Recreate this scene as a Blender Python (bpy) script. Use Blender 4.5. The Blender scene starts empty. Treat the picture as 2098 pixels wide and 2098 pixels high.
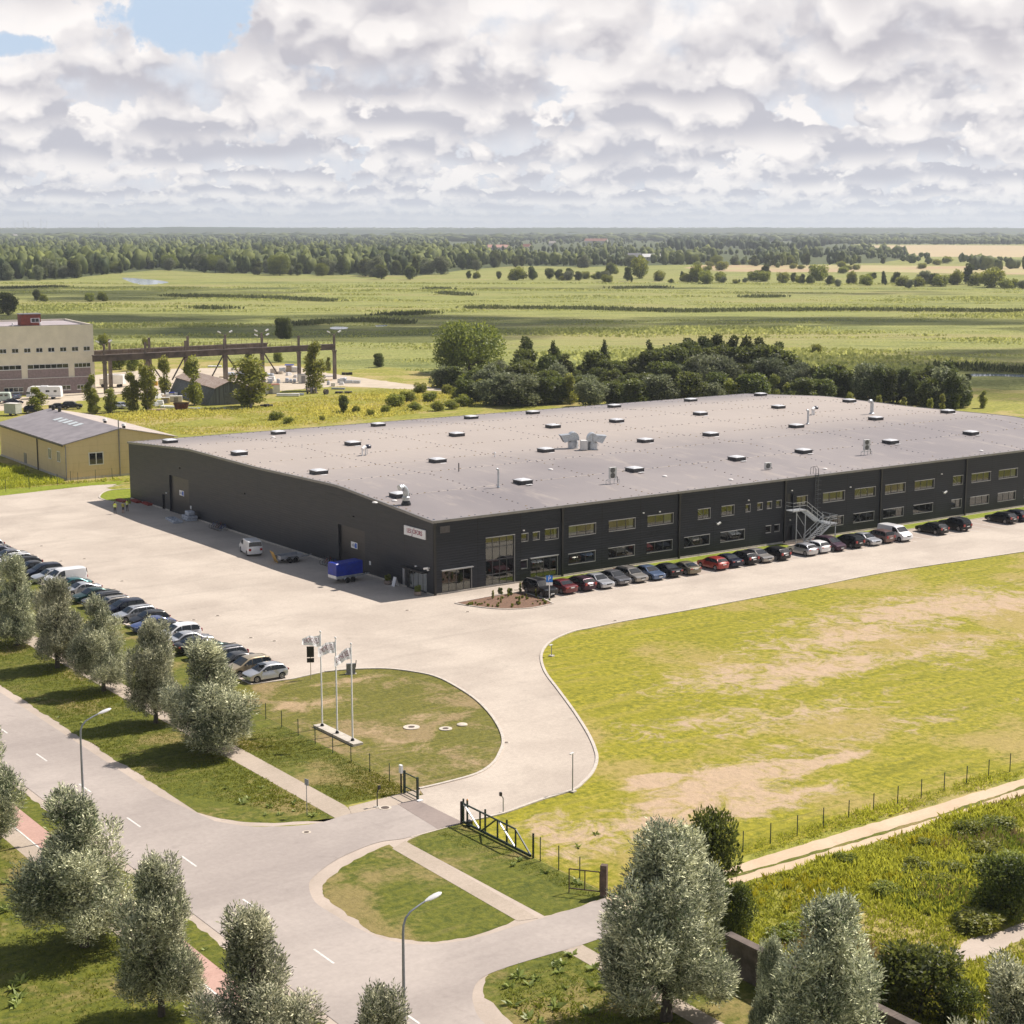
import bpy, bmesh, math, random
import numpy as np
from mathutils import Vector, Matrix, noise as mnoise
random.seed(7)
S = bpy.context.scene
COL = S.collection
R = math.radians
# ------------------------------------------------------------------ frame
# world X runs along the long facade of the warehouse, world Y along its gable, origin at the near corner, metres
FL, CAMH, PITCH = 3420.0, 40.4, math.atan(581 / 3420)
CX, CY, AZ = -99.333, -152.660, R(35.8)
cp, sp, ca, sa = math.cos(PITCH), math.sin(PITCH), math.cos(AZ), math.sin(AZ)
def G(px, py, z=0.0):
    """ground point seen at a place of the (2098 px) survey picture"""
    x = (px - 1049) / FL; y = -(py - 1049) / FL
    f, h = cp + y * sp, -sp + y * cp
    t = (z - CAMH) / h
    a, b = x * t, f * t
    return Vector((CX + a * ca + b * sa, CY - a * sa + b * ca, z))
def dist(py): return FL * CAMH / (py - 468)
# ------------------------------------------------------------------ nodes
def nd(nt, typ, ins=None, **props):
    n = nt.nodes.new(typ)
    for k, v in props.items(): setattr(n, k, v)
    for k, v in (ins or {}).items():
        s = n.inputs[k]
        if isinstance(v, bpy.types.NodeSocket): nt.links.new(v, s)
        else: s.default_value = v
    return n
def mth(nt, op, a, b=0.0, c=None, clamp=False):
    n = nd(nt, 'ShaderNodeMath', {0: a, 1: b} if c is None else {0: a, 1: b, 2: c}, operation=op, use_clamp=clamp)
    return n.outputs[0]
def mixc(nt, f, a, b, bt='MIX'):
    n = nt.nodes.new('ShaderNodeMix'); n.data_type = 'RGBA'; n.blend_type = bt
    for s, v in ((n.inputs[0], f), (n.inputs[6], a), (n.inputs[7], b)):
        if isinstance(v, bpy.types.NodeSocket): nt.links.new(v, s)
        else: s.default_value = v if not isinstance(v, tuple) or len(v) == 4 else (*v, 1)
    return n.outputs[2]
def sstep(nt, x, lo, hi):
    n = nd(nt, 'ShaderNodeMapRange', {0: x, 1: lo, 2: hi, 3: 0.0, 4: 1.0}, interpolation_type='SMOOTHSTEP')
    return n.outputs[0]
def noi(nt, vec, scale, det=2.0, rough=.5, dist_=0.0, out=0):
    return nd(nt, 'ShaderNodeTexNoise', {'Vector': vec, 'Scale': scale, 'Detail': det, 'Roughness': rough, 'Distortion': dist_}).outputs[out]
def scl(nt, vec, s, o=(0, 0, 0)):
    return nd(nt, 'ShaderNodeMapping', {'Vector': vec, 'Location': o, 'Scale': s}).outputs[0]
def new_mat(name):
    m = bpy.data.materials.new(name); m.use_nodes = True
    nt = m.node_tree; nt.nodes.clear()
    out = nt.nodes.new('ShaderNodeOutputMaterial')
    b = nt.nodes.new('ShaderNodeBsdfPrincipled')
    nt.links.new(b.outputs[0], out.inputs[0])
    return m, nt, b, out
def setin(nt, b, k, v):
    if isinstance(v, bpy.types.NodeSocket): nt.links.new(v, b.inputs[k])
    else: b.inputs[k].default_value = v
def bump(nt, b, h, dist_=.02, strength=.5):
    n = nd(nt, 'ShaderNodeBump', {'Height': h, 'Distance': dist_, 'Strength': strength})
    nt.links.new(n.outputs[0], b.inputs['Normal'])
MC = {}
def M(name, col, rough=.6, metal=0.0, var=.12, vs=1.5, spec=.5, coat=0.0, bmp=0.0):
    if name in MC: return MC[name]
    m, nt, b, _ = new_mat(name)
    tc = nt.nodes.new('ShaderNodeTexCoord').outputs['Object']
    if var > 0:
        f = noi(nt, tc, vs, 4, .6)
        lo = tuple(c * (1 - var) for c in col); hi = tuple(min(1, c * (1 + var)) for c in col)
        c = mixc(nt, sstep(nt, f, .3, .7), lo, hi)
        nt.links.new(c, b.inputs['Base Color'])
        nt.links.new(mth(nt, 'MULTIPLY_ADD', f, .25, rough - .12), b.inputs['Roughness'])
        if bmp: bump(nt, b, f, bmp, .6)
    else:
        b.inputs['Base Color'].default_value = (*col, 1); b.inputs['Roughness'].default_value = rough
    b.inputs['Metallic'].default_value = metal
    b.inputs['Specular IOR Level'].default_value = spec
    if coat: b.inputs['Coat Weight'].default_value = coat; b.inputs['Coat Roughness'].default_value = .04
    MC[name] = m; return m
# ------------------------------------------------------------------ mesh builder
class MB:
    def __init__(s): s.v, s.f, s.m = [], [], []
    def poly(s, pts, m=0):
        i = len(s.v); s.v += [tuple(p) for p in pts]; s.f.append(tuple(range(i, i + len(pts)))); s.m.append(m); return s
    def box(s, x0, x1, y0, y1, z0, z1, m=0, T=None):
        p = [(x0, y0, z0), (x1, y0, z0), (x1, y1, z0), (x0, y1, z0), (x0, y0, z1), (x1, y0, z1), (x1, y1, z1), (x0, y1, z1)]
        if T: p = [tuple(T @ Vector(q)) for q in p]
        i = len(s.v); s.v += p
        for q in ((0, 3, 2, 1), (4, 5, 6, 7), (0, 1, 5, 4), (1, 2, 6, 5), (2, 3, 7, 6), (3, 0, 4, 7)):
            s.f.append(tuple(i + k for k in q)); s.m.append(m)
        return s
    def prism(s, pts, z0, z1, m=0):
        i = len(s.v); n = len(pts)
        s.v += [(p[0], p[1], z0) for p in pts] + [(p[0], p[1], z1) for p in pts]
        s.f += [tuple(i + n - 1 - k for k in range(n)), tuple(i + n + k for k in range(n))]; s.m += [m, m]
        for k in range(n):
            l = (k + 1) % n; s.f.append((i + k, i + l, i + n + l, i + n + k)); s.m.append(m)
        return s
    def bar(s, a, b, w, h=None, m=0):
        """square bar between two points"""
        a, b = Vector(a), Vector(b); d = (b - a).normalized(); h = h or w
        up = Vector((0, 0, 1)) if abs(d.z) < .95 else Vector((1, 0, 0))
        r = d.cross(up).normalized() * w / 2; u = r.cross(d).normalized() * h / 2
        i = len(s.v)
        for p in (a, b): s.v += [tuple(p + r + u), tuple(p - r + u), tuple(p - r - u), tuple(p + r - u)]
        for q in ((0, 1, 2, 3), (7, 6, 5, 4), (0, 4, 5, 1), (1, 5, 6, 2), (2, 6, 7, 3), (3, 7, 4, 0)):
            s.f.append(tuple(i + k for k in q)); s.m.append(m)
        return s
    def tube(s, pts, rad, n=8, m=0, cap=True):
        pts = [Vector(p) for p in pts]; rs = rad if isinstance(rad, (list, tuple)) else [rad] * len(pts)
        i = len(s.v); ref = None
        for k, p in enumerate(pts):
            d = (pts[min(k + 1, len(pts) - 1)] - pts[max(k - 1, 0)]).normalized()
            if ref is None: ref = Vector((1, 0, 0)) if abs(d.x) < .9 else Vector((0, 1, 0))
            a = d.cross(ref).normalized(); b = d.cross(a).normalized()
            ref = b.cross(d).normalized() if False else ref
            for j in range(n):
                t = 2 * math.pi * j / n; s.v.append(tuple(p + (a * math.cos(t) + b * math.sin(t)) * rs[k]))
        for k in range(len(pts) - 1):
            for j in range(n):
                l = (j + 1) % n; s.f.append((i + k * n + j, i + k * n + l, i + (k + 1) * n + l, i + (k + 1) * n + j)); s.m.append(m)
        if cap:
            s.f.append(tuple(i + j for j in range(n))); s.m.append(m)
            e = i + (len(pts) - 1) * n; s.f.append(tuple(e + n - 1 - j for j in range(n))); s.m.append(m)
        return s
    def lathe(s, prof, c=(0, 0, 0), n=16, m=0, axis='z'):
        i = len(s.v)
        for r, z in prof:
            for j in range(n):
                t = 2 * math.pi * j / n; x, y = r * math.cos(t), r * math.sin(t)
                p = (x, y, z) if axis == 'z' else (x, z, y) if axis == 'y' else (z, x, y)
                s.v.append((c[0] + p[0], c[1] + p[1], c[2] + p[2]))
        for k in range(len(prof) - 1):
            for j in range(n):
                l = (j + 1) % n; s.f.append((i + k * n + j, i + k * n + l, i + (k + 1) * n + l, i + (k + 1) * n + j)); s.m.append(m)
        for k in (0, len(prof) - 1):
            if prof[k][0] > 1e-4: s.f.append(tuple(i + k * n + j for j in range(n))); s.m.append(m)
        return s
    def xf(s, T):
        s.v = [tuple(T @ Vector(p)) for p in s.v]; return s
    def mesh(s, name, mats, smooth=None):
        me = bpy.data.meshes.new(name); me.from_pydata(s.v, [], s.f); me.update()
        for m in (mats if isinstance(mats, (list, tuple)) else [mats]): me.materials.append(m)
        if any(s.m): me.polygons.foreach_set('material_index', s.m)
        if smooth is not None:
            me.polygons.foreach_set('use_smooth', [True] * len(me.polygons)); me.set_sharp_from_angle(angle=R(smooth))
        return me
    def obj(s, name, mats, parent=None, smooth=None): return link(name, s.mesh(name, mats, smooth), parent)
def link(name, me, parent=None):
    o = bpy.data.objects.new(name, me); COL.objects.link(o)
    if parent: o.parent = parent
    return o
def props(o, label=None, cat=None, group=None, kind=None):
    for k, v in (('label', label), ('category', cat), ('group', group), ('kind', kind)):
        if v: o[k] = v
    return o
def thing(name, label, cat, loc=(0, 0, 0), rz=0.0, group=None):
    o = bpy.data.objects.new(name, None); COL.objects.link(o)
    o.location = loc; o.rotation_euler = (0, 0, rz); o.empty_display_size = .3
    return props(o, label, cat, group)
KIDS = {}
def copy_tree(o, kids, parent=None):
    """copy of a thing, its parts and their sub-parts; kids: {object: [children]}"""
    c = o.copy(); COL.objects.link(c)
    if parent: c.parent = parent
    for ch in kids.get(o, ()): copy_tree(ch, kids, c)
    return c
def kids_of(o):
    d = {}
    def rec(p):
        d[p] = list(p.children)
        for c in p.children: rec(c)
    rec(o); return d
def at(o, loc, rz=None, s=None):
    o.location = loc
    if rz is not None: o.rotation_euler = (o.rotation_euler[0], o.rotation_euler[1], rz)
    if s is not None: o.scale = (s, s, s) if not isinstance(s, tuple) else s
    return o
def quads(name, P, mats, tint=None, midx=None):
    """P: (n,4,3) array of quads"""
    n = len(P); me = bpy.data.meshes.new(name)
    me.vertices.add(n * 4); me.vertices.foreach_set('co', P.astype(np.float32).reshape(-1))
    me.loops.add(n * 4); me.loops.foreach_set('vertex_index', np.arange(n * 4, dtype=np.int32))
    me.polygons.add(n); me.polygons.foreach_set('loop_start', np.arange(0, n * 4, 4, dtype=np.int32))
    for m in (mats if isinstance(mats, list) else [mats]): me.materials.append(m)
    if midx is not None: me.polygons.foreach_set('material_index', midx.astype(np.int32))
    if tint is not None:
        a = me.attributes.new('tint', 'FLOAT', 'FACE'); a.data.foreach_set('value', tint.astype(np.float32))
    me.update(calc_edges=True); me.validate(); return me
def trimesh(name, V, F, mats, tint=None, smooth=False):
    me = bpy.data.meshes.new(name); n = len(F)
    me.vertices.add(len(V)); me.vertices.foreach_set('co', V.astype(np.float32).reshape(-1))
    me.loops.add(n * 3); me.loops.foreach_set('vertex_index', F.astype(np.int32).reshape(-1))
    me.polygons.add(n); me.polygons.foreach_set('loop_start', np.arange(0, n * 3, 3, dtype=np.int32))
    for m in (mats if isinstance(mats, list) else [mats]): me.materials.append(m)
    if tint is not None:
        a = me.attributes.new('tint', 'FLOAT', 'FACE'); a.data.foreach_set('value', tint.astype(np.float32))
    if smooth: me.polygons.foreach_set('use_smooth', np.ones(n, dtype=bool))
    me.update(calc_edges=True); return me
def text_mesh(body, size, extrude, font_scale=(1, 1)):
    cu = bpy.data.curves.new('lettering', 'FONT'); cu.body = body; cu.size = size; cu.extrude = extrude
    cu.align_x = 'CENTER'; cu.align_y = 'CENTER'
    ob = bpy.data.objects.new('lettering', cu); COL.objects.link(ob)
    bpy.context.view_layer.update()
    me = bpy.data.meshes.new_from_object(ob.evaluated_get(bpy.context.evaluated_depsgraph_get()))
    bpy.data.objects.remove(ob); return me
def rag(pts, amp, step=.7, seed=0, closed=True):
    """resample an outline and roughen it"""
    rng = random.Random(seed); out = []; n = len(pts)
    for i in range(n if closed else n - 1):
        a, b = Vector(pts[i][:2]), Vector(pts[(i + 1) % n][:2]); L = (b - a).length; k = max(1, int(L / step))
        nr = Vector((-(b - a).y, (b - a).x)); nr = nr.normalized() if L > 1e-6 else nr
        for j in range(k):
            p = a + (b - a) * j / k
            d = amp * (mnoise.noise(Vector((p.x * .9, p.y * .9, seed))) * 1.1 + mnoise.noise(Vector((p.x * .25, p.y * .25, seed + 5))) + rng.uniform(-.35, .35))
            out.append((p.x + nr.x * d, p.y + nr.y * d))
    return out
def smooth_line(pts, k=6, closed=False):
    """Catmull-Rom through the points"""
    P = [Vector(p[:2]) for p in pts]; n = len(P); out = []
    for i in range(n if closed else n - 1):
        p0, p1, p2, p3 = (P[(i + j) % n] if closed else P[min(max(i + j, 0), n - 1)] for j in (-1, 0, 1, 2))
        for j in range(k):
            t = j / k
            out.append(.5 * ((2 * p1) + (p2 - p0) * t + (2 * p0 - 5 * p1 + 4 * p2 - p3) * t * t + (3 * p1 - p0 - 3 * p2 + p3) * t ** 3))
    if not closed: out.append(P[-1])
    return [(p.x, p.y) for p in out]
OUTL = {'lawn': [], 'hard': [], 'wet': []}; OUTL_MEADOW = []
def sheet(name, pts, z, mat):
    if name in ('road', 'path', 'gravel_verge', 'dirt_track', 'yard_paving', 'pavement', 'strip_lawn', 'bare_ground', 'gravel_yard', 'parking', 'island_lawn'): OUTL['hard'].append([(p[0], p[1]) for p in pts])
    elif name in ('river', 'pool', 'stubble_field', 'dry_meadow', 'wood_floor'): OUTL['wet'].append([(p[0], p[1]) for p in pts])
    elif name == 'meadow': OUTL_MEADOW.append([(p[0], p[1]) for p in pts]); OUTL['lawn'].append(OUTL_MEADOW[0])
    elif name != 'ground': OUTL['lawn'].append([(p[0], p[1]) for p in pts])
    mb = MB().poly([(p[0], p[1], z) for p in pts]); o = mb.obj(name, mat)
    bm = bmesh.new(); bm.from_mesh(o.data); bmesh.ops.triangulate(bm, faces=bm.faces); 
    if bm.faces and sum(f.normal.z for f in bm.faces) < 0: bmesh.ops.reverse_faces(bm, faces=bm.faces)
    bm.to_mesh(o.data); bm.free()
    return props(o, kind='structure')
def kerb(name, line, z0, z1, w, mat, closed=False):
    P = [Vector(p[:2]) for p in line]; n = len(P); L, Rr = [], []
    for i in range(n):
        a = P[i - 1] if (closed or i > 0) else P[i]; b = P[(i + 1) % n] if (closed or i < n - 1) else P[i]
        d = (b - a).normalized(); nr = Vector((-d.y, d.x)) * w / 2; L.append(P[i] + nr); Rr.append(P[i] - nr)
    mb = MB(); rng = range(n if closed else n - 1)
    for i in rng:
        j = (i + 1) % n
        a, b, c, d = L[i], L[j], Rr[j], Rr[i]
        mb.poly([(*a, z1), (*d, z1), (*c, z1), (*b, z1)]); mb.poly([(*a, z0), (*a, z1), (*b, z1), (*b, z0)]); mb.poly([(*d, z0), (*c, z0), (*c, z1), (*d, z1)])
    return props(mb.obj(name, mat), kind='structure')
HAZE = 0.00008
# ------------------------------------------------------------------ camera, sun, sky
cam = bpy.data.cameras.new('camera'); co = bpy.data.objects.new('camera', cam); COL.objects.link(co)
cam.sensor_width = 36; cam.lens = FL / 2098 * 36; cam.clip_start = 1; cam.clip_end = 40000
co.location = (CX, CY, CAMH); co.rotation_euler = (R(90) - PITCH, 0, -AZ); S.camera = co
SUN = Vector((6.48, -.50, 8.45)).normalized()
sl = bpy.data.lights.new('sun', 'SUN'); sl.energy = 5.0; sl.angle = R(.5); sl.color = (1, .915, .835)
so = bpy.data.objects.new('sun', sl); COL.objects.link(so); so.rotation_euler = SUN.to_track_quat('Z', 'Y').to_euler(); so.location = (0, 0, 300)
S.view_settings.view_transform = 'Standard'; S.view_settings.look = 'None'; S.view_settings.exposure = .38; S.view_settings.gamma = 1
S.render.engine = 'CYCLES'
cy = S.cycles; cy.max_bounces = 6; cy.diffuse_bounces = 2; cy.glossy_bounces = 3; cy.transmission_bounces = 3; cy.transparent_max_bounces = 8; cy.volume_bounces = 0
cy.use_denoising = True; cy.use_adaptive_sampling = False; cy.caustics_reflective = False; cy.caustics_refractive = False
try: cy.denoiser = 'OPENIMAGEDENOISE'; cy.denoising_prefilter = 'ACCURATE'
except Exception: pass

def build_world():
    w = bpy.data.worlds.new('World'); S.world = w; w.use_nodes = True
    nt = w.node_tree; nt.nodes.clear()
    out = nt.nodes.new('ShaderNodeOutputWorld')
    sky = nd(nt, 'ShaderNodeTexSky', sky_type='NISHITA', sun_disc=False)
    sky.sun_elevation = math.asin(SUN.z); sky.sun_rotation = math.atan2(SUN.x, SUN.y); sky.air_density = 1.0; sky.dust_density = 1.5; sky.altitude = 40
    D = nt.nodes.new('ShaderNodeTexCoord').outputs['Generated']
    sx = nd(nt, 'ShaderNodeSeparateXYZ', {0: D}); x, y, e = sx.outputs
    # bearing measured from the middle of the view
    xr = mth(nt, 'SUBTRACT', mth(nt, 'MULTIPLY', x, ca), mth(nt, 'MULTIPLY', y, sa))
    yr = mth(nt, 'ADD', mth(nt, 'MULTIPLY', x, sa), mth(nt, 'MULTIPLY', y, ca))
    th = mth(nt, 'ARCTAN2', xr, yr)
    ep = mth(nt, 'MAXIMUM', e, 0.0)
    # open sky: blue overhead, milky towards the horizon
    blue = mixc(nt, sstep(nt, ep, 0.0, .12), (.66, .74, .83, 1), (.53, .655, .82, 1))
    acc_c = blue
    rows = [  # elevation of the base, height, threshold, seed
        (.0030, .0060, .38, 1.3), (.0070, .0090, .38, 4.1), (.0120, .013, .385, 7.7), (.0190, .018, .385, 2.9), (.0280, .026, .385, 9.2),
        (.0400, .036, .38, 5.5), (.0560, .046, .375, 12.4), (.0760, .060, .35, 5.9), (.1000, .085, .34, 15.1), (.140, .12, .36, 24.0)]
    gn = mth(nt, 'MULTIPLY', mth(nt, 'SUBTRACT', noi(nt, nd(nt, 'ShaderNodeCombineXYZ', {0: th, 1: ep, 2: 0.0}).outputs[0], 30, 5, .6),   .5), 4.0)
    # clear gaps
    def gap(t0, e0, st, se):
        a = mth(nt, 'DIVIDE', mth(nt, 'SUBTRACT', th, t0), st); b = mth(nt, 'DIVIDE', mth(nt, 'SUBTRACT', ep, e0), se)
        r2 = mth(nt, 'ADD', mth(nt, 'ADD', mth(nt, 'MULTIPLY', a, a), mth(nt, 'MULTIPLY', b, b)), gn)
        return nd(nt, 'ShaderNodeMapRange', {0: r2, 1: 0.0, 2: 1.0, 3: 1.0, 4: 0.0}, interpolation_type='SMOOTHSTEP').outputs[0]
    gaps = mth(nt, 'ADD', gap(-.180, .119, .058, .026), mth(nt, 'MULTIPLY', gap(-.120, .086, .02, .010), .35))
    gaps = mth(nt, 'ADD', gaps, mth(nt, 'MULTIPLY', gap(-.285, .101, .035, .007), .8))
    vec0 = nd(nt, 'ShaderNodeCombineXYZ', {0: th, 1: ep, 2: 0.0}).outputs[0]
    wob = noi(nt, vec0, 14, 1)
    veil = mth(nt, 'MULTIPLY', mth(nt, 'SUBTRACT', 1.0, mth(nt, 'MINIMUM', mth(nt, 'MULTIPLY', gaps, 1.6), 1.0)), nd(nt, 'ShaderNodeMapRange', {0: noi(nt, vec0, 26, 4, .6), 1: .36, 2: .58, 3: .55, 4: .95}).outputs[0])
    acc_c = mixc(nt, veil, acc_c, mixc(nt, noi(nt, vec0, 60, 3, .6), (.66, .67, .74, 1), (.92, .90, .90, 1)))
    for i, (e0, hh, thr, sd) in enumerate(rows):
        s = .60 / hh; k = i / 9.0
        ax = .55 + .30 * k
        P = scl(nt, vec0, (s * ax, s, 1), (sd * 3.1, -e0 * s, sd))
        n = noi(nt, P, 1.7, 6, .54, .1)
        e1 = mth(nt, 'ADD', e0 - hh * (.475 - .02 * i), mth(nt, 'MULTIPLY', wob, hh * (.95 - .04 * i)))
        t = mth(nt, 'DIVIDE', mth(nt, 'SUBTRACT', ep, e1), hh)
        tt = mth(nt, 'MAXIMUM', t, 0.0)
        d = mth(nt, 'SUBTRACT', mth(nt, 'SUBTRACT', n, thr), mth(nt, 'MULTIPLY', mth(nt, 'POWER', tt, 1.5), .17))
        if i >= 5: d = mth(nt, 'SUBTRACT', d, mth(nt, 'MULTIPLY', gaps, .30))
        a = mth(nt, 'MULTIPLY', sstep(nt, d, -.005, .045 + .005 * i), sstep(nt, t, -.20, .12))
        # crowns catch the light, flat bases stay grey; a shifted copy of the pattern shades the folds
        n2 = noi(nt, scl(nt, vec0, (s * ax, s, 1), (sd * 3.1 - .10, -e0 * s - .17, sd)), 1.7, 4, .54, .1)
        fold = mth(nt, 'SUBTRACT', n, n2)
        br = mth(nt, 'ADD', mth(nt, 'MULTIPLY', tt, .62), mth(nt, 'MULTIPLY', fold, 3.4))
        br = mth(nt, 'SUBTRACT', br, mth(nt, 'MULTIPLY', mth(nt, 'MINIMUM', d, .20), 1.0))
        bil = mth(nt, 'ABSOLUTE', mth(nt, 'SUBTRACT', noi(nt, P, 3.4, 3, .5, .4), .5))
        br = mth(nt, 'ADD', br, mth(nt, 'MULTIPLY_ADD', bil, 1.5, -.08))
        d = mth(nt, 'ADD', d, mth(nt, 'MULTIPLY_ADD', bil, .35, -.03)); a = mth(nt, 'MULTIPLY', sstep(nt, d, -.003, .022 + .003 * i + (.10 if i >= 7 else 0)), sstep(nt, t, -.20, .12))
        br = mth(nt, 'ADD', br, mth(nt, 'MULTIPLY_ADD', sstep(nt, t, .02, .38), .26, -.14))
        base = tuple(a_ + (b_ - a_) * k for a_, b_ in zip((.60, .635, .72), (.545, .52, .56)))
        top = tuple(a_ + (b_ - a_) * min(1, k * 1.7) for a_, b_ in zip((.86, .86, .87), (1.0, .955, .93)))
        mid = tuple(.42 * a_ + .58 * b_ for a_, b_ in zip(base, top))
        col = mixc(nt, sstep(nt, br, -.18, .10), (*base, 1), (*mid, 1)); col = mixc(nt, sstep(nt, br, .08, .36), col, (*top, 1))
        acc_c = mixc(nt, a, acc_c, col)
    mist = nd(nt, 'ShaderNodeMapRange', {0: ep, 1: 0.0, 2: .022, 3: .62, 4: 0.0}, interpolation_type='SMOOTHSTEP').outputs[0]
    acc_c = mixc(nt, mist, acc_c, (.74, .785, .84, 1))
    # higher up the physical sky takes over, with broken cloud
    high = sstep(nt, ep, .16, .30)
    bg1 = nd(nt, 'ShaderNodeBackground', {'Color': acc_c, 'Strength': .80})
    bg2 = nd(nt, 'ShaderNodeBackground', {'Color': sky.outputs[0], 'Strength': .075})
    pl = nd(nt, 'ShaderNodeVectorMath', {0: D, 1: nd(nt, 'ShaderNodeCombineXYZ', {0: mth(nt, 'MAXIMUM', e, .12), 1: mth(nt, 'MAXIMUM', e, .12), 2: 1.0}).outputs[0]}, operation='DIVIDE').outputs[0]
    cl = sstep(nt, noi(nt, pl, 1.1, 3), .42, .60)
    bg3 = nd(nt, 'ShaderNodeBackground', {'Color': (.80, .79, .80, 1), 'Strength': .50})
    hi = nd(nt, 'ShaderNodeMixShader', {0: mth(nt, 'MULTIPLY', cl, .75), 1: bg2.outputs[0], 2: bg3.outputs[0]})
    mx = nd(nt, 'ShaderNodeMixShader', {0: high, 1: bg1.outputs[0], 2: hi.outputs[0]})
    nt.links.new(mx.outputs[0], out.inputs[0])
    w.cycles.sampling_method = 'MANUAL'; w.cycles.sample_map_resolution = 512
build_world()
# ------------------------------------------------------------------ ground materials
def grass_mat(name, dark, light, dry, dry_amt=.5, dry_scale=.06, fine=2.2, stretch=(1, 1, 1), spots=(), spot_soil=(.42, .31, .19), rough=.85, spot_n=.5):
    m, nt, b, _ = new_mat(name)
    tc = nt.nodes.new('ShaderNodeTexCoord').outputs['Object']
    v = scl(nt, tc, stretch)
    f1 = noi(nt, v, fine, 4, .7); f2 = noi(nt, v, fine * .16, 3, .6); f3 = noi(nt, v, dry_scale, 5, .62, .4)
    c = mixc(nt, sstep(nt, f1, .30, .70), dark, light)
    st = noi(nt, scl(nt, tc, (.07, .8, 1)), fine * .45, 3, .65)
    c = mixc(nt, mth(nt, 'MULTIPLY', sstep(nt, st, .50, .68), .35), c, tuple(d * .7 for d in dark)); c = mixc(nt, mth(nt, 'MULTIPLY', sstep(nt, st, .48, .34), .30), c, dry)
    c = mixc(nt, mth(nt, 'MULTIPLY', sstep(nt, f2, .42, .68), .55), c, tuple(.5 * (a + d) for a, d in zip(dark, light)))
    dm = sstep(nt, mth(nt, 'ADD', f3, mth(nt, 'MULTIPLY', mth(nt, 'SUBTRACT', f1, .5), .25)), .66 - .25 * dry_amt, .80 - .25 * dry_amt)
    c = mixc(nt, mth(nt, 'MULTIPLY', dm, .8), c, mixc(nt, f1, tuple(d * .75 for d in dry), tuple(d * 1.2 for d in dry)))
    if spots:
        acc = None; sx = nd(nt, 'ShaderNodeSeparateXYZ', {0: tc})
        for (x, y, rx, ry, st) in spots:
            a = mth(nt, 'DIVIDE', mth(nt, 'SUBTRACT', sx.outputs[0], x), rx); bb = mth(nt, 'DIVIDE', mth(nt, 'SUBTRACT', sx.outputs[1], y), ry)
            r = mth(nt, 'SQRT', mth(nt, 'ADD', mth(nt, 'MULTIPLY', a, a), mth(nt, 'MULTIPLY', bb, bb)))
            k = mth(nt, 'MULTIPLY', mth(nt, 'SUBTRACT', 1.0, r), st)
            acc = k if acc is None else mth(nt, 'MAXIMUM', acc, k)
        nn = noi(nt, tc, .38, 8, .76, .8)
        k = mth(nt, 'ADD', mth(nt, 'MINIMUM', acc, .6), mth(nt, 'MULTIPLY', mth(nt, 'SUBTRACT', nn, .5), 2.6 * spot_n / .5))
        so_ = mixc(nt, f1, tuple(d * .78 for d in spot_soil), tuple(d * 1.18 for d in spot_soil))
        c = mixc(nt, mth(nt, 'MULTIPLY', sstep(nt, k, .10, .66), .88), c, so_)
    nt.links.new(c, b.inputs['Base Color']); b.inputs['Roughness'].default_value = rough; b.inputs['Specular IOR Level'].default_value = .25
    bump(nt, b, mth(nt, 'ADD', f1, mth(nt, 'MULTIPLY', f2, 1.5)), .16, .8)
    return m
def paving_mat(name, c1, c2, joint=None, scale=1.0, stain=(.30, .26, .22), size=(2.0, 1.0), rough=.8):
    m, nt, b, _ = new_mat(name)
    tc = nt.nodes.new('ShaderNodeTexCoord').outputs['Object']
    f = noi(nt, tc, .11 * scale, 5, .6, .3); g = noi(nt, tc, 3.1 * scale, 3, .7); h = noi(nt, scl(nt, tc, (.03, .4, 1)), 1.0 * scale, 4, .6)
    c = mixc(nt, sstep(nt, f, .3, .7), c1, c2)
    c = mixc(nt, mth(nt, 'MULTIPLY', sstep(nt, h, .48, .72), .24), c, stain)
    c = mixc(nt, mth(nt, 'MULTIPLY', sstep(nt, noi(nt, tc, .5 * scale, 5, .7, .5), .58, .72), .32), c, stain)
    c = mixc(nt, .28, c, mixc(nt, g, (.2, .2, .2), (.8, .8, .8)), 'OVERLAY')
    if joint:
        br = nd(nt, 'ShaderNodeTexBrick', {'Vector': tc, 'Color1': (1, 1, 1, 1), 'Color2': (.84, .84, .84, 1), 'Mortar': (.55, .55, .55, 1), 'Scale': joint, 'Mortar Size': .018, 'Brick Width': .5, 'Row Height': .25})
        c = mixc(nt, .6, c, br.outputs[0], 'MULTIPLY')
    nt.links.new(c, b.inputs['Base Color']); b.inputs['Roughness'].default_value = rough; b.inputs['Specular IOR Level'].default_value = .3
    bump(nt, b, g, .01, .5)
    return m
def pxs(L, k=1.0):
    """dry spots: survey px centre + radii in metres"""
    return [(*G(a, b_)[:2], rx, ry, st) for a, b_, rx, ry, st in L]
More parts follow.
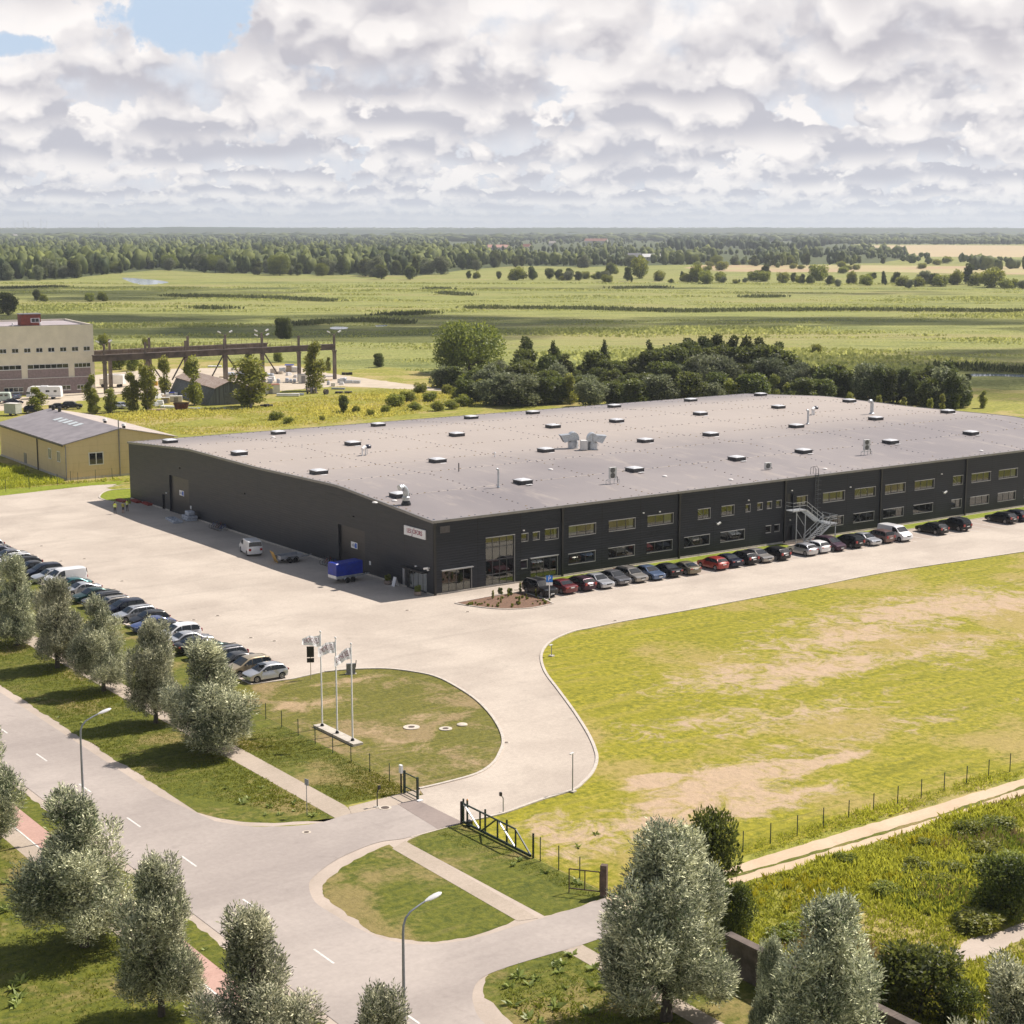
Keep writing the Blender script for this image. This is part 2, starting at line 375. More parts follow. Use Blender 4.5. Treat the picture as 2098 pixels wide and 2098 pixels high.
def marsh_mat():
    m, nt, b, _ = new_mat('marsh_reed'); tc = nt.nodes.new('ShaderNodeTexCoord').outputs['Object']
    v = nd(nt, 'ShaderNodeMapping', {'Vector': tc, 'Rotation': (0, 0, AZ), 'Scale': (1, 1, 1)}).outputs[0]   # streaks lie across the wind
    f1 = noi(nt, v, .8, 3, .75); f2 = noi(nt, scl(nt, v, (.35, 1, 1)), .11, 4, .68, .5); f3 = noi(nt, scl(nt, v, (.22, 1, 1)), .018, 5, .62, .8); f4 = noi(nt, scl(nt, v, (.5, 1, 1)), .0045, 3, .6)
    c = mixc(nt, sstep(nt, f1, .34, .66), (.16, .18, .046), (.34, .345, .115))
    c = mixc(nt, mth(nt, 'MULTIPLY', sstep(nt, f2, .52, .66), .6), c, (.085, .105, .035)); c = mixc(nt, mth(nt, 'MULTIPLY', sstep(nt, f2, .46, .34), .45), c, (.37, .36, .14))
    c = mixc(nt, mth(nt, 'MULTIPLY', sstep(nt, f3, .50, .64), .55), c, (.33, .28, .13)); c = mixc(nt, mth(nt, 'MULTIPLY', sstep(nt, f3, .44, .34), .5), c, (.105, .135, .04))
    c = mixc(nt, mth(nt, 'MULTIPLY', sstep(nt, f4, .5, .62), .4), c, (.24, .27, .075))
    nt.links.new(c, b.inputs['Base Color']); b.inputs['Roughness'].default_value = .9; b.inputs['Specular IOR Level'].default_value = .15
    bump(nt, b, mth(nt, 'ADD', f1, mth(nt, 'MULTIPLY', f2, 3.0)), .8, .8); return m
m_marsh = marsh_mat()
m_meadow = grass_mat('wild_meadow', (.13, .145, .016), (.34, .325, .055), (.38, .30, .12), .75, .07, 1.1)
m_lawn = grass_mat('verge_lawn', (.060, .080, .008), (.155, .16, .017), (.26, .20, .08), .60, .13, 2.0)
m_front = grass_mat('strip_lawn', (.13, .17, .012), (.26, .30, .022), (.27, .25, .06), .2, .2, 2.2)
m_island = grass_mat('island_lawn', (.088, .092, .010), (.185, .168, .020), (.30, .215, .11), .68, .16, 2.2, (1, 1, 1),
                     pxs([(660, 1440, 4, 3, .6), (720, 1395, 5, 1.6, .6), (760, 1500, 3, 3, .5), (860, 1470, 6, 2, .45), (600, 1445, 3, 3, .7), (960, 1560, 5, 3, .35), (800, 1530, 4, 3, .35)]), (.40, .285, .165), .6)
m_field = grass_mat('field_lawn', (.135, .145, .007), (.345, .302, .021), (.35, .265, .095), .70, .055, 1.7, (1, 1, 1),
                    pxs([(1900, 1250, 26, 9, .7), (2050, 1235, 14, 7, .7), (1720, 1310, 20, 7, .6), (1640, 1375, 16, 6, .75), (1500, 1385, 12, 6, .6), (1950, 1330, 18, 6, .5), (1480, 1600, 9, 5, .95),
                         (1560, 1585, 10, 3.5, .95), (1350, 1600, 4, 2, 1.2), (1370, 1650, 5, 2, 1.2), (1500, 1650, 9, 4, .85), (1690, 1560, 6, 1.6, 1.1), (1420, 1480, 12, 4, .4), (1200, 1720, 6, 5, .6), (1130, 1690, 4, 3, .55),
                         (1300, 1690, 10, 3.5, .7), (1620, 1470, 14, 4, .45), (1800, 1500, 16, 4, .3), (1600, 1640, 8, 2.5, .7)]), (.46, .335, .235), .85)
m_yard = paving_mat('yard_paving', (.435, .375, .315), (.55, .482, .405), 2.6)
m_asph = paving_mat('road_asphalt', (.325, .285, .258), (.41, .362, .325), None, .8, (.21, .18, .165))
m_asph2 = paving_mat('dark_asphalt', (.235, .195, .175), (.285, .235, .21), None, 1, (.17, .14, .13))
m_grav = paving_mat('gravel', (.385, .325, .27), (.475, .40, .335), None, 2.0, (.3, .24, .18))
m_dirt = paving_mat('dirt_track', (.47, .355, .235), (.57, .44, .31), None, 1.2, (.35, .27, .17))
m_path = paving_mat('path_paving', (.40, .335, .265), (.47, .395, .32), 3.4, 1.5, (.28, .23, .17))
m_red = paving_mat('red_paving', (.45, .285, .235), (.52, .335, .275), 4.0, 1.5, (.35, .2, .16))
m_conc = M('concrete', (.47, .43, .37), .85, var=.15, vs=3)
m_kerb = M('kerb_stone', (.50, .45, .39), .85, var=.15, vs=4)
m_white = M('road_paint', (.62, .60, .56), .7, var=.15, vs=6)
m_soil = M('bark_mulch', (.165, .095, .060), .9, var=.35, vs=6, bmp=.1)
m_water = M('water', (.30, .36, .42), .12, var=0)
# ------------------------------------------------------------------ ground sheets
A_, B_ = G(-5200, 492), G(7300, 492)
cdir = Vector((sa, ca))
def fan(d, k): return (CX + d * sa + k * ca, CY + d * ca - k * sa)
sheet('ground', [fan(-300, -700), fan(-300, 700), fan(1500, 4200), fan(12500, 7800), fan(12500, -7800), fan(1500, -4200)], 0, m_marsh)
def P(L, z=0): return [tuple(G(a, b, z)[:2]) for a, b in L]
sheet('meadow', rag([fan(-280, -600)] + P([(-700, 762), (-200, 738), (200, 722), (480, 741), (620, 745), (720, 760), (800, 752), (900, 770), (1300, 765), (1700, 780), (2100, 800), (2600, 860)]) + [fan(150, 500), fan(-280, 500)], 2.2, 4, 3), .002, m_meadow)
# ruderal ground round the old works
m_works = paving_mat('works_gravel', (.44, .375, .285), (.53, .455, .355), None, 1.5, (.33, .28, .2))
sheet('gravel_yard', rag(P([(195, 768), (300, 757), (520, 752), (600, 748), (640, 760), (720, 771), (800, 782), (905, 796), (905, 801), (700, 791), (580, 800), (470, 806), (350, 818), (300, 806), (250, 806), (190, 818), (60, 834), (-80, 852), (-80, 818), (120, 810)]), .7, 1.2, 4), .012, m_works)
# lawns (each sits a little above the meadow)
lw = -51.75
yard_w = -33.35
verge = rag([(lw, 120), (lw, -44.4)], .16, .5, 5, False) + rag(P([(404, 1665), (452, 1678), (500, 1685), (560, 1686), (640, 1682), (687, 1676)]), .1, .4, 6, False)
sheet('verge_lawn', verge + [(-44.5, -55.6), (-44.5, 120)], .010, m_lawn)
sheet('verge_lawn', [(-42.65, 120), (-42.65, -53.5)] + [tuple(G(714, 1649)[:2])] + [tuple(G(830, 1622)[:2]), tuple(G(859, 1617)[:2])] + [(-37.0, -55.2), (-37.0, -21.3), (yard_w, -21.3), (yard_w, 120)], .010, m_lawn)
isl = smooth_line(P([(665, 1377), (724, 1372), (794, 1371), (859, 1379), (898, 1389), (936, 1408), (975, 1434), (1004, 1463), (1024, 1494), (1031, 1520), (1024, 1543), (1009, 1566), (975, 1587), (911, 1605), (859, 1617)]), 6)
sheet('island_lawn', [(yard_w, -21.3), (-29.6, -21.75)] + isl + [(-36.95, -55.2), (-36.95, -21.4)], .016, m_island)
tri = rag(smooth_line(P([(796, 1730), (745, 1754), (705, 1777), (672, 1803), (660, 1823), (668, 1840), (683, 1852), (723, 1881), (763, 1908), (825, 1924), (870, 1929.5), (908, 1929), (966, 1919), (1053, 1891)]), 5), .14, .4, 9, False)
sheet('verge_lawn', tri + [(-44.35, -76.9), (-44.2, -63.0)], .010, m_lawn)
sheet('verge_lawn', [(-42.9, -62.4)] + rag(P([(839, 1721), (875, 1705), (944, 1690)]), .12, .4, 2, False) + [(-37.9, -62), (-37.6, -77.3)] + rag(P([(1212, 1848), (1180, 1861), (1102, 1880)]), .1, .4, 3, False), .010, m_lawn)
se = rag(smooth_line(P([(1152, 1949), (1100, 1964), (1053, 1978), (1015, 1991), (997, 2003), (991, 2022), (996, 2040), (1009, 2056), (1040, 2088), (1100, 2140), (1230, 2240), (1400, 2380)]), 4), .16, .4, 4, False)
sheet('verge_lawn', se + [(-44.8, -130), (-44.7, -82.2)], .010, m_lawn)
sheet('verge_lawn', [(-43.5, -81.9)] + P([(1245, 1920), (1340, 1890)]) + [(-38.4, -86), (-38.4, -130), (-43.6, -130)], .010, m_lawn)
sheet('verge_lawn', rag([(-61.65, 60), (-61.65, -140)], .05, .5, 1, False) + rag([(-60.2, -140), (-60.2, 60)], .18, .5, 8, False), .010, m_lawn)
sheet('verge_lawn', [(-64.5, 60), (-64.5, -140), (-110, -140), (-110, 60)], .010, m_lawn)
fe = smooth_line(P([(2098, 1131), (1998, 1146), (1812, 1174), (1650, 1206), (1415, 1250), (1277, 1274), (1208, 1288), (1173, 1295), (1135, 1311), (1115, 1329), (1109, 1350), (1118, 1379), (1146, 1417), (1178, 1461), (1205, 1504), (1219, 1535), (1223, 1558), (1214, 1583), (1196, 1603), (1173, 1620), (1108, 1640), (1032, 1667), (967, 1682), (948, 1687)]), 6)
sheet('field_lawn', [(150, -20.5), (78, -21.6)] + fe + [(-37.75, -62), (-37.5, -77.2), (-26, -77.4), (150, -77.4)], .016, m_field)
# yard: one big paved sheet
yl = P([(-60, 1022), (0, 1015), (93, 1005.5), (186, 995), (264, 990.5)])
sheet('yard_paving', [(yard_w, 95)] + yl[1:] + [(1, 96), (2, 80), (0.2, 80), (.2, .2), (130, .2), (130, -20.8), (78, -21.6)] + fe + [(-42.2, -61.9), (-42.2, -55.2), (-36.9, -55.15)] + isl[::-1] + [(-29.6, -21.75), (yard_w, -21.3)], .026, m_yard)
sheet('strip_lawn', rag(P([(-40, 1021), (93, 1005.5), (186, 995), (268, 990)]) + [(2, 97)] + P([(268, 984), (140, 992), (0, 1004), (-40, 1009)]), .15, .6, 5), .032, m_front)
ci = smooth_line(P([(268, 1002), (248, 1003), (226, 1005), (212, 1009.5), (205, 1016), (205, 1021), (219, 1026), (238, 1029.5), (268, 1034)]), 5)
sheet('strip_lawn', ci, .045, m_front)
kerb('kerb', ci, .0, .10, .22, m_kerb)
kerb('kerb', isl, .0, .11, .24, m_kerb); kerb('kerb', fe, .0, .11, .24, m_kerb)
kerb('kerb', [(yard_w, 95), (yard_w, -21.3), (-29.6, -21.75)] + isl[:1], .0, .09, .2, m_kerb)
# roads
sheet('gravel_verge', rag([(-52.6, 120), (-52.6, -44)], .05, .5, 3, False) + rag(P([(330, 1650), (400, 1678), (470, 1692), (560, 1693), (660, 1686), (724, 1668)]), .06, .4, 6, False) + [(-45.2, -56.0)] + P([(640, 1676), (500, 1679), (404, 1657), (340, 1620)]) + [(-51.6, -44), (-51.6, 120)], .004, m_grav)
sheet('gravel_verge', [(-60.6, 60), (-60.6, -140), (-59.3, -140), (-59.3, 60)], .008, m_grav)
sheet('gravel_verge', rag(smooth_line(P([(870, 1704), (825, 1712), (777, 1720), (727, 1737), (675, 1763), (636, 1792), (622, 1815), (634, 1852), (675, 1880), (735, 1913), (800, 1936), (880, 1941), (965, 1929), (1060, 1902), (1215, 1855), (1215, 1843)]), 4), .08, .4, 7), .006, m_grav)
sheet('gravel_verge', rag(smooth_line(P([(1260, 1905), (1194, 1932), (1085, 1963), (1020, 1984), (980, 2003), (964, 2033), (966, 2062), (988, 2096), (1100, 2190), (1260, 2330), (1300, 2300), (1060, 2080), (1020, 2030), (1040, 1995), (1160, 1955), (1270, 1920)]), 4), .06, .4, 8), .008, m_grav)
rd_r = smooth_line(P([(440, 1683), (520, 1694), (640, 1689), (720, 1667), (814, 1649)]), 5)
rd_i = smooth_line(P([(897, 1699), (861, 1709), (825, 1719), (777, 1726), (727, 1744), (683, 1766), (646, 1794), (633, 1815), (645, 1848), (683, 1874), (740, 1906), (803, 1929), (875, 1936), (962, 1925), (1058, 1898), (1190, 1858)]), 5)
rd_s = smooth_line(P([(1262, 1912), (1194, 1936), (1158, 1947), (1085, 1968), (1020, 1989), (984, 2007), (969, 2033), (971, 2062), (991, 2096), (1080, 2170), (1220, 2290)]), 5)
sheet('road', [(-52.55, 120), (-52.55, -44)] + rd_r + rd_i + P([(1240, 1840), (1300, 1880)]) + rd_s + [(-52.2, -112), (-52.3, -140), (-59.6, -140), (-59.6, 120)], .030, m_asph)
sheet('road', P([(814, 1648), (854, 1639), (949, 1686), (897, 1699.5)]), .036, m_asph2)
sheet('pavement', P([(714, 1654), (830, 1624), (861, 1618), (857, 1640), (814, 1650), (720, 1668)]), .034, m_path)
for k in range(24):
    y = -29.2 + 8.8 * 9 - 8.83 * k
    sheet('road_marking', [(-56.28, y), (-56.28, y - 2.3), (-56.14, y - 2.3), (-56.14, y)], .037, m_white)
sheet('path', [(-44.5, 120), (-42.66, 120), (-42.66, -53.7)] + P([(712, 1655), (722, 1666), (690, 1678)]) + [(-44.5, -55.5)], .020, m_path)
sheet('path', [(-44.35, -62.9), (-42.9, -62.2), (-43.25, -77.6), (-44.5, -77.2)], .022, m_path)
sheet('path', [(-44.75, -82.1), (-43.45, -81.9), (-43.6, -140), (-44.8, -140)], .022, m_path)
sheet('path', [(-63.15, 60), (-63.15, -140), (-61.65, -140), (-61.65, 60)], .014, m_red)
sheet('path', [(-64.5, 60), (-64.5, -140), (-63.27, -140), (-63.27, 60)], .014, m_path)
kerb('kerb', [(-63.21, 60), (-63.21, -140)], 0, .03, .12, m_white)
# dirt track with a grassy middle
tu = P([(1240, 1840), (1330, 1822), (1479, 1782), (1631, 1735), (1768, 1694), (1886, 1659), (2098, 1596), (2400, 1508)]); tl = P([(2400, 1540), (2098, 1631), (1935, 1679), (1788, 1729), (1641, 1776), (1484, 1820), (1330, 1868), (1290, 1885)])
sheet('dirt_track', rag(tu, .12, .5, 2, False) + rag(tl, .15, .5, 3, False), .024, m_dirt)
tm = P([(1479, 1802), (1641, 1757), (1788, 1713), (1935, 1669), (2098, 1613), (2400, 1524)])
sheet('track_grass', rag([(x, y + .16) for x, y in tm], .14, .4, 5, False) + rag([(x, y - .16) for x, y in tm[::-1]], .14, .4, 6, False), .030, m_lawn)
sheet('bare_ground', rag(smooth_line(P([(1955, 1965), (1975, 1930), (2040, 1912), (2120, 1880), (2150, 1900), (2070, 1935), (2040, 1955), (1985, 1968)]), 4, True), .15, .4, 4), .012, m_grav)
# strip of grass and slabs along the facade, planted bed, parking bays
sheet('strip_lawn', [(12.1, -1.0), (10.6, -2.5), (11.6, -2.95), (53.6, -2.95), (53.6, -.25), (12.1, -.25)], .036, m_front)
sheet('strip_lawn', [(61.2, -2.95), (130, -2.95), (130, -.25), (61.2, -.25)], .036, m_front)
m_bay = paving_mat('bay_paving', (.40, .335, .285), (.46, .395, .335), 2.6)
sheet('pavement', [(53.6, -3.0), (53.6, -.2), (61.2, -.2), (61.2, -3.0)], .036, m_path)
sheet('parking', [(9.0, -8.6), (9.0, -3.05), (129, -3.05), (129, -8.6)], .034, m_bay)
kerb('kerb', [(9.0, -3.0), (129, -3.0)], 0, .10, .15, m_kerb)
bed = smooth_line(P([(932, 1237), (954, 1241), (997, 1246.5), (1041, 1249), (1090, 1246.5), (1134, 1238)]), 5) + P([(1110, 1226), (1069, 1213.5), (1000, 1224)])
sheet('flower_bed', bed, .060, m_soil); kerb('kerb', bed, 0, .12, .16, m_kerb, True)
for k in range(47):
    x = 11.45 + 2.5 * k
    sheet('bay_marking', [(x - .06, -9.75), (x + .06, -9.75), (x + .06, -3.4), (x - .06, -3.4)], .041, m_white)
# river, pools
for nm, pts in (('river', [(250, 569), (279, 581.5), (312, 583), (345, 579), (330, 575), (300, 572)]), ('pool', [(676, 671), (690, 669), (712, 670.5), (708, 674), (682, 674.5)]), ('pool', [(770, 667), (790, 665.5), (793, 668), (772, 669)]), ('pool', [(800, 655), (808, 652), (811, 659), (803, 660)]), ('river', [(1983, 768), (2000, 765.5), (2120, 768), (2200, 773), (2200, 779), (2060, 771), (1990, 771)])):
    sheet(nm, smooth_line(P(pts), 4, True), .009, m_water)
m_tan = grass_mat('stubble', (.40, .31, .17), (.50, .40, .24), (.42, .36, .2), .3, .01, .2, (.4, 1, 1))
m_pale = grass_mat('dry_meadow', (.34, .29, .13), (.44, .38, .19), (.40, .28, .17), .8, .006, .2, (.4, 1, 1))
sheet('stubble_field', P([(1735, 510), (1745, 503), (1900, 502), (2500, 505), (2500, 528), (2100, 527), (1900, 526), (1850, 518)]), .01, m_tan)
sheet('dry_meadow', P([(1400, 549), (1440, 543), (1700, 543), (1950, 545), (2400, 549), (2400, 566), (2000, 561), (1800, 557), (1600, 558), (1480, 556)]), .008, m_pale)
m_wood = grass_mat('wood_floor', (.05, .065, .02), (.09, .11, .03), (.12, .12, .05), .3, .02, .1)
sheet('wood_floor', P([(-900, 577), (0, 576), (130, 572), (235, 560), (330, 553), (400, 557), (520, 561), (700, 563), (860, 565), (960, 552), (1060, 545), (1200, 547), (1420, 542), (1600, 543), (1800, 539), (1865, 529), (1845, 514), (1740, 500), (2600, 501), (2600, 485), (-900, 485)]), .012, m_wood)
# ------------------------------------------------------------------ warehouse
PROF = [(0, 8.42), (21, 9.88), (42, 9.62), (63, 9.82), (84, 8.6)]
BL = 127.6
def zroof(y):
    for (a, b), (c, d) in zip(PROF, PROF[1:]):
        if a <= y <= c: return b + (d - b) * (y - a) / (c - a)
    return 8.5
def on_roof(px, py):
    z = 9.0
    for _ in range(25): q = G(px, py, z); z = zroof(q.y) + .03
    return q
def cladding(name, axis):
    m, nt, b, _ = new_mat(name)
    tc = nt.nodes.new('ShaderNodeTexCoord').outputs['Object']
    sx = nd(nt, 'ShaderNodeSeparateXYZ', {0: tc})
    fr = mth(nt, 'FRACT', mth(nt, 'DIVIDE', sx.outputs[axis], 6.0))
    seam = mth(nt, 'ADD', sstep(nt, fr, .010, .004), sstep(nt, fr, .990, .996), clamp=True)
    ribs = mth(nt, 'SINE', mth(nt, 'MULTIPLY', sx.outputs[2], 2 * math.pi / .30))
    f = noi(nt, scl(nt, tc, (.35, .35, 2.0)), 1.2, 5, .65); g = noi(nt, tc, 5.0, 3, .7)
    c = mixc(nt, f, (.0100, .0125, .0185), (.0185, .0225, .0315))
    c = mixc(nt, mth(nt, 'MULTIPLY', sstep(nt, g, .4, .7), .3), c, (.028, .027, .026))
    c = mixc(nt, mth(nt, 'MULTIPLY', seam, .8), c, (.006, .006, .007))
    nt.links.new(c, b.inputs['Base Color']); b.inputs['Specular IOR Level'].default_value = .45 if axis == 1 else .28
    nt.links.new(mth(nt, 'MULTIPLY_ADD', f, .25, .36), b.inputs['Roughness'])
    bump(nt, b, mth(nt, 'ADD', mth(nt, 'MULTIPLY', ribs, .5), mth(nt, 'MULTIPLY', g, .6)), .02, .45)
    return m
m_front_wall, m_gable_wall = cladding('dark_cladding_long', 0), cladding('dark_cladding_gable', 1)
m_door = M('dark_door', (.020, .020, .022), .35, var=.2, vs=.8)
m_black = M('black_metal', (.010, .010, .011), .4, var=.2)
m_trim = M('grey_trim', (.23, .225, .225), .4, .5, var=.1)
m_alu = M('aluminium', (.52, .53, .55), .38, .75, var=.1)
m_galv = M('galvanised', (.50, .53, .56), .42, .7, var=.15, vs=4)
m_frame = M('window_frame', (.09, .09, .095), .4, .2, var=.1)
m_sill = M('window_sill', (.36, .36, .36), .4, .4, var=.1)
m_backing = M('backing_dark', (.035, .034, .033), .9, var=.3)
m_blind = M('blind', (.42, .42, .38), .8, var=.1)
m_brace = M('brace_paint', (.55, .56, .55), .5, var=.05)
def glass(name, refl=.22, tint=(.55, .6, .58)):
    m = bpy.data.materials.new(name); m.use_nodes = True; nt = m.node_tree; nt.nodes.clear()
    out = nt.nodes.new('ShaderNodeOutputMaterial')
    t = nd(nt, 'ShaderNodeBsdfTransparent', {0: (*tint, 1)}); g = nd(nt, 'ShaderNodeBsdfGlossy', {'Color': (.95, 1, .97, 1), 'Roughness': .01})
    fr = nd(nt, 'ShaderNodeFresnel', {0: 1.5}).outputs[0]
    mx = nd(nt, 'ShaderNodeMixShader', {0: mth(nt, 'ADD', mth(nt, 'MULTIPLY', fr, .8), refl, clamp=True), 1: t.outputs[0], 2: g.outputs[0]})
    nt.links.new(mx.outputs[0], out.inputs[0]); return m
m_glass = glass('pane_glass', .10, (.5, .55, .53))
m_hole = M('void', (.004, .004, .005), .9, var=0)
def wall_openings(L, ztop, rects, place, depth=.22, m=0, x0=0.0):
    """wall of length L with openings; place(s, z, d) -> point, d inwards"""
    mb = MB(); xs = sorted({x0, L, *[r[0] for r in rects], *[r[1] for r in rects]}); zs = sorted({0.0, ztop, *[r[2] for r in rects], *[r[3] for r in rects]})
    for a, b in zip(xs, xs[1:]):
        for c, d in zip(zs, zs[1:]):
            if not any(r[0] - 1e-6 <= a and b <= r[1] + 1e-6 and r[2] - 1e-6 <= c and d <= r[3] + 1e-6 for r in rects):
                mb.poly([place(a, c, 0), place(b, c, 0), place(b, d, 0), place(a, d, 0)], m)
    for a, b, c, d in rects:
        for p, q in (((a, c), (b, c)), ((b, c), (b, d)), ((b, d), (a, d)), ((a, d), (a, c))):
            mb.poly([place(*p, 0), place(*q, 0), place(*q, depth), place(*p, depth)], m)
    return mb
front = lambda s, z, d: (s, d, z)
gable = lambda s, z, d: (d, s, z)
def bx(mb, place, s0, s1, z0, z1, d0, d1, m=0):
    p, q = place(s0, z0, d0), place(s1, z1, d1)
    mb.box(min(p[0], q[0]), max(p[0], q[0]), min(p[1], q[1]), max(p[1], q[1]), min(p[2], q[2]), max(p[2], q[2]), m)
wh = thing('warehouse', 'long low black factory hall with a huge grey roof beside the parking rows', 'warehouse')
UP = [(12.1, 13.0, 4.85, 5.7), (13.75, 14.65, 4.85, 5.7), (15.5, 17.4, 4.65, 5.87), (19, 23, 4.65, 5.87), (25.05, 29.1, 4.65, 5.87), (31.1, 35.2, 4.65, 5.87), (39.3, 41.35, 4.65, 5.87), (43.3, 45.4, 4.65, 5.87),
      (47.45, 48.2, 4.8, 5.7), (49.5, 50.35, 4.85, 5.7), (51.2, 52.0, 4.85, 5.7), (52.85, 53.7, 4.85, 5.7), (56.6, 58.5, 4.65, 5.87), (61.45, 65.5, 4.65, 5.87), (67.5, 71.5, 4.65, 5.87), (73.5, 77.5, 4.65, 5.87), (79.5, 83.5, 4.65, 5.87), (87.55, 89.6, 4.65, 5.87), (91.55, 95.7, 4.65, 5.87), (97.6, 101.8, 4.65, 5.87),
      (103.6, 107.6, 4.65, 5.87), (109.6, 113.6, 4.65, 5.87)]
LO = [(18.95, 22.95, 1.33, 2.55), (25, 29.05, 1.33, 2.55), (31.05, 35.1, 1.33, 2.55), (37.1, 41.3, 1.33, 2.55), (43.2, 47.3, 1.33, 2.55), (51.1, 51.95, 1.7, 2.55), (52.65, 53.5, 1.7, 2.55), (61.45, 65.4, 1.33, 2.5), (67.4, 71.4, 1.33, 2.5), (73.3, 77.3, 1.33, 2.5), (79.4, 83.4, 1.33, 2.5),
      (87.4, 89.5, 1.33, 2.5), (91.45, 95.55, 1.33, 2.5), (97.6, 101.6, 1.33, 2.5), (103.6, 107.6, 1.33, 2.5), (12.05, 12.9, 1.67, 2.6)]
GL = [(7.1, 11.1, .22, 5.75), (13.45, 17.3, .3, 2.6), (1.15, 5.1, .18, 2.62)]
EXITS = [(54.9, 55.9, .08, 2.2), (54.9, 55.9, 4.42, 6.4)]
allw = UP + LO + GL
wf = wall_openings(BL, 8.3, allw + EXITS, front); wf.obj('wall', m_front_wall, wh)
GD = [(63.2, 69.7, .1, 5.35), (14.8, 21.05, .1, 5.12), (1.42, 5.5, .1, 2.3), (71.3, 72.3, .1, 2.2)]
wg = wall_openings(84, 8.3, GD, gable, .38)
for y0, y1 in [(0, 21), (21, 42), (42, 63), (63, 84)]:
    wg.poly([(0, y0, 8.3), (0, y1, 8.3), (0, y1, zroof(y1)), (0, y0, zroof(y0))])
wg.obj('wall', m_gable_wall, wh)
MB().poly([(BL, 0, 0), (BL, 84, 0)] + [(BL, y, z) for y, z in PROF[::-1]]).poly([(0, 84, 0), (BL, 84, 0), (BL, 84, 8.6), (0, 84, 8.6)]).obj('wall', m_gable_wall, wh)
# dark backing behind the glass: the rooms' shade is put into its colour
MB().box(.3, 6.0, .75, 5.5, .05, 3.2).box(6.5, 18.0, .75, 6, .05, 7.0).box(18.2, BL - 1, .75, 1.0, .05, 7.0).obj('dark_backing', m_backing, wh)
for i, (a, b, c, d) in enumerate(allw):
    w = MB(); wd = b - a; n = 4 if (a, b, c, d) in GL else 3 if wd > 3 else 2 if wd > 1.5 else 1
    t = .06
    bx(w, front, a, b, c, c + t, .10, .16); bx(w, front, a, b, d - t, d, .10, .16)
    for k in range(n + 1):
        s = a + wd * k / n; s0, s1 = (s, s + t) if k == 0 else (s - t, s) if k == n else (s - t / 2, s + t / 2)
        bx(w, front, s0, s1, c + t, d - t, .10, .16)
    if (a, b, c, d) == GL[0]:
        for zz in (1.45, 3.1, 4.6):
            for k in range(n): bx(w, front, a + wd * k / n + t, a + wd * (k + 1) / n - t, zz - .05, zz + .05, .103, .157)
    fr = w.obj('window', m_frame, wh)
    if i >= len(UP) + len(LO): fr['label'] = ['tall glazed stair window in four strips', 'glazed double door of four leaves', 'shop front window at the corner'][i - len(UP) - len(LO)]
    p = MB().poly([(a + .01, .135, c + .01), (b - .01, .135, c + .01), (b - .01, .135, d - .01), (a + .01, .135, d - .01)]).obj('pane', m_glass, fr)
    s = MB(); bx(s, front, a - .05, b + .05, d + .002, d + .075, -.10, .02); bx(s, front, a - .03, b + .03, c - .07, c - .002, -.07, .02)
    bx(s, front, b + .002, b + .06, c, d, -.03, .02); s.obj('sill', m_sill, fr)
    if i in (6, 14, 17) or (len(UP) <= i < len(UP) + len(LO) and i - len(UP) in (3, 8)):
        g = MB(); x_ = len(UP) <= i
        if i == 14 or x_:
            mid = (a + b) / 2
            g.bar((mid - 1.3, .45, c if x_ else c - .1), (mid, .45, d if x_ else d + .4), .10); 
            if x_: g.bar((mid - 1.3 + 1.3, .47, c), (mid - 1.3, .47, d), .10)
            else: g.bar((mid, .45, d + .4), (mid + 1.3, .45, c - .1), .10)
        else: g.bar((a + .1, .45, d), (b - .5, .45, c), .12)
        g.obj('brace', m_brace, fr)
    if i in (2, 3, 4, 5, 6, 7, 13, 15, 19, 11, 12) and wd > 1:
        k = random.choice([.12, .18, .3]); g = MB(); bx(g, front, b - wd * k, b - .1, c + .08, d - .08, .30, .32)
        if i in (3, 13): h2 = MB(); bx(h2, front, a + .15, a + wd * .33, c + .08, d - .08, .30, .32); h2.obj('blind', m_blind, fr)
        g.obj('blind', m_blind, fr)
# canopies over the corner window and door
MB().box(1.0, 5.25, -.28, .02, 2.71, 2.80).obj('canopy', m_alu, wh); MB().box(13.3, 17.4, -.22, .02, 2.69, 2.76).obj('canopy', m_alu, wh)
# doors
def panel_door(place, r, name, lines=5, mat=m_door, label=None):
    a, b, c, d = r; mb = MB(); bx(mb, place, a, b, c, d, .26, .30); dr = mb.obj(name, mat, wh)
    if label: dr['label'] = label
    if lines:
        g = MB()
        for k in range(1, lines): z = c + (d - c) * k / lines; bx(g, place, a + .02, b - .02, z - .015, z + .015, .245, .262)
        g.obj('panel_joint', m_black, dr)
    return dr
dn = panel_door(gable, GD[0], 'roller_door', 6, label='tall dark sectional door at the far end of the gable')
ds = panel_door(gable, GD[1], 'roller_door', 6, label='tall dark sectional door behind the blue trailer')
m_signw = M('sign_white', (.80, .80, .80), .4, var=.03); m_blue = M('sign_blue', (.02, .12, .55), .4, var=.04)
for dr, y, z in ((dn, 66.1, 3.1), (ds, 17.7, 3.0)):
    q = MB().box(.23, .244, y - .75, y + .75, z - .38, z + .38).obj('notice', m_signw, dr)
    g = MB(); [g.box(.221, .229, y + .62 - k * .26, y + .78 - k * .26, z - .2, z + .2 - .1 * (k % 2)) for k in range(1, 4)]; g.obj('notice_print', M('sign_grey', (.30, .33, .42), .5, var=.1), q)
    MB().box(.221, .228, y - .62, y - .15, z - .3, z + .28).obj('notice_print', m_blue, q)
panel_door(gable, GD[3], 'side_door', 0)
for r in EXITS: panel_door(front, r, 'exit_door', 0)
a, b, c, d = GD[2]; w = MB()
for z0, z1 in ((c, c + .07), (d - .07, d)): bx(w, gable, a, b, z0, z1, .14, .2)
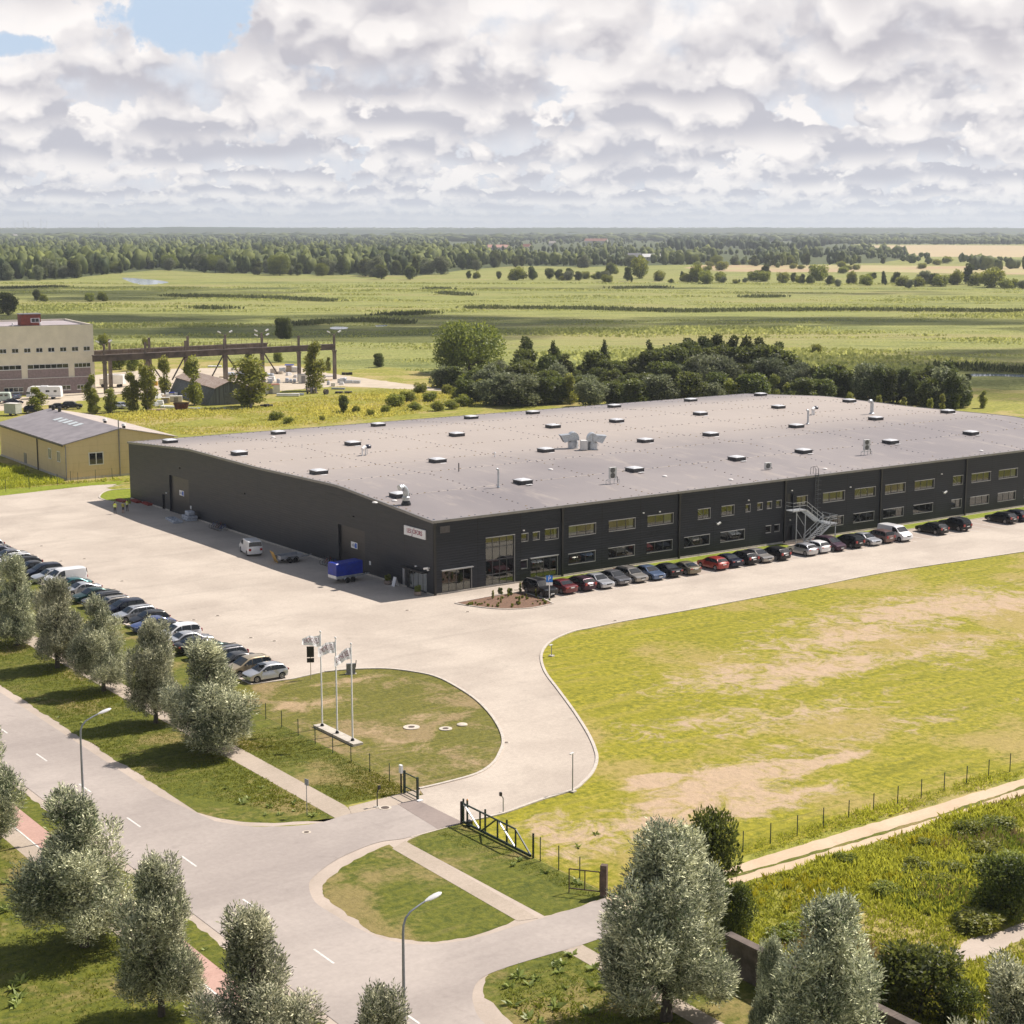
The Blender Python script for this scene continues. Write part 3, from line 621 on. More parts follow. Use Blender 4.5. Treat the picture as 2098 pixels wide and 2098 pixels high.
for k in range(5): s = a + (b - a) * k / 4; bx(w, gable, max(a, s - .03), min(b, s + .03), c + .07, d - .07, .14, .2)
en = w.obj('entrance_door', m_frame, wh); en['label'] = 'glazed main entrance by the corner with flower tubs'
MB().poly([(.17, a, c), (.17, b, c), (.17, b, d), (.17, a, d)]).obj('pane', m_glass, en)
MB().box(-.75, .02, 1.2, 5.75, 2.38, 2.55).obj('canopy', m_black, wh)
# roof
def roof_mat():
    m, nt, b, _ = new_mat('roof_membrane')
    tc = nt.nodes.new('ShaderNodeTexCoord').outputs['Object']
    f = noi(nt, tc, .045, 4, .55, .3); g = noi(nt, scl(nt, tc, (1, .25, 1)), .5, 4, .7); h = noi(nt, tc, 4, 2, .6)
    sx = nd(nt, 'ShaderNodeSeparateXYZ', {0: tc})
    c = mixc(nt, sstep(nt, f, .35, .65), (.20, .18, .183), (.265, .237, .23))
    beige_band = mth(nt, 'MULTIPLY', sstep(nt, sx.outputs[1], 14, 46), mth(nt, 'SUBTRACT', 1.0, sstep(nt, sx.outputs[1], 62, 84)))  # sun reflection on the middle slopes, with sandy stains, put into the colour
    c = mixc(nt, mth(nt, 'MULTIPLY', beige_band, .6), c, (.50, .43, .36))
    c = mixc(nt, mth(nt, 'MULTIPLY', sstep(nt, g, .52, .72), .3), c, (.50, .43, .36))
    fr = mth(nt, 'FRACT', mth(nt, 'MULTIPLY', sx.outputs[0], 1 / 1.45))
    c = mixc(nt, mth(nt, 'MULTIPLY', sstep(nt, fr, .06, .0), .18), c, (.2, .18, .18))
    c = mixc(nt, mth(nt, 'MULTIPLY', h, .2), c, (.2, .18, .18))
    nt.links.new(c, b.inputs['Base Color']); b.inputs['Roughness'].default_value = .55; b.inputs['Specular IOR Level'].default_value = .35
    bump(nt, b, h, .01, .4); return m
m_roof = roof_mat()
rb = MB(); NY = 48
ys = [84 * k / NY for k in range(NY + 1)]
def zs_(y): return sum(zroof(min(84, max(0, y + o))) for o in (-1.5, -.75, 0, .75, 1.5)) / 5
for a, b in zip(ys, ys[1:]): rb.poly([(-.05, a, zs_(a) + .01), (BL + .05, a, zs_(a) + .01), (BL + .05, b, zs_(b) + .01), (-.05, b, zs_(b) + .01)])
roof = rb.obj('roof', m_roof, wh, 60)
MB().box(-.16, BL + .16, -.16, .01, 8.22, 8.50).obj('roof_edge', m_trim, wh); MB().box(-.16, BL + .16, 83.99, 84.16, 8.4, 8.68).obj('roof_edge', m_trim, wh)
for X0, X1 in ((-.15, .04), (BL - .04, BL + .15)):
    tg = MB()
    for a, b in zip(ys, ys[1:]):
        za, zb = zs_(a), zs_(b); i = len(tg.v)
        tg.v += [(X0, a, za - .22), (X1, a, za - .22), (X1, a, za + .07), (X0, a, za + .07), (X0, b, zb - .22), (X1, b, zb - .22), (X1, b, zb + .07), (X0, b, zb + .07)]
        for q in ((3, 2, 6, 7), (0, 3, 7, 4), (2, 1, 5, 6), (1, 0, 4, 5)): tg.f.append(tuple(i + k for k in q)); tg.m.append(0)
    tg.obj('roof_edge', m_trim, wh)
# welded seams and fastener caps of the membrane
se_ = MB(); dt = [MB() for _ in range(3)]
rr = random.Random(3)
for y in (.55, 12.8, 24.2, 34.4, 45.6, 57.5, 68.5, 83.3):
    z = zroof(y) + .012; x = .5
    while x < BL - 1:
        L = rr.uniform(2, 9)
        if rr.random() < (.85 if x < 60 else .35): se_.box(x, min(BL - .5, x + L), y - .05, y + .05, z, z + .015)
        x += L + rr.uniform(.2, 1.5)
    x = .5
    while x < BL - .5:
        dt[rr.randrange(3)].box(x - .075, x + .075, y - .07, y + .07, z, z + .06); x += rr.uniform(.7, 2.2)
for x in (.5, 14, 31.8, 49.8, 67.8, 86, 104, 122):
    y = .8
    while y < 83:
        z = zs_(y); yy = y + rr.uniform(-.05, .05); xx = x + rr.uniform(-.12, .12)
        dt[rr.randrange(3)].box(xx - .075, xx + .075, yy - .07, yy + .07, z, z + .06); y += rr.uniform(.9, 1.8)
props(se_.obj('roof_seam', M('seam_pale', (.60, .53, .46), .6, var=.2), wh), kind='stuff')
for k, (n, c) in enumerate((('ochre', (.30, .22, .10)), ('brown', (.12, .09, .075)), ('slate', (.12, .14, .18)))):
    props(dt[k].obj('roof_fixing', M('fixing_' + n, c, .7, var=.3), wh), kind='stuff')
# skylights in four rows
m_dome = M('dome', (.62, .63, .65), .25, var=.05); m_up = M('upstand', (.035, .035, .04), .5, var=.15)
sk = MB().box(-.88, .88, -.88, .88, -.1, .42).mesh('skylight', m_up)
skf = MB().box(-.95, .95, -.95, .95, .422, .48).mesh('skylight_frame', m_trim)
bm_ = MB(); q = .84
bm_.v = [(-q, -q, .482), (q, -q, .482), (q, q, .482), (-q, q, .482), (-.55, -.55, .60), (.55, -.55, .60), (.55, .55, .60), (-.55, .55, .60)]
bm_.f = [(4, 5, 6, 7), (0, 1, 5, 4), (1, 2, 6, 5), (2, 3, 7, 6), (3, 0, 4, 7)]; bm_.m = [0] * 5
skd = bm_.mesh('skylight_dome', m_dome)
for y in (12.3, 31.5, 53.7, 76.3):
    for x in (3.3, 21.3, 39.3, 57.4, 70.2, 88.2, 106.3, 124):
        o = link('skylight', sk, wh); o.location = (x, y, zroof(y))
        for n, me in (('frame', skf), ('dome', skd)): link(n, me, o)
        if rr.random() < .7:
            l = MB().box(-.5, .4, -1.6, -1.25, .0, .05).obj('flashing', m_signw, o)
# downpipes and plinth
for x in (.16, 18, 36.2, 54.4, 72.6, 90.3, 108.3, 126.2):
    g = MB().box(x - .13, x + .13, -.17, -.005, .05, 8.22).box(x - .2, x + .2, -.2, -.005, 7.9, 8.2); g.obj('downpipe', m_black, wh)
MB().box(-.06, BL, -.06, -.003, 0, .22).obj('plinth', m_conc, wh)
g = MB(); [g.box(-.10, -.003, a, b, 0, .20) for a, b in ((-.06, 1.3), (5.6, 14.7), (21.2, 63.1), (69.9, 71.2), (72.4, 84))]; g.obj('plinth', m_conc, wh)
# lamps, cameras, vents on the walls
m_lampw = M('lamp_white', (.78, .78, .76), .3, var=.03)
for (x, z) in ((12.4, 6.05), (33.0, 6.2), (30.4, 6.3), (47.9, 6.2), (55.6, 6.75), (55.4, 2.9), (66.6, 6.2), (85, 6.4)):
    MB().box(x - .1, x + .1, -.14, 0, z, z + .12).obj('wall_lamp', m_lampw, wh)
for x, z in ((42.4, 3.9), (85.4, 3.9)):
    g = MB().bar((x, 0, z), (x, -.5, z + .05), .06); f = g.obj('floodlight', m_alu, wh); MB().bar((x - .25, -.55, z - .12), (x + .25, -.55, z + .12), .22, .16).obj('lamp_head', m_lampw, f)
for y, z in ((3.5, 2.75), (1.0, 2.72), (17.4, 6.5), (66, 6.7), (45.8, 5.6), (70.7, 2.5)):
    MB().box(-.16, 0, y - .12, y + .12, z, z + .14).obj('wall_lamp', m_lampw if z < 6 and y < 4 or y > 70 else m_black, wh)
g = MB().bar((0, .75, 3.05), (-.35, .75, 3.05), .08); f = g.obj('security_camera', m_lampw, wh); MB().bar((-.3, .62, 3.1), (-.62, 1.05, 3.0), .2, .2).obj('camera_body', m_lampw, f)
MB().box(.9, 2.2, -.04, -.003, 7.0, 7.75).obj('vent_grille', M('vent_grey', (.07, .065, .065), .5, var=.2), wh)
for y in (13.6, 62.6): MB().box(-.08, 0, y - .16, y + .16, 1.3, 1.75).obj('notice', m_signw, wh)
MB().box(-.12, 0, 5.9, 6.3, .2, 2.3).obj('notice', m_alu, wh)
# roof access ladder
lx = 60.0; g = MB()
for s in (-.25, .25): g.bar((lx + s, -.22, 2.6), (lx + s, -.22, 9.3), .06); g.tube([(lx + s, -.22, 9.3), (lx + s, .1, 9.62), (lx + s, .7, 9.4), (lx + s, .75, 8.5)], .03, 6)
for k in range(22): g.bar((lx - .25, -.22, 2.8 + .28 * k), (lx + .25, -.22, 2.8 + .28 * k), .035)
lad = g.obj('ladder', M('ladder_steel', (.10, .11, .12), .5, .5, var=.1), wh); g = MB()
for k in range(8):
    z = 4.2 + .6 * k; g.tube([(lx - .25, -.22, z), (lx - .3, -.7, z), (lx, -.9, z), (lx + .3, -.7, z), (lx + .25, -.22, z)], .02, 5)
g.obj('safety_hoop', M('ladder_steel', (.1, .11, .12)), lad)
# outside stair
st = thing('fire_escape', 'x', 'x'); del st['label'], st['category']; st.parent = wh
def rail(mb, pts, h=1.05):
    for p, q in zip(pts, pts[1:]):
        p, q = Vector(p), Vector(q); n = max(1, int((q - p).length / 1.1))
        for hh in (h, h * .55): mb.bar(p + Vector((0, 0, hh)), q + Vector((0, 0, hh)), .05)
        for k in range(n + 1):
            m = p.lerp(q, k / n); mb.bar(m, m + Vector((0, 0, h)), .05)
ZL, ZM = 4.35, 2.35
MB().box(54.5, 57.0, -1.45, -.05, ZL - .12, ZL).obj('landing', m_galv, st)
def flight(x0, z0, x1, z1, y0, y1, n, name):
    mb = MB()
    for y in (y0, y1): mb.bar((x0, y, z0 - .12), (x1, y, z1 - .12), .06, .26)
    for k in range(n):
        t = (k + .5) / n; x = x0 + (x1 - x0) * t; z = z0 + (z1 - z0) * t; mb.box(x - .14, x + .14, y0 + .04, y1 - .04, z - .02, z + .02)
    o = mb.obj(name, m_galv, st); return o
flight(57.0, ZL, 60.0, ZM, -1.42, -.25, 11, 'flight')
MB().box(60.0, 61.3, -2.85, -.1, ZM - .12, ZM).obj('landing', m_galv, st)
flight(60.0, ZM, 56.4, .1, -2.85, -1.6, 13, 'flight')
g = MB(); rail(g, [(54.5, -.1, ZL), (54.5, -1.42, ZL), (57.0, -1.42, ZL), (60.0, -1.42, ZM), ]); g.obj('railing', m_galv, st)
g = MB(); rail(g, [(61.3, -.1, ZM), (61.3, -2.85, ZM), (60.0, -2.85, ZM), (56.4, -2.85, .1)]); rail(g, [(60.0, -1.6, ZM), (56.4, -1.6, .1)]); g.obj('railing', m_galv, st)
g = MB()
for x in (55.2, 56.8): g.bar((x, -1.4, 0), (x, -1.4, ZL - .12), .11)
g.bar((55.2, -1.4, 4.0), (56.8, -1.4, 2.1), .05); g.bar((55.2, -1.4, 2.0), (56.8, -1.4, .1), .05)
for y in (-.3, -2.7): g.bar((61.1, y, 0), (61.1, y, ZM - .12), .1)
g.obj('post', m_galv, st)
# company sign by the corner
sg = thing('wall_sign', 'white company name board high on the dark gable by the corner', 'sign', (-.16, 3.63, 6.15))
MB().box(-.0, .14, -2.2, 2.2, 0, 1.06).obj('sign_board', m_signw, sg)
m_red = M('letter_red', (.30, .012, .06), .5, var=.03); m_redp = M('letter_plum', (.16, .02, .10), .5, var=.03)
def put_text(body, size, parent, loc, mat, sx=1.0, mirror=False):
    me = text_mesh(body, size, .012); me.materials.append(mat); o = link('lettering', me, parent)
    o.rotation_euler = (R(90), 0, R(-90)); o.location = loc; o.scale = (sx, 1, 1); return o
put_text('LES', .72, sg, (-.016, 1.12, .55), m_red, .86); put_text('J', .95, sg, (-.016, .46, .46), m_redp, .8); put_text('ÖFORS', .72, sg, (-.016, -.66, .57), m_red, .86)
# ------------------------------------------------------------------ things standing on the warehouse roof
def bent_pipe(name, label, px, py, rad, h, reach, ang, base=None, loc=None):
    p = loc or on_roof(px, py); t = thing(name, label, 'roof vent', (p[0], p[1], zroof(p[1]) + .03))
    pts = [(0, 0, 0), (0, 0, h)]; n = 6
    dx, dy = math.cos(ang), math.sin(ang)
    for k in range(1, n + 1):
        a = math.pi * .62 * k / n; r = reach
        pts.append((dx * r * (1 - math.cos(a)), dy * r * (1 - math.cos(a)), h + r * math.sin(a)))
    MB().tube(pts, rad, 14).obj('pipe', m_galv, t, 50)
    b = MB().lathe([(rad * 1.6, 0), (rad * 1.6, .12), (rad * 1.15, .5 if base else .2), (rad * 1.15, .5 if base else .22)], n=14)
    b.obj('base', m_black if base else m_galv, t, 40)
    if base: MB().lathe([(rad * 1.3, .5), (rad * 1.3, .9), (rad * 1.08, .98)], n=14).obj('collar', m_alu, t, 40)
    return t
m_whp = M('white_duct', (.80, .80, .79), .35, var=.04)
bent_pipe('exhaust_pipe', 'fat silver bent exhaust pipe on black base near the roof corner above the sign', 832, 1034, .36, 1.35, .75, R(190), True)
bent_pipe('vent_pipe', 'thin tall silver pipe with hooked top on the front roof slope', 1021, 999, .12, 2.1, .22, R(190))
bent_pipe('vent_pipe', 'thin white pipe with hooked top far along the roof ridge', 1655, 869, .16, 2.0, .24, R(190))
bent_pipe('exhaust_pipe', 'white hooked exhaust pipe rising behind a skylight at the far roof end', 1786, 848, .3, 1.6, .6, R(190))
MB_ = MB().lathe([(.07, 0), (.07, 1.1)], n=8); o = MB_.obj('roof_pipe', m_black, None, 40); o.location = on_roof(940, 966); props(o, 'short dark stub pipe upright on the roof beyond the hooked pipe', 'roof pipe')
MB_ = MB().lathe([(.09, 0), (.09, .5), (.16, .5), (.12, .65)], n=8); o = MB_.obj('roof_pipe', m_whp, None, 40); o.location = on_roof(1014, 936); props(o, 'tiny white capped pipe in the middle of the grey roof', 'roof pipe')
def split_duct(px, py, label):
    p = on_roof(px, py); t = thing('roof_fan', label, 'roof fan', (p.x, p.y, zroof(p.y)), R(20))
    for x in (-.35, .35): MB().tube([(x, 0, 0), (x, 0, .75), (x + .1, 0, 1.05)], .12, 10).obj('duct', m_whp, t, 50)
    MB().tube([(-.35, 0, .9), (.1, 0, 1.15), (.75, -.1, 1.15)], .26, 12).obj('duct', m_whp, t, 50)
    MB().lathe([(.1, -.05), (.42, .0), (.46, .35), (.3, .5)], (.75, -.1, .95), 14).obj('fan_housing', M('housing_navy', (.02, .025, .05), .4, var=.1), t, 40)
    for x in (.7, 1.2): MB().bar((x, .35, 0), (x, .35, 1.0), .05).obj('leg', m_galv, t)
split_duct(746, 933, 'white twin duct with dark fan housing on the roof near the gable')
split_duct(1666, 850, 'white curved duct with dark fan housing far back on the roof')
def hood(px, py, rz, label):
    p = on_roof(px, py); t = thing('ventilation_cowl', label, 'roof vent', (p.x, p.y, zroof(p.y)), rz)
    MB().lathe([(.75, 0), (.75, .95), (.62, 1.0), (.62, 1.2)], n=18).obj('base', m_galv, t, 40)
    g = MB(); n = 10; prof = [(math.cos(a), math.sin(a)) for a in [math.pi * k / n for k in range(n + 1)]]
    # quarter-round elbow of square section turning sideways
    for k in range(n):
        a, b = math.pi * k / n * .95, math.pi * (k + 1) / n * .95
        A = (-.75 * math.cos(a), 1.15 + .95 * math.sin(a) + .25); B = (-.75 * math.cos(b), 1.15 + .95 * math.sin(b) + .25)
        g.poly([(A[0], -.7, A[1]), (B[0], -.7, B[1]), (B[0], .7, B[1]), (A[0], .7, A[1])])
    ring = [(-.75 * math.cos(math.pi * k / n * .95), 1.4 + .95 * math.sin(math.pi * k / n * .95)) for k in range(n + 1)]
    for y in (-.7, .7): g.poly([(x, y, z) for x, z in ring] + [(.75, y, 1.2), (-.75, y, 1.2)])
    g.poly([(-.75, -.7, 1.2), (.75, -.7, 1.2), (.75, .7, 1.2), (-.75, .7, 1.2)])
    g.poly([(-.75, -.7, 1.2), (-.75, .7, 1.2), (-.75, .7, 1.4), (-.75, -.7, 1.4)])
    g.obj('elbow', m_galv, t)
    # flared mouth
    m = MB(); a = [(.55, -.68, 1.15), (.55, .68, 1.15), (.55, .68, 2.05), (.55, -.68, 2.05)]; b = [(1.45, -.8, .95), (1.45, .8, .95), (1.95, .8, 1.75), (1.45, .8, 2.2)]
    b = [(1.35, -.8, .9), (1.35, .8, .9), (1.95, .8, 1.95), (1.95, -.8, 1.95)]
    for k in range(4): l = (k + 1) % 4; m.poly([a[k], a[l], b[l], b[k]])
    m.obj('hood', m_galv, t); MB().poly([(x - .12, y * .93, z * .98 + .02) for x, y, z in b]).obj('bird_mesh', M('mesh_grey', (.25, .26, .28), .5, .3, var=.2), t)
    MB().box(-.02, .02, -.72, -.701, 1.2, 2.2).obj('stiffener', m_black, t)
hood(1174, 918, R(155), 'big galvanised intake cowl on the roof, its mouth turned towards the gable')
hood(1213, 920, R(-30), 'big galvanised intake cowl on the roof, its mouth turned away from the gable')
def condenser(p, label, fans, w=.95, d=.38, h=1.35, stand=.75, rz=R(-8)):
    t = thing('air_conditioner', label, 'air conditioner', (p.x, p.y, zroof(p.y)), rz)
    MB().box(-w / 2, w / 2, -d / 2, d / 2, stand, stand + h).obj('casing', M('casing_white', (.62, .62, .60), .5, var=.06), t)
    for k in range(fans):
        z = stand + h * (k + .5) / fans
        for sgn in (-1,):
            f = MB().lathe([(.0, -.012), (.34, -.012), (.34, .0)], (0 - .1, -d / 2, z), 18, 0, 'y').obj('fan', M('fan_dark', (.06, .06, .065), .5, var=.2), t)
            g = MB(); [g.box(-.1 - .34, -.1 + .34, -d / 2 - .03, -d / 2 - .018, z - .3 + .12 * j - .008, z - .3 + .12 * j + .008) for j in range(6)]; g.obj('fan_guard', m_alu, f)
    if stand > .3:
        g = MB()
        for x in (-.95, .95):
            g.bar((x, -.0, 0), (x, 0, .5), .05)
            g.bar((x, 0, .5), (x * .3, 0, stand), .05)
        for x in (-.3, .3): g.bar((x, .1, 0), (x, .1, stand), .06)
        g.bar((-.95, 0, .5), (.95, 0, .5), .05); g.obj('stand', m_galv, t)
    MB().tube([(w / 2, 0, stand + .2), (w / 2 + .25, .05, stand + .1), (w / 2 + .28, .05, .1)], .05, 6).obj('hose', m_black, t)
condenser(on_roof(1255, 991), 'tall twin fan air conditioner on stand, front roof slope between two skylights', 2)
condenser(on_roof(1573, 962), 'small boxy air conditioner low on the roof edge near the ladder', 1, .9, .4, .85, .12)
condenser(on_roof(1775, 932), 'tall twin fan air conditioner on stand beyond the roof ladder', 2, h=1.45)
condenser(on_roof(1196, 922), 'grey air conditioner squeezed between the two big intake cowls', 1, 1.1, .9, 1.3, .1, R(60))
for i, (px, py) in enumerate(((808, 1026), (1128, 962), (1362, 976), (1497, 983), (1690, 961), (2010, 924), (560, 896), (768, 1030))):
    p = on_roof(px, py); o = MB().lathe([(.34, 0), (.30, .09), (.06, .16)], n=10).obj('roof_drain', M('drain_white', (.70, .68, .66), .5, var=.1), None, 40); o.location = p
    props(o, 'small pale round drain cover lying on the grey roof', 'drain', 'pale drain covers on the roof')
# ------------------------------------------------------------------ yellow warehouse next door
YW0, YW1, YW2 = G(138, 984.6), G(0, 942.7), G(240.7, 976)
def block_wall(name, c1, c2, rows=1.35):
    m, nt, b, _ = new_mat(name); tc = nt.nodes.new('ShaderNodeTexCoord').outputs['Object']
    sx = nd(nt, 'ShaderNodeSeparateXYZ', {0: tc}); f = noi(nt, tc, .8, 5, .6); g = noi(nt, scl(nt, tc, (1, 1, .15)), 1.6, 4, .7)
    fr = mth(nt, 'FRACT', mth(nt, 'DIVIDE', sx.outputs[2], rows))
    c = mixc(nt, f, c1, c2); c = mixc(nt, mth(nt, 'MULTIPLY', sstep(nt, g, .5, .8), .5), c, tuple(.72 * v for v in c1))
    c = mixc(nt, mth(nt, 'MULTIPLY', sstep(nt, fr, .05, .0), .3), c, tuple(.4 * v for v in c1))
    nt.links.new(c, b.inputs['Base Color']); b.inputs['Roughness'].default_value = .8; bump(nt, b, f, .02, .4); return m
m_yel = block_wall('ochre_render', (.62, .485, .26), (.70, .565, .33)); m_yroof = M('slate_sheet', (.235, .215, .225), .6, var=.16, vs=.5); m_ypale = M('pale_sheet', (.44, .38, .33), .6, var=.12, vs=.6)
m_pvc = M('pvc_white', (.72, .71, .69), .4, var=.04); m_pane = M('dark_pane', (.02, .022, .026), .06, var=0, spec=1.0)
yw = thing('storage_hall', 'yellow rendered storage hall with dark pitched roof and five rooflights', 'storage hall', YW0, math.atan2((YW2 - YW0).y, (YW2 - YW0).x))
Lg, Ld, Hh, Hr = 18.6, 36.0, 5.9, 7.85
w = MB().poly([(0, 0, 0), (Lg, 0, 0), (Lg, 0, Hh), (Lg / 2, 0, Hr), (0, 0, Hh)]).poly([(0, Ld, 0), (Lg, Ld, 0), (Lg, Ld, Hh), (Lg / 2, Ld, Hr), (0, Ld, Hh)])
w.poly([(0, 0, 0), (0, Ld, 0), (0, Ld, Hh), (0, 0, Hh)]).poly([(Lg, 0, 0), (Lg, Ld, 0), (Lg, Ld, Hh), (Lg, 0, Hh)]).obj('wall', m_yel, yw)
sl_ = (Hr - Hh) / (Lg / 2)
def slope(x0, x1, y0, y1, off, th, mat, name, parent):
    mb = MB(); f = lambda x: Hh + sl_ * (x if x <= Lg / 2 else Lg - x) + off
    mb.v = [(x, y, f(x) + t) for t in (0, th) for x, y in ((x0, y0), (x1, y0), (x1, y1), (x0, y1))]
    mb.f = [(0, 3, 2, 1), (4, 5, 6, 7), (0, 1, 5, 4), (1, 2, 6, 5), (2, 3, 7, 6), (3, 0, 4, 7)]; mb.m = [0] * 6
    return mb.obj(name, mat, parent)
r1 = slope(-.6, Lg / 2, -.25, Ld + .3, .02, .16, m_yroof, 'roof', yw); r2 = slope(Lg / 2, Lg + .6, -.25, Ld + .3, .02, .16, m_ypale, 'roof', yw); r2['label'] = 'pale far roof slope'
for k in range(5): slope(Lg / 2 - 3.6, Lg / 2 - 2.0, 12 + 2.6 * k, 13.5 + 2.6 * k, .181, .05, M('rooflight', (.50, .55, .56), .3, var=.05), 'rooflight', r1)
for y in (.6, 9.5): MB().lathe([(.28, 0), (.28, .9)], (Lg / 2 + .8, y, Hr - .5), 12).obj('vent', m_black, r2, 40); MB().lathe([(.42, 0), (.3, .35), (0, .4)], (Lg / 2 + .8, y, Hr + .42), 12).obj('vent_cap', m_pvc, r2, 40)
for y in (30, 33.5): MB().lathe([(.3, 0), (.3, .8), (.4, .85), (.3, 1.1)], (Lg / 2 - .2, y, Hr - .1), 12).obj('vent', m_black, r1, 40)
MB().box(-.75, -.58, -.3, Ld + .3, Hh - .3, Hh - .12).obj('gutter', m_black, yw)
for x, y in ((-.14, -.14), (-.14, 14.5), (Lg * .48, -.1)): MB().lathe([(.1, 0), (.1, Hh + (.9 if x > 1 else -.2) + (2.6 if x > 1 else 0))], (x, y, 0), 8).obj('downpipe', m_trim if x > 1 or y < 0 else m_black, yw)
def pvc_window(place, a, b, c, d, par):
    g = MB(); t = .14
    for r in ((a, b, c, c + t), (a, b, d - t, d), (a, a + t, c + t, d - t), (b - t, b, c + t, d - t), ((a + b) / 2 - .07, (a + b) / 2 + .07, c + t, d - t)): bx(g, place, *r, -.07, .0)
    f = g.obj('window', m_pvc, par); q = MB(); bx(q, place, a + t, b - t, c + t, d - t, -.03, -.008); q.obj('pane', m_pane, f); return f
pvc_window(front, 3.7, 6.2, 2.2, 4.3, yw)
for y in (3.0, 7.5): pvc_window(gable, y, y + 1.5, 2.6, 4.4, yw)
pvc_window(front, 15.8, 17, 1.5, 4.0, yw)
MB().box(-.08, Lg, -.08, -.004, 0, .35).box(-.08, -.004, -.004, Ld, 0, .35).obj('plinth', m_conc, yw)
g = MB().box(-.06, -.003, 21.0, 22.4, 0, 2.1).obj('side_door', m_trim, yw)
g = MB(); n = 16
# ------------------------------------------------------------------ office block of the old works
OA, OB = G(196, 803.5), G(-40, 814)
of = thing('office_building', 'beige three storey works building with mauve base and red brick rooftop hut', 'office building', OA, math.atan2((OA - OB).y, (OA - OB).x))
m_beige = M('beige_render', (.74, .675, .55), .85, var=.07, vs=.4); m_mauve = M('mauve_tile', (.26, .20, .205), .7, var=.15, vs=2); m_oroof = M('felt_roof', (.36, .32, .33), .8, var=.1, vs=.2)
OL, OD, OH = 44.0, 30.0, 16.9
MB().box(-OL, 0, 0, OD, 0, OH - .5).obj('wall', m_beige, of)
MB().box(-OL, -1.2, -.12, -.003, 0, 4.0).obj('wall', m_mauve, of); MB().box(-OL, -1.1, -.2, -.003, 4.002, 4.12).obj('string_course', m_pvc, of)
g = MB().box(-OL, 0, 0, .35, OH - .5, OH).box(-.35, 0, .35, OD, OH - .5, OH).box(-OL, -.35, OD - .35, OD, OH - .5, OH); g.obj('parapet', m_beige, of)
MB().box(-OL, -.35, .35, OD - .35, OH - .499, OH - .45).obj('roof', m_oroof, of)
MB().box(-OL - .05, .05, -.05, .4, OH + .002, OH + .06).obj('coping', m_trim, of)
def o_win(a, b, c, d, n, off=0.0):
    g = MB(); t = .09; y = -off
    for r in ((a, b, c, c + t), (a, b, d - t, d)): g.box(r[0], r[1], y - .08, y - .003, r[2], r[3])
    for k in range(n + 1):
        s = a + (b - a) * k / n; g.box(max(a, s - t / 2), min(b, s + t / 2), y - .08, y - .003, c + t, d - t)
    f = g.obj('window', m_pvc, of); MB().box(a + .02, b - .02, y - .04, y - .006, c + .02, d - .02).obj('pane', m_pane, f)
    MB().box(a - .1, b + .1, y - .16, y - .003, c - .12, c - .003).obj('sill', m_pvc, f)
for k in range(15): x = -1.0 - 2.9 * k; o_win(x - 1.55, x, 10.4, 11.5, 2)
for a, b, n in ((-5.0, -1.05, 4), (-16.4, -6.5, 7), (-28.0, -17.9, 7), (-39.5, -29.4, 7)):
    o_win(a, b, 6.35, 7.45, n); MB().box(a, b, -.06, -.003, 4.13, 6.22).obj('spandrel', m_mauve, of)
for a, b, n in ((-4.6, -1.4, 4), (-10.6, -6.2, 4), (-16.2, -12.4, 3), (-22.3, -17.7, 4), (-28.5, -24, 4)): o_win(a, b, .95, 2.05, n, .12)
hut = MB().box(-15.6, -10.7, 9.5, 13.5, OH - .45, OH + 2.3).obj('rooftop_hut', M('red_brick', (.20, .055, .035), .85, var=.25, vs=1.5), of)
MB().box(-15.8, -10.5, 9.3, 13.7, OH + 2.302, OH + 2.5).obj('hut_roof', m_trim, hut)
MB().box(-13.2, -11.0, 9.44, 9.497, OH + .3, OH + 1.4).obj('hut_window', m_pvc, hut); MB().box(-13.0, -12.15, 9.40, 9.438, OH + .42, OH + 1.28).box(-12.05, -11.2, 9.40, 9.438, OH + .42, OH + 1.28).obj('hut_pane', m_pane, hut)
g = MB().bar((-14.6, 11, OH + 2.5), (-14.6, 11, OH + 5.2), .08).bar((-13.6, 11.5, OH + 2.5), (-13.6, 11.5, OH + 4.9), .05).bar((-14.9, 11, OH + 4.4), (-14.3, 11, OH + 4.4), .05); g.obj('antenna', m_black, of)
for x, y in ((-22.5, 6), (-18.5, 5), (-12, 4.2), (-27, 12)): MB().lathe([(.16, 0), (.16, .8), (.3, .8), (.2, 1.05)], (x, y, OH - .45), 8).obj('vent', m_pvc if x > -25 else m_black, of, 40)
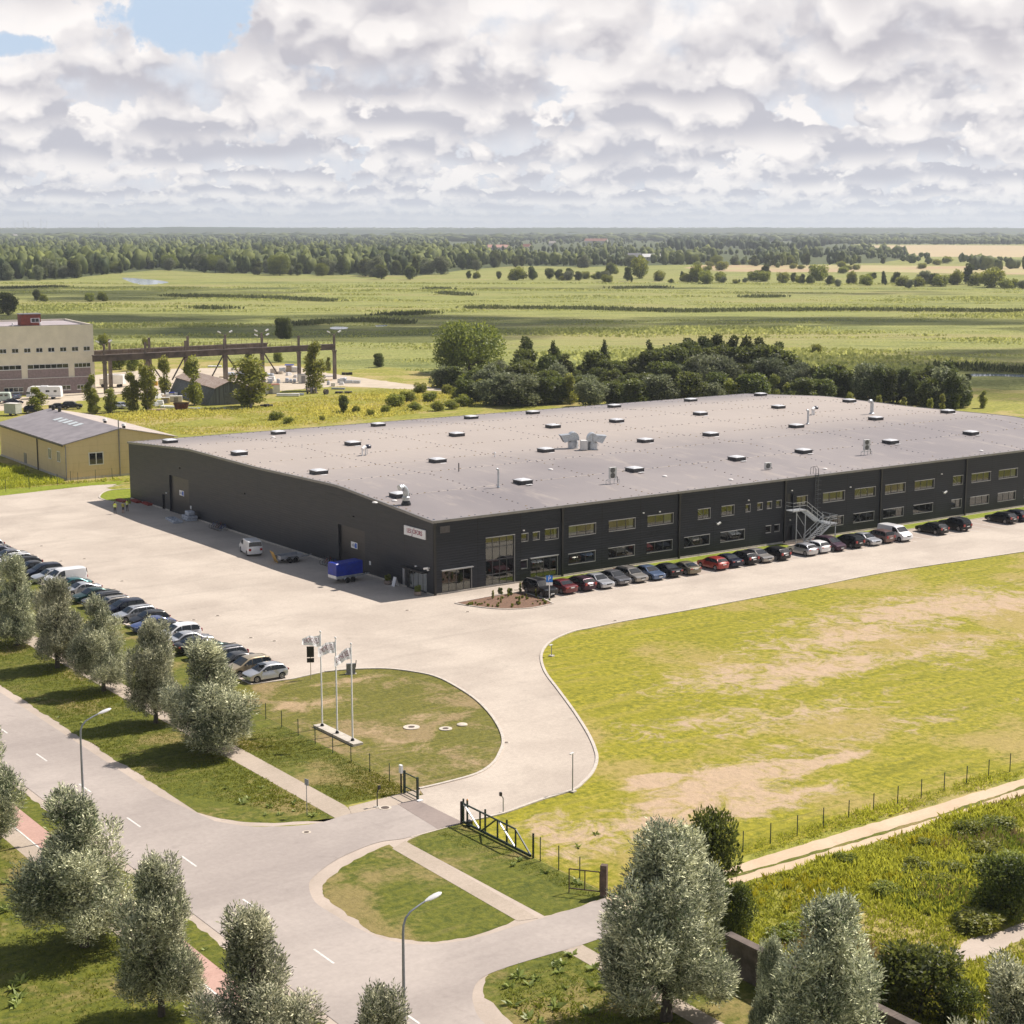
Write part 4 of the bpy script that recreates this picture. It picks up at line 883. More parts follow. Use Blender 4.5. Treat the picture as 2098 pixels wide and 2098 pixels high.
# ------------------------------------------------------------------ crane runway: concrete columns and girders
m_oldc = M('old_concrete', (.15, .12, .10), .9, var=.35, vs=.7, bmp=.05); m_gird = M('girder_concrete', (.105, .082, .07), .9, var=.4, vs=.6)
CA, CB = G(686, 777), G(613.5, 781.5); CB = CA + (CB - CA).normalized() * ((CB - CA).length); sp_ = (CB - CA).length; dirc = (CB - CA).normalized()
back = Vector((-dirc.y, dirc.x, 0)); back = back if back.dot(Vector((sa, ca, 0))) > 0 else -back
cr = thing('crane_runway', 'derelict concrete crane runway of tall columns and girders beside the works', 'crane runway', CA, math.atan2(dirc.y, dirc.x))
GW = 14.0
sgn = 1 if Vector((-dirc.y, dirc.x, 0)).dot(back) > 0 else -1
def column(x, y, top, lamps):
    g = MB().box(x - .40, x + .40, y - .35, y + .35, 0, 7.5).box(x - .24, x + .24, y - .24, y + .24, 7.9, top).box(x - .5, x + .5, y - .5, y + .5, 7.502, 7.9)
    c = g.obj('column', m_oldc, cr)
    if lamps:
        l = MB().bar((x - 1.6, y, top + .6), (x, y, top - .2), .1).bar((x + 1.6, y, top + .6), (x, y, top - .2), .1).obj('lamp_bracket', m_oldc, c)
        MB().bar((x - 2.1, y, top + .9), (x - 1.3, y, top + .5), .5, .3).bar((x + 2.1, y, top + .9), (x + 1.3, y, top + .5), .5, .3).obj('floodlight', m_lampw, c)
for k in range(7): column(k * sp_, 0, 12.2, k in (0, 2, 3 - 1, 6))
for k in range(1, 7): column(k * sp_ + 3.5, sgn * GW, 12.4, k in (1, 2, 6))
MB().box(0, 6 * sp_ + 3, -.4, .4, 8.0, 9.35).box(0, 6 * sp_ + 3, -.7, .7, 9.352, 9.6).obj('girder', m_gird, cr)
MB().box(1 * sp_ + 2, 6 * sp_ + 6, sgn * GW - .4, sgn * GW + .4, 8.0, 9.4).box(1 * sp_ + 2, 6 * sp_ + 6, sgn * GW - .75, sgn * GW + .75, 9.402, 9.7).obj('girder', m_oldc, cr)
g = MB()
for y, a, b in ((-.6, 0, 6 * sp_), (sgn * GW + .7, sp_ + 2, 6 * sp_)):
    x = a
    while x < b: g.bar((x, y, 9.6), (x, y, 10.7), .06); x += 1.6
    g.bar((a, y, 10.65), (b, y, 10.65), .05)
g.obj('railing', M('rust_rail', (.12, .07, .05), .8, var=.3), cr)
g = MB()
for k, s in ((3, 1), (3, -1), (4, 1), (5, -1), (2, -1)): g.bar((k * sp_ + s * .5, .1, 8.0), (k * sp_ + s * 4.2, .4, 2.4), .28)
g.obj('brace', m_gird, cr)
# ------------------------------------------------------------------ barn-like shed
SA, SB = G(425, 831), G(489, 831.5)
sh = thing('barn', 'weathered grey timber barn with leaning walls and rusty low roof', 'barn', SA, math.atan2((G(346, 806) - SA).y, (G(346, 806) - SA).x) - R(90))
def plank_mat(name, c1, c2, per=.28):
    m, nt, b, _ = new_mat(name); tc = nt.nodes.new('ShaderNodeTexCoord').outputs['Object']
    f = noi(nt, scl(nt, tc, (1 / per, 1 / per, .12)), 1.0, 3, .7); c = mixc(nt, sstep(nt, f, .32, .68), c1, c2)
    nt.links.new(c, b.inputs['Base Color']); b.inputs['Roughness'].default_value = .85; bump(nt, b, f, .05, .6); return m
m_plank = plank_mat('weathered_plank', (.085, .095, .105), (.19, .20, .21)); m_rroof = plank_mat('rusty_sheet', (.27, .19, .15), (.40, .33, .28), .5)
W_, D_, E_, Rg = 7.0, (G(346, 806) - SA).length, 3.9, 5.4; k_ = 2.0
front_p = [(-.0, 0, 0), (W_ + k_ * 2, 0, 0), (W_ + k_, 0, E_), (k_ + W_ / 2, 0, Rg), (k_, 0, E_)]
g = MB().poly(front_p).poly([(x, D_, z) for x, _, z in front_p]).poly([(0, 0, 0), (0, D_, 0), (k_, D_, E_), (k_, 0, E_)]).poly([(W_ + 2 * k_, 0, 0), (W_ + 2 * k_, D_, 0), (W_ + k_, D_, E_), (W_ + k_, 0, E_)])
g.obj('wall', m_plank, sh)
for sx_ in (0, 1):
    a, b = ((k_ - .3, E_ - .1), (k_ + W_ / 2, Rg + .05)) if sx_ == 0 else ((k_ + W_ + .3, E_ - .1), (k_ + W_ / 2, Rg + .05))
    mb = MB(); mb.v = [(x, y, z + t) for t in (.02, .14) for x, z, y in ((a[0], a[1], -.4), (b[0], b[1], -.4), (b[0], b[1], D_ + .4), (a[0], a[1], D_ + .4))]
    mb.f = [(0, 3, 2, 1), (4, 5, 6, 7), (0, 1, 5, 4), (1, 2, 6, 5), (2, 3, 7, 6), (3, 0, 4, 7)]; mb.m = [0] * 6; mb.obj('roof', m_rroof, sh)
MB().box(k_ + 2.2, k_ + 5.0, -.06, -.003, 0, 3.0).obj('barn_door', M('door_grey', (.13, .14, .15), .8, var=.25, vs=2), sh)
# ------------------------------------------------------------------ cars
# profile: top line from the front bumper over the roof to the rear bumper; marks: cowl, roof front, roof rear, tail of the rear glass
CARS = {
 'saloon': dict(L=4.62, W=1.80, wb=(.92, 3.62), r=.32, top=[(.06, .26), (0, .48), (.06, .68), (.35, .78), (1.22, .93), (2.02, 1.39), (2.5, 1.44), (3.0, 1.42), (3.25, 1.37), (3.88, 1.03), (4.4, 1.0), (4.58, .90), (4.62, .55), (4.56, .27)], C=(1.22, .93), A=(2.02, 1.39), B=(3.25, 1.37), D=(3.88, 1.03), belt=.92, pil=(2.42,)),
 'coupe': dict(L=4.55, W=1.80, wb=(.92, 3.58), r=.32, top=[(.06, .26), (0, .48), (.06, .66), (.35, .76), (1.3, .92), (2.12, 1.33), (2.5, 1.36), (2.9, 1.33), (3.1, 1.28), (3.95, .99), (4.35, .97), (4.5, .88), (4.55, .55), (4.5, .27)], C=(1.3, .92), A=(2.12, 1.33), B=(3.1, 1.28), D=(3.95, .99), belt=.91, pil=(2.5,)),
 'estate': dict(L=4.68, W=1.80, wb=(.92, 3.66), r=.33, top=[(.06, .26), (0, .5), (.06, .7), (.35, .8), (1.22, .95), (2.0, 1.41), (2.5, 1.47), (3.6, 1.46), (4.05, 1.41), (4.52, 1.0), (4.64, .9), (4.68, .55), (4.62, .27)], C=(1.22, .95), A=(2.0, 1.41), B=(4.05, 1.41), D=(4.52, 1.0), belt=.94, pil=(2.42, 3.4)),
 'hatchback': dict(L=4.12, W=1.74, wb=(.82, 3.36), r=.31, top=[(.06, .26), (0, .5), (.06, .7), (.3, .8), (1.05, .97), (1.82, 1.41), (2.3, 1.47), (3.1, 1.44), (3.5, 1.37), (3.93, 1.0), (4.08, .86), (4.12, .55), (4.06, .27)], C=(1.05, .97), A=(1.82, 1.41), B=(3.5, 1.37), D=(3.93, 1.0), belt=.95, pil=(2.3,)),
 'off_roader': dict(L=4.65, W=1.86, wb=(.9, 3.68), r=.37, top=[(.06, .36), (0, .6), (.04, .9), (.3, 1.02), (1.25, 1.12), (1.95, 1.63), (2.4, 1.71), (3.8, 1.70), (4.15, 1.63), (4.5, 1.16), (4.6, 1.05), (4.65, .6), (4.6, .36)], C=(1.25, 1.12), A=(1.95, 1.63), B=(4.15, 1.63), D=(4.5, 1.16), belt=1.09, pil=(2.4, 3.4)),
 'people_carrier': dict(L=4.42, W=1.79, wb=(.84, 3.54), r=.32, top=[(.06, .26), (0, .5), (.08, .76), (.3, .86), (.95, 1.04), (1.9, 1.56), (2.4, 1.64), (3.5, 1.62), (3.95, 1.54), (4.28, 1.06), (4.4, .9), (4.42, .55), (4.36, .27)], C=(.95, 1.04), A=(1.9, 1.56), B=(3.95, 1.54), D=(4.28, 1.06), belt=1.0, pil=(2.2, 3.2)),
 'van': dict(L=4.85, W=1.92, wb=(.88, 3.95), r=.34, top=[(.08, .3), (0, .52), (.06, .84), (.25, .98), (.85, 1.22), (1.55, 1.82), (2.0, 1.94), (4.4, 1.93), (4.7, 1.88), (4.8, 1.3), (4.85, .9), (4.85, .55), (4.8, .3)], C=(.85, 1.22), A=(1.55, 1.82), B=(4.7, 1.88), D=(4.8, 1.25), belt=1.18, pil=(2.15,)),
}
def paint(name, col, metal=.35, rough=.28):
    m, nt, b, _ = new_mat('paint_' + name)
    tc = nt.nodes.new('ShaderNodeTexCoord').outputs['Object']; f = noi(nt, tc, 1.6, 4, .6)
    nt.links.new(mixc(nt, mth(nt, 'MULTIPLY', sstep(nt, f, .5, .75), .03 if max(col) < .08 else .1), col, (.30, .27, .23)), b.inputs['Base Color'])
    b.inputs['Metallic'].default_value = metal; b.inputs['Roughness'].default_value = rough
    dk = max(col) < .08; b.inputs['Specular IOR Level'].default_value = .25 if dk else .5
    b.inputs['Coat Weight'].default_value = .2 if dk else .7; b.inputs['Coat Roughness'].default_value = .04; return m
PAINT = {n: paint(n, c, mt) for n, (c, mt) in dict(black=((.012, .012, .014), .1), navy=((.012, .016, .034), .3), silver=((.50, .51, .53), .55), white=((.76, .76, .76), 0), red=((.30, .018, .012), .15), maroon=((.13, .012, .016), .2), grey=((.14, .14, .15), .5), dgrey=((.055, .057, .062), .4),
                                               bronze=((.20, .175, .12), .5), blue=((.022, .05, .20), .35), steelblue=((.10, .15, .26), .5), teal=((.01, .10, .10), .4), green=((.012, .045, .04), .35), beige=((.42, .34, .22), .4), plum=((.05, .02, .035), .3), brown=((.17, .10, .085), .3), taupe=((.32, .30, .27), .5)).items()}
m_cglass = M('car_glass', (.012, .015, .017), .03, var=0, spec=.6); m_tyre = M('tyre', (.016, .016, .017), .85, var=.2); m_rim = M('rim', (.48, .49, .51), .35, .8, var=.05)
m_plastic = M('black_plastic', (.02, .02, .021), .6, var=.1); m_head = M('headlight_glass', (.70, .72, .74), .1, var=0, spec=1.0, coat=1); m_tail = M('taillight_red', (.36, .012, .01), .2, var=0, coat=1); m_plate = M('plate_white', (.72, .72, .70), .5, var=0)
def car_template(kind):
    d = CARS[kind]; L, W, top, r = d['L'], d['W'], d['top'], d['r']; H = max(z for _, z in top); belt = d['belt']
    def taper(z):
        if z <= belt: return 1 - .05 * max(0, (.55 - z) / .3) if z < .55 else 1
        return 1 - (.24 if kind != 'van' else .12) * ((z - belt) / (H - belt)) ** 1.15
    # densify the top line, then close it under the car with the wheel arches
    tp = []
    for a, b in zip(top, top[1:]):
        n = max(1, int(math.dist(a, b) / .16)); tp += [(a[0] + (b[0] - a[0]) * k / n, a[1] + (b[1] - a[1]) * k / n) for k in range(n)]
    tp.append(top[-1]); zb = .24 if kind != 'off_roader' else .33; ar = r + .07
    bot = []
    for wx in reversed(d['wb']):
        h = r - zb; a0 = math.asin(max(-1, min(1, -h / ar)))
        bot += [(wx + ar * math.cos(a), r + ar * math.sin(a)) for a in [a0 + (math.pi - 2 * a0) * k / 10 for k in range(11)]]
    prof = tp + bot; n = len(prof); cz = .75
    topn = len(tp)
    def ring(fr, ins, zsh):
        out = []
        for i, (x, z) in enumerate(prof):
            isb = i >= topn
            e0 = max(0, 1 - x / .55); e1 = max(0, 1 - (L - x) / .5)
            xx = x + ins * (e0 ** 1.3 - e1 ** 1.3); zz = z if isb else z - zsh * min(1, max(0, (z - .6) / .3))
            out.append((L / 2 - xx, fr * W / 2 * taper(zz if not isb else .55), zz))
        return out
    rings = [ring(-1, .20, .07), ring(-.955, .13, .018), ring(-.72, .04, 0), ring(-.3, 0, -.012), ring(.3, 0, -.012), ring(.72, .04, 0), ring(.955, .13, .018), ring(1, .20, .07)]
    mb = MB()
    for rg in rings: mb.v += rg
    for k in range(len(rings) - 1):
        for i in range(n):
            j = (i + 1) % n; mb.f.append((k * n + i, k * n + j, (k + 1) * n + j, (k + 1) * n + i)); mb.m.append(0)
    # side faces: quads between the top line and the bottom line are irregular, so fill as one outline
    mb.f.append(tuple(range(n - 1, -1, -1))); mb.f.append(tuple((len(rings) - 1) * n + i for i in range(n))); mb.m += [0, 0]
    me = mb.mesh('body', PAINT['silver']); bm = bmesh.new(); bm.from_mesh(me)
    bmesh.ops.triangulate(bm, faces=[f for f in bm.faces if len(f.verts) > 4]); bmesh.ops.recalc_face_normals(bm, faces=bm.faces); bm.to_mesh(me); bm.free()
    me.polygons.foreach_set('use_smooth', [True] * len(me.polygons)); me.set_sharp_from_angle(angle=R(32))
    root = thing(kind, 'x', 'car'); body = link('body', me, root); body.material_slots[0].link = 'OBJECT'
    X = lambda x: L / 2 - x
    def zt(x):
        for a, b in zip(top, top[1:]):
            if a[0] <= x <= b[0] and b[0] > a[0]: return a[1] + (b[1] - a[1]) * (x - a[0]) / (b[0] - a[0])
        return belt
    # screens follow the body section, a whisker outside it
    def screen(P, Q, name, k0=.06, k1=.93):
        off = .022; g = MB(); fr = (-.90, -.72, -.3, .3, .72, .90); dx, dz = Q[0] - P[0], Q[1] - P[1]; ln = math.hypot(dx, dz); nx, nz = -dz / ln, dx / ln
        if nz < 0: nx, nz = -nx, -nz
        rows_ = []
        for t in (k0, .5, k1):
            x, z = P[0] + dx * t, P[1] + dz * t; rows_.append([(X(x + nx * off), f * W / 2 * taper(z) , z + nz * off + (.012 if abs(f) < .5 else -.012 if abs(f) > .8 else 0)) for f in fr])
        for a, b in zip(rows_, rows_[1:]):
            for i in range(5): g.poly([a[i], a[i + 1], b[i + 1], b[i]])
        return g.obj(name, m_cglass, root, 60)
    screen(d['C'], d['A'], 'windscreen'); screen(d['D'], d['B'], 'rear_window', .08, .92)
    # side glass
    C_, A_2, B_2, D_2 = d['C'], d['A'], d['B'], d['D']
    xs0 = C_[0] + .38; x1 = D_2[0] - .20
    edges = [xs0] + list(d['pil']) + [x1]
    for sgn_ in (-1, 1):
        g = MB()
        def P3(x, z): return (X(x), sgn_ * (W / 2 * taper(z) + .014), z)
        def ztop(x):
            f = min(zt(x), H - .02) - .105
            return max(belt + .03, f)
        for a, b in zip(edges, edges[1:]):
            if kind == 'van' and a > 2: continue
            a_, b_ = a + (.04 if a > xs0 else 0), b - (.04 if b < x1 else 0); nn = 5
            for k in range(nn):
                p, q = a_ + (b_ - a_) * k / nn, a_ + (b_ - a_) * (k + 1) / nn
                g.poly([P3(p, belt + .02), P3(q, belt + .02), P3(q, ztop(q)), P3(p, ztop(p))])
        g.obj('side_window', m_cglass, root)
        g = MB(); g.bar((X(xs0 + .22), sgn_ * W / 2 * .98, belt + .06), (X(xs0 + .22), sgn_ * (W / 2 + .17), belt + .08), .12, .10); mo = g.obj('mirror', PAINT['silver'], root); mo.material_slots[0].link = 'OBJECT'
        g = MB(); z = .70 if kind not in ('off_roader', 'van') else .92; y0, y1 = sgn_ * W * .30, sgn_ * W * .455
        g.poly([(X(.10), y0, z - .09), (X(.20), y1, z - .07), (X(.36), y1, z + .05), (X(.14), y0, z + .03)]).v; 
        g.v = [(x + .035, y, zz + .02) for x, y, zz in g.v]; g.obj('headlight', m_head, root)
        zz = .86 if kind not in ('off_roader', 'people_carrier', 'van', 'estate') else 1.0; h = .10 if kind in ('saloon', 'coupe', 'hatchback') else .26
        e = L - .05
        g = MB(); g.box(X(L - .13), X(e) - .035, min(y0, y1), max(y0, y1) + (.0), zz - h, zz + .04); g.obj('taillight', m_tail, root)
        for wi, wx in enumerate(d['wb']):
            y = sgn_ * (W / 2 - .115)
            g = MB().lathe([(r * .62, -.10), (r * .93, -.105), (r, -.06), (r, .06), (r * .93, .105), (r * .62, .10)], (X(wx), y, r), 20, 0, 'y'); w_ = g.obj('wheel', m_tyre, root, 40)
            g = MB(); yy = y + sgn_ * .092; g.lathe([(0, 0), (.07, .012 * sgn_), (.075, 0)], (X(wx), yy, r), 10, 0, 'y')
            for k in range(7):
                a = 2 * math.pi * k / 7; g.bar((X(wx), yy, r), (X(wx) + math.cos(a) * r * .6, yy, r + math.sin(a) * r * .6), .07, .03)
            g.lathe([(r * .56, -.01), (r * .66, -.01), (r * .66, .012), (r * .56, .012), (r * .56, -.01)], (X(wx), yy, r), 20, 0, 'y'); g.obj('rim', m_rim, w_)
    MB().box(X(.0) - .02, X(.0) + .022, -.26, .26, .42, .53).obj('number_plate', m_plate, root); z = .74 if kind in ('saloon', 'coupe') else .68; MB().box(X(L) - .022, X(L) + .02, -.26, .26, z, z + .11).obj('number_plate', m_plate, root)
    z = .60 if kind not in ('off_roader', 'van') else .78
    MB().box(X(.12), X(.0) + .018, -.34, .34, z - .05, z + .07).obj('grille', m_plastic, root)
    MB().box(X(L - .45), X(.45), -W * .44, W * .44, zb + .01, .45).obj('underbody', m_plastic, root)
    if kind in ('estate', 'off_roader'):
        for s in (-1, 1): MB().bar((X(2.1), s * W * .33, H + .035), (X(4.0), s * W * .33, H + .03), .04, .05).obj('roof_rail', m_alu if kind == 'off_roader' else m_plastic, root)
    return root
TPL = {k: car_template(k) for k in CARS}
TK = {k: kids_of(t) for k, t in TPL.items()}
used = set()
def car(kind, colour, label, x, y, rz, group=None, s=1.0, cat='car'):
    o = TPL[kind] if kind not in used else copy_tree(TPL[kind], TK[kind]); used.add(kind)
    at(o, (x, y, .034), rz, s)
    for k in ('label', 'category', 'group'):
        if k in o: del o[k]
    props(o, label, cat, group)
    for ch in o.children:
        if ch.name.split('.')[0] in ('body', 'mirror'): ch.material_slots[0].link = 'OBJECT'; ch.material_slots[0].material = PAINT[colour]
    return o
FR = 'cars parked along the long facade'
IN, OUT = R(90), R(-90)   # tail towards the camera / nose towards the camera
front_row = [
 ('off_roader', 'black', 10.0, OUT, 'black off-roader with roof rails parked beside the blue parking sign'),
 ('saloon', 'maroon', 12.85, IN, 'dark red saloon tail out, next to the black off-roader at the sign'),
 ('estate', 'plum', 15.5, IN, 'black-plum estate tail out, between the dark red saloon and a silver saloon'),
 ('saloon', 'silver', 18.0, OUT, 'silver saloon nose out, fourth car from the parking sign'),
 ('saloon', 'grey', 20.75, OUT, 'mid grey saloon nose out, fifth car from the parking sign'),
 ('estate', 'taupe', 23.3, OUT, 'taupe estate nose out, between the grey saloon and the blue car'),
 ('saloon', 'steelblue', 25.8, OUT, 'light blue saloon nose out along the facade'),
 ('saloon', 'black', 28.4, IN, 'black saloon tail out, between the blue car and the bronze coupe'),
 ('coupe', 'bronze', 31.2, IN, 'bronze coupe tail out with an empty bay beside it'),
 ('hatchback', 'red', 35.7, IN, 'bright red hatchback tail out, only vivid red car on site'),
 ('saloon', 'navy', 38.2, IN, 'navy saloon tail out, beside the bright red hatchback'),
 ('estate', 'black', 40.9, IN, 'black estate tail out with red lights, third after the bronze coupe'),
 ('saloon', 'taupe', 43.4, OUT, 'champagne silver saloon nose out between two black estates'),
 ('estate', 'black', 46.0, IN, 'black estate tail out, last car before the slabs of the outside stair'),
 ('hatchback', 'silver', 50.9, IN, 'silver hatchback tail out, standing alone in front of the outside stair'),
 ('hatchback', 'white', 53.4, IN, 'white hatchback tail out under the outside stair'),
 ('people_carrier', 'plum', 55.95, OUT, 'dark plum people carrier nose out at the foot of the outside stair'),
 ('people_carrier', 'black', 59.4, IN, 'small black people carrier tail out, red lamps on its rear'),
 ('saloon', 'silver', 62.5, OUT, 'pale silver saloon nose out, between the black and the brown people carrier'),
 ('people_carrier', 'brown', 65.2, IN, 'brown people carrier tail out, beside the white van of the facade row'),
 ('van', 'white', 67.9, OUT, 'white panel van nose out in the facade row'),
 ('estate', 'black', 75.7, IN, 'black estate tail out, standing free beyond the white van'),
 ('off_roader', 'black', 80.3, IN, 'black off-roader tail out, farther along than the white van'),
 ('estate', 'black', 90.1, IN, 'black estate tail out, second from the far end of the facade row'),
 ('estate', 'navy', 93.0, IN, 'dark navy estate at the far end of the facade row'),
]
rc = random.Random(5)
for kind, colr, x, rz, lab in front_row:
    L = CARS[kind]['L']; yn = -8.75 + rc.uniform(-.2, .15) if kind != 'van' else -9.3
    car(kind, colr, lab, x, yn + L / 2, rz + R(rc.uniform(-1.2, 1.2)), FR, 1.0, 'van' if kind == 'van' else 'car')
LR = 'cars parked along the edge of the yard'
W_IN, W_OUT = R(180), 0.0  # nose towards the lawn / tail towards the lawn
left_row = [
 ('hatchback', 'silver', -20.3, W_IN, 'silver three door hatchback with sunroof at the near end of the yard row'),
 ('people_carrier', 'beige', -17.7, W_IN, 'beige people carrier, second in the yard row beside the silver hatchback'),
 ('saloon', 'dgrey', -15.1, W_IN, 'charcoal saloon, third in the yard row behind the beige car'),
 ('estate', 'grey', -12.5, W_IN, 'grey estate, fourth in the yard row'),
 ('saloon', 'green', -10.1, W_IN, 'dark green saloon, fifth in the yard row'),
 ('saloon', 'black', -7.5, W_OUT, 'black saloon with its tail to the lawn, beside the silver saloon'),
 ('saloon', 'silver', -4.9, W_OUT, 'silver saloon with its tail to the lawn, in front of the white people carrier'),
 ('people_carrier', 'white', -2.1, W_IN, 'white people carrier in the yard row, behind the silver saloon'),
 ('saloon', 'black', .5, W_IN, 'black saloon behind the white people carrier in the yard row'),
 ('saloon', 'blue', 3.0, W_IN, 'blue saloon in the yard row, only bright blue one'),
 ('hatchback', 'black', 5.6, W_IN, 'black hatchback between the blue saloon and a silver estate'),
 ('estate', 'silver', 8.5, W_IN, 'silver estate behind the black hatchback in the yard row'),
 ('people_carrier', 'navy', 11.5, W_IN, 'navy people carrier between two silver estates'),
 ('estate', 'taupe', 14.2, W_IN, 'warm silver estate behind the navy people carrier'),
 ('estate', 'dgrey', 16.9, W_IN, 'dark grey estate with bright roof line in the yard row'),
 ('saloon', 'green', 19.8, W_IN, 'very dark green saloon beside the silver coupe'),
 ('coupe', 'silver', 23.6, W_IN, 'silver coupe with gap in front, near the white van of the yard row'),
 ('saloon', 'teal', 26.4, W_IN, 'teal saloon squeezed between silver coupe and white van'),
 ('van', 'white', 29.6, W_IN, 'white van with side windows in the yard row'),
 ('estate', 'silver', 32.5, W_IN, 'silver estate half hidden by the white van'),
 ('people_carrier', 'navy', 35.3, W_IN, 'dark navy people carrier behind the white van'),
 ('saloon', 'black', 38.3, W_IN, 'black saloon with bright window trim, far part of the yard row'),
 ('estate', 'black', 41.2, W_IN, 'black estate with red rear lamp, far part of the yard row'),
 ('estate', 'white', 44.2, W_IN, 'white estate peeping out behind the farthest willow'),
 ('saloon', 'grey', 47.2, W_IN, 'grey saloon mostly hidden by the farthest willow'),
 ('saloon', 'navy', 50.2, W_IN, 'dark blue saloon at the frame edge of the yard row'),
 ('estate', 'silver', 55.2, W_IN, 'silver estate at the far end of the yard row'),
 ('saloon', 'black', 52.6, W_IN, 'black saloon next to the far end silver estate of the yard row'),
]
for kind, colr, y, rz, lab in left_row:
    L = CARS[kind]['L']; xr = -29.55 + rc.uniform(-.25, .25) + (.9 if kind == 'van' else 0)
    o = car(kind, colr, lab, xr - L / 2, y, rz + R(rc.uniform(-1.5, 1.5)), LR, 1.0, 'van' if kind == 'van' else 'car')
    if y == -20.3: MB().box(.02, .62, -.4, .4, 1.462, 1.482).obj('sunroof', m_cglass, o)
p = G(523, 1137); car('van', 'white', 'white delivery van alone on the yard at the edge of the building shade', p.x, p.y + 1.2, R(78), None, .98, 'van')
# cars at the old works
for kind, colr, px, py, a, lab in (('saloon', 'black', 121, 839, 15, 'black saloon on the grass behind the yellow hall roof'), ('off_roader', 'black', 148, 838, 10, 'black off-roader on the grass next to the black saloon by the yellow hall'), ('people_carrier', 'black', 69, 846, 20, 'black people carrier peeping over the ridge of the yellow hall'),
                                   ('saloon', 'navy', 27, 829, 30, 'dark car parked by the grey box trailer near the works'), ('hatchback', 'silver', 250, 837, -40, 'silver hatchback under the young trees at the works'), ('saloon', 'steelblue', 35, 816, 100, 'light blue car in front of the mauve office wall')):
    p = G(px, py); car(kind, colr, lab, p.x, p.y, AZ * -1 + R(a))
# ------------------------------------------------------------------ foliage
def leaf_mat(name, dark, light, rough=.5, spec=.4, trans=.42, gloss_var=0):
    m = bpy.data.materials.new(name); m.use_nodes = True; nt = m.node_tree; nt.nodes.clear()
    out = nt.nodes.new('ShaderNodeOutputMaterial'); at_ = nd(nt, 'ShaderNodeAttribute', attribute_name='tint').outputs['Fac']
    oi = nt.nodes.new('ShaderNodeObjectInfo').outputs['Random']
    c = mixc(nt, at_, dark, light)
    hs = nd(nt, 'ShaderNodeHueSaturation', {'Hue': mth(nt, 'MULTIPLY_ADD', oi, .03, .485), 'Value': mth(nt, 'MULTIPLY_ADD', oi, .35, .82), 'Color': c}).outputs[0]
    b = nd(nt, 'ShaderNodeBsdfPrincipled', {'Base Color': hs, 'Roughness': rough, 'Specular IOR Level': spec})
    t = nd(nt, 'ShaderNodeBsdfTranslucent', {'Color': mixc(nt, .5, hs, tuple(min(1, v * 1.5) for v in light))})
    mx = nd(nt, 'ShaderNodeMixShader', {0: trans, 1: b.outputs[0], 2: t.outputs[0]}); nt.links.new(mx.outputs[0], out.inputs[0]); return m
m_bark = M('bark', (.075, .060, .045), .9, var=.35, vs=6, bmp=.03)
m_birchbark = M('pale_bark', (.30, .27, .23), .8, var=.4, vs=5)
m_willow = leaf_mat('willow_leaf', (.034, .060, .011), (.93, .92, .60), .48, .28, .16)
m_decid = leaf_mat('deciduous_leaf', (.036, .056, .009), (.185, .21, .040))
m_lightd = leaf_mat('light_leaf', (.08, .11, .012), (.27, .29, .05))
m_darkc = leaf_mat('dark_leaf', (.034, .054, .011), (.165, .19, .040), .55, .25, .3)
m_greyl = leaf_mat('grey_leaf', (.055, .075, .025), (.28, .30, .16))
m_youngl = leaf_mat('young_leaf', (.10, .13, .016), (.40, .40, .07))
m_shrub = leaf_mat('shrub_leaf', (.085, .115, .012), (.36, .37, .055))
def in_poly(x, y, P):
    c = np.zeros(len(x), bool); j = len(P) - 1
    for i in range(len(P)):
        (xi, yi), (xj, yj) = P[i], P[j]
        if yi != yj: c ^= ((yi > y) != (yj > y)) & (x < (xj - xi) * (y - yi) / (yj - yi) + xi)
        j = i
    return c
def unit(v): return v / np.maximum(np.linalg.norm(v, axis=-1, keepdims=True), 1e-9)
def leaves(rng, pos, dirs, ln, wd, spread, nrm=None, nsp=.36):
    """kite shaped leaves at pos pointing along dirs (n,3); blades turned roughly towards nrm"""
    n = len(pos); d = unit(dirs + rng.normal(0, spread, (n, 3))); side = unit(np.cross(d, rng.normal(0, 1, (n, 3)) if nrm is None else nrm + rng.normal(0, nsp, (n, 3))))
    l = (ln * rng.uniform(.7, 1.3, n))[:, None]; w = (wd * rng.uniform(.7, 1.3, n))[:, None]
    return np.stack([pos, pos + d * l * .45 + side * w * .5, pos + d * l, pos + d * l * .45 - side * w * .5], 1)
def lobed_points(rng, lobes, n):
    """points in the outer shell of several ellipsoids (cx,cy,cz,rx,ry,rz), and the outward direction there"""
    L = np.array(lobes); w = (L[:, 3] * L[:, 5]) ** 1.0; k = rng.choice(len(L), n, p=w / w.sum())
    u = unit(rng.normal(0, 1, (n, 3))); r = rng.uniform(.35, 1, n) ** .55
    c, s = L[k, :3], L[k, 3:]
    nz = 1 + .18 * np.sin(u[:, 0] * 5 + k * 1.7) * np.cos(u[:, 1] * 6 + k)
    return c + u * s * (r * nz)[:, None], u / s
def limb_mesh(rng, H, r0, base, tips, mat, n=7):
    mb = MB(); mb.tube([(0, 0, -.1), (.02, .01, base * .5), (0, 0, base), (0.02, 0, H * .55), (0, .03, H * .8)], [r0 * 1.15, r0, r0 * .85, r0 * .45, r0 * .12], n)
    for t in tips:
        t = Vector(t); b = base * rng.uniform(.75, 1.25) + .12 * t.z; m = Vector((t.x * .45, t.y * .45, (b + t.z) * .5 + .05 * H))
        mb.tube([(0, 0, min(b, t.z * .8)), m, t], [r0 * .5, r0 * .32, r0 * .08], 5)
    return mb.mesh('trunk', mat, 60)
class Tree: pass
TREES = {}
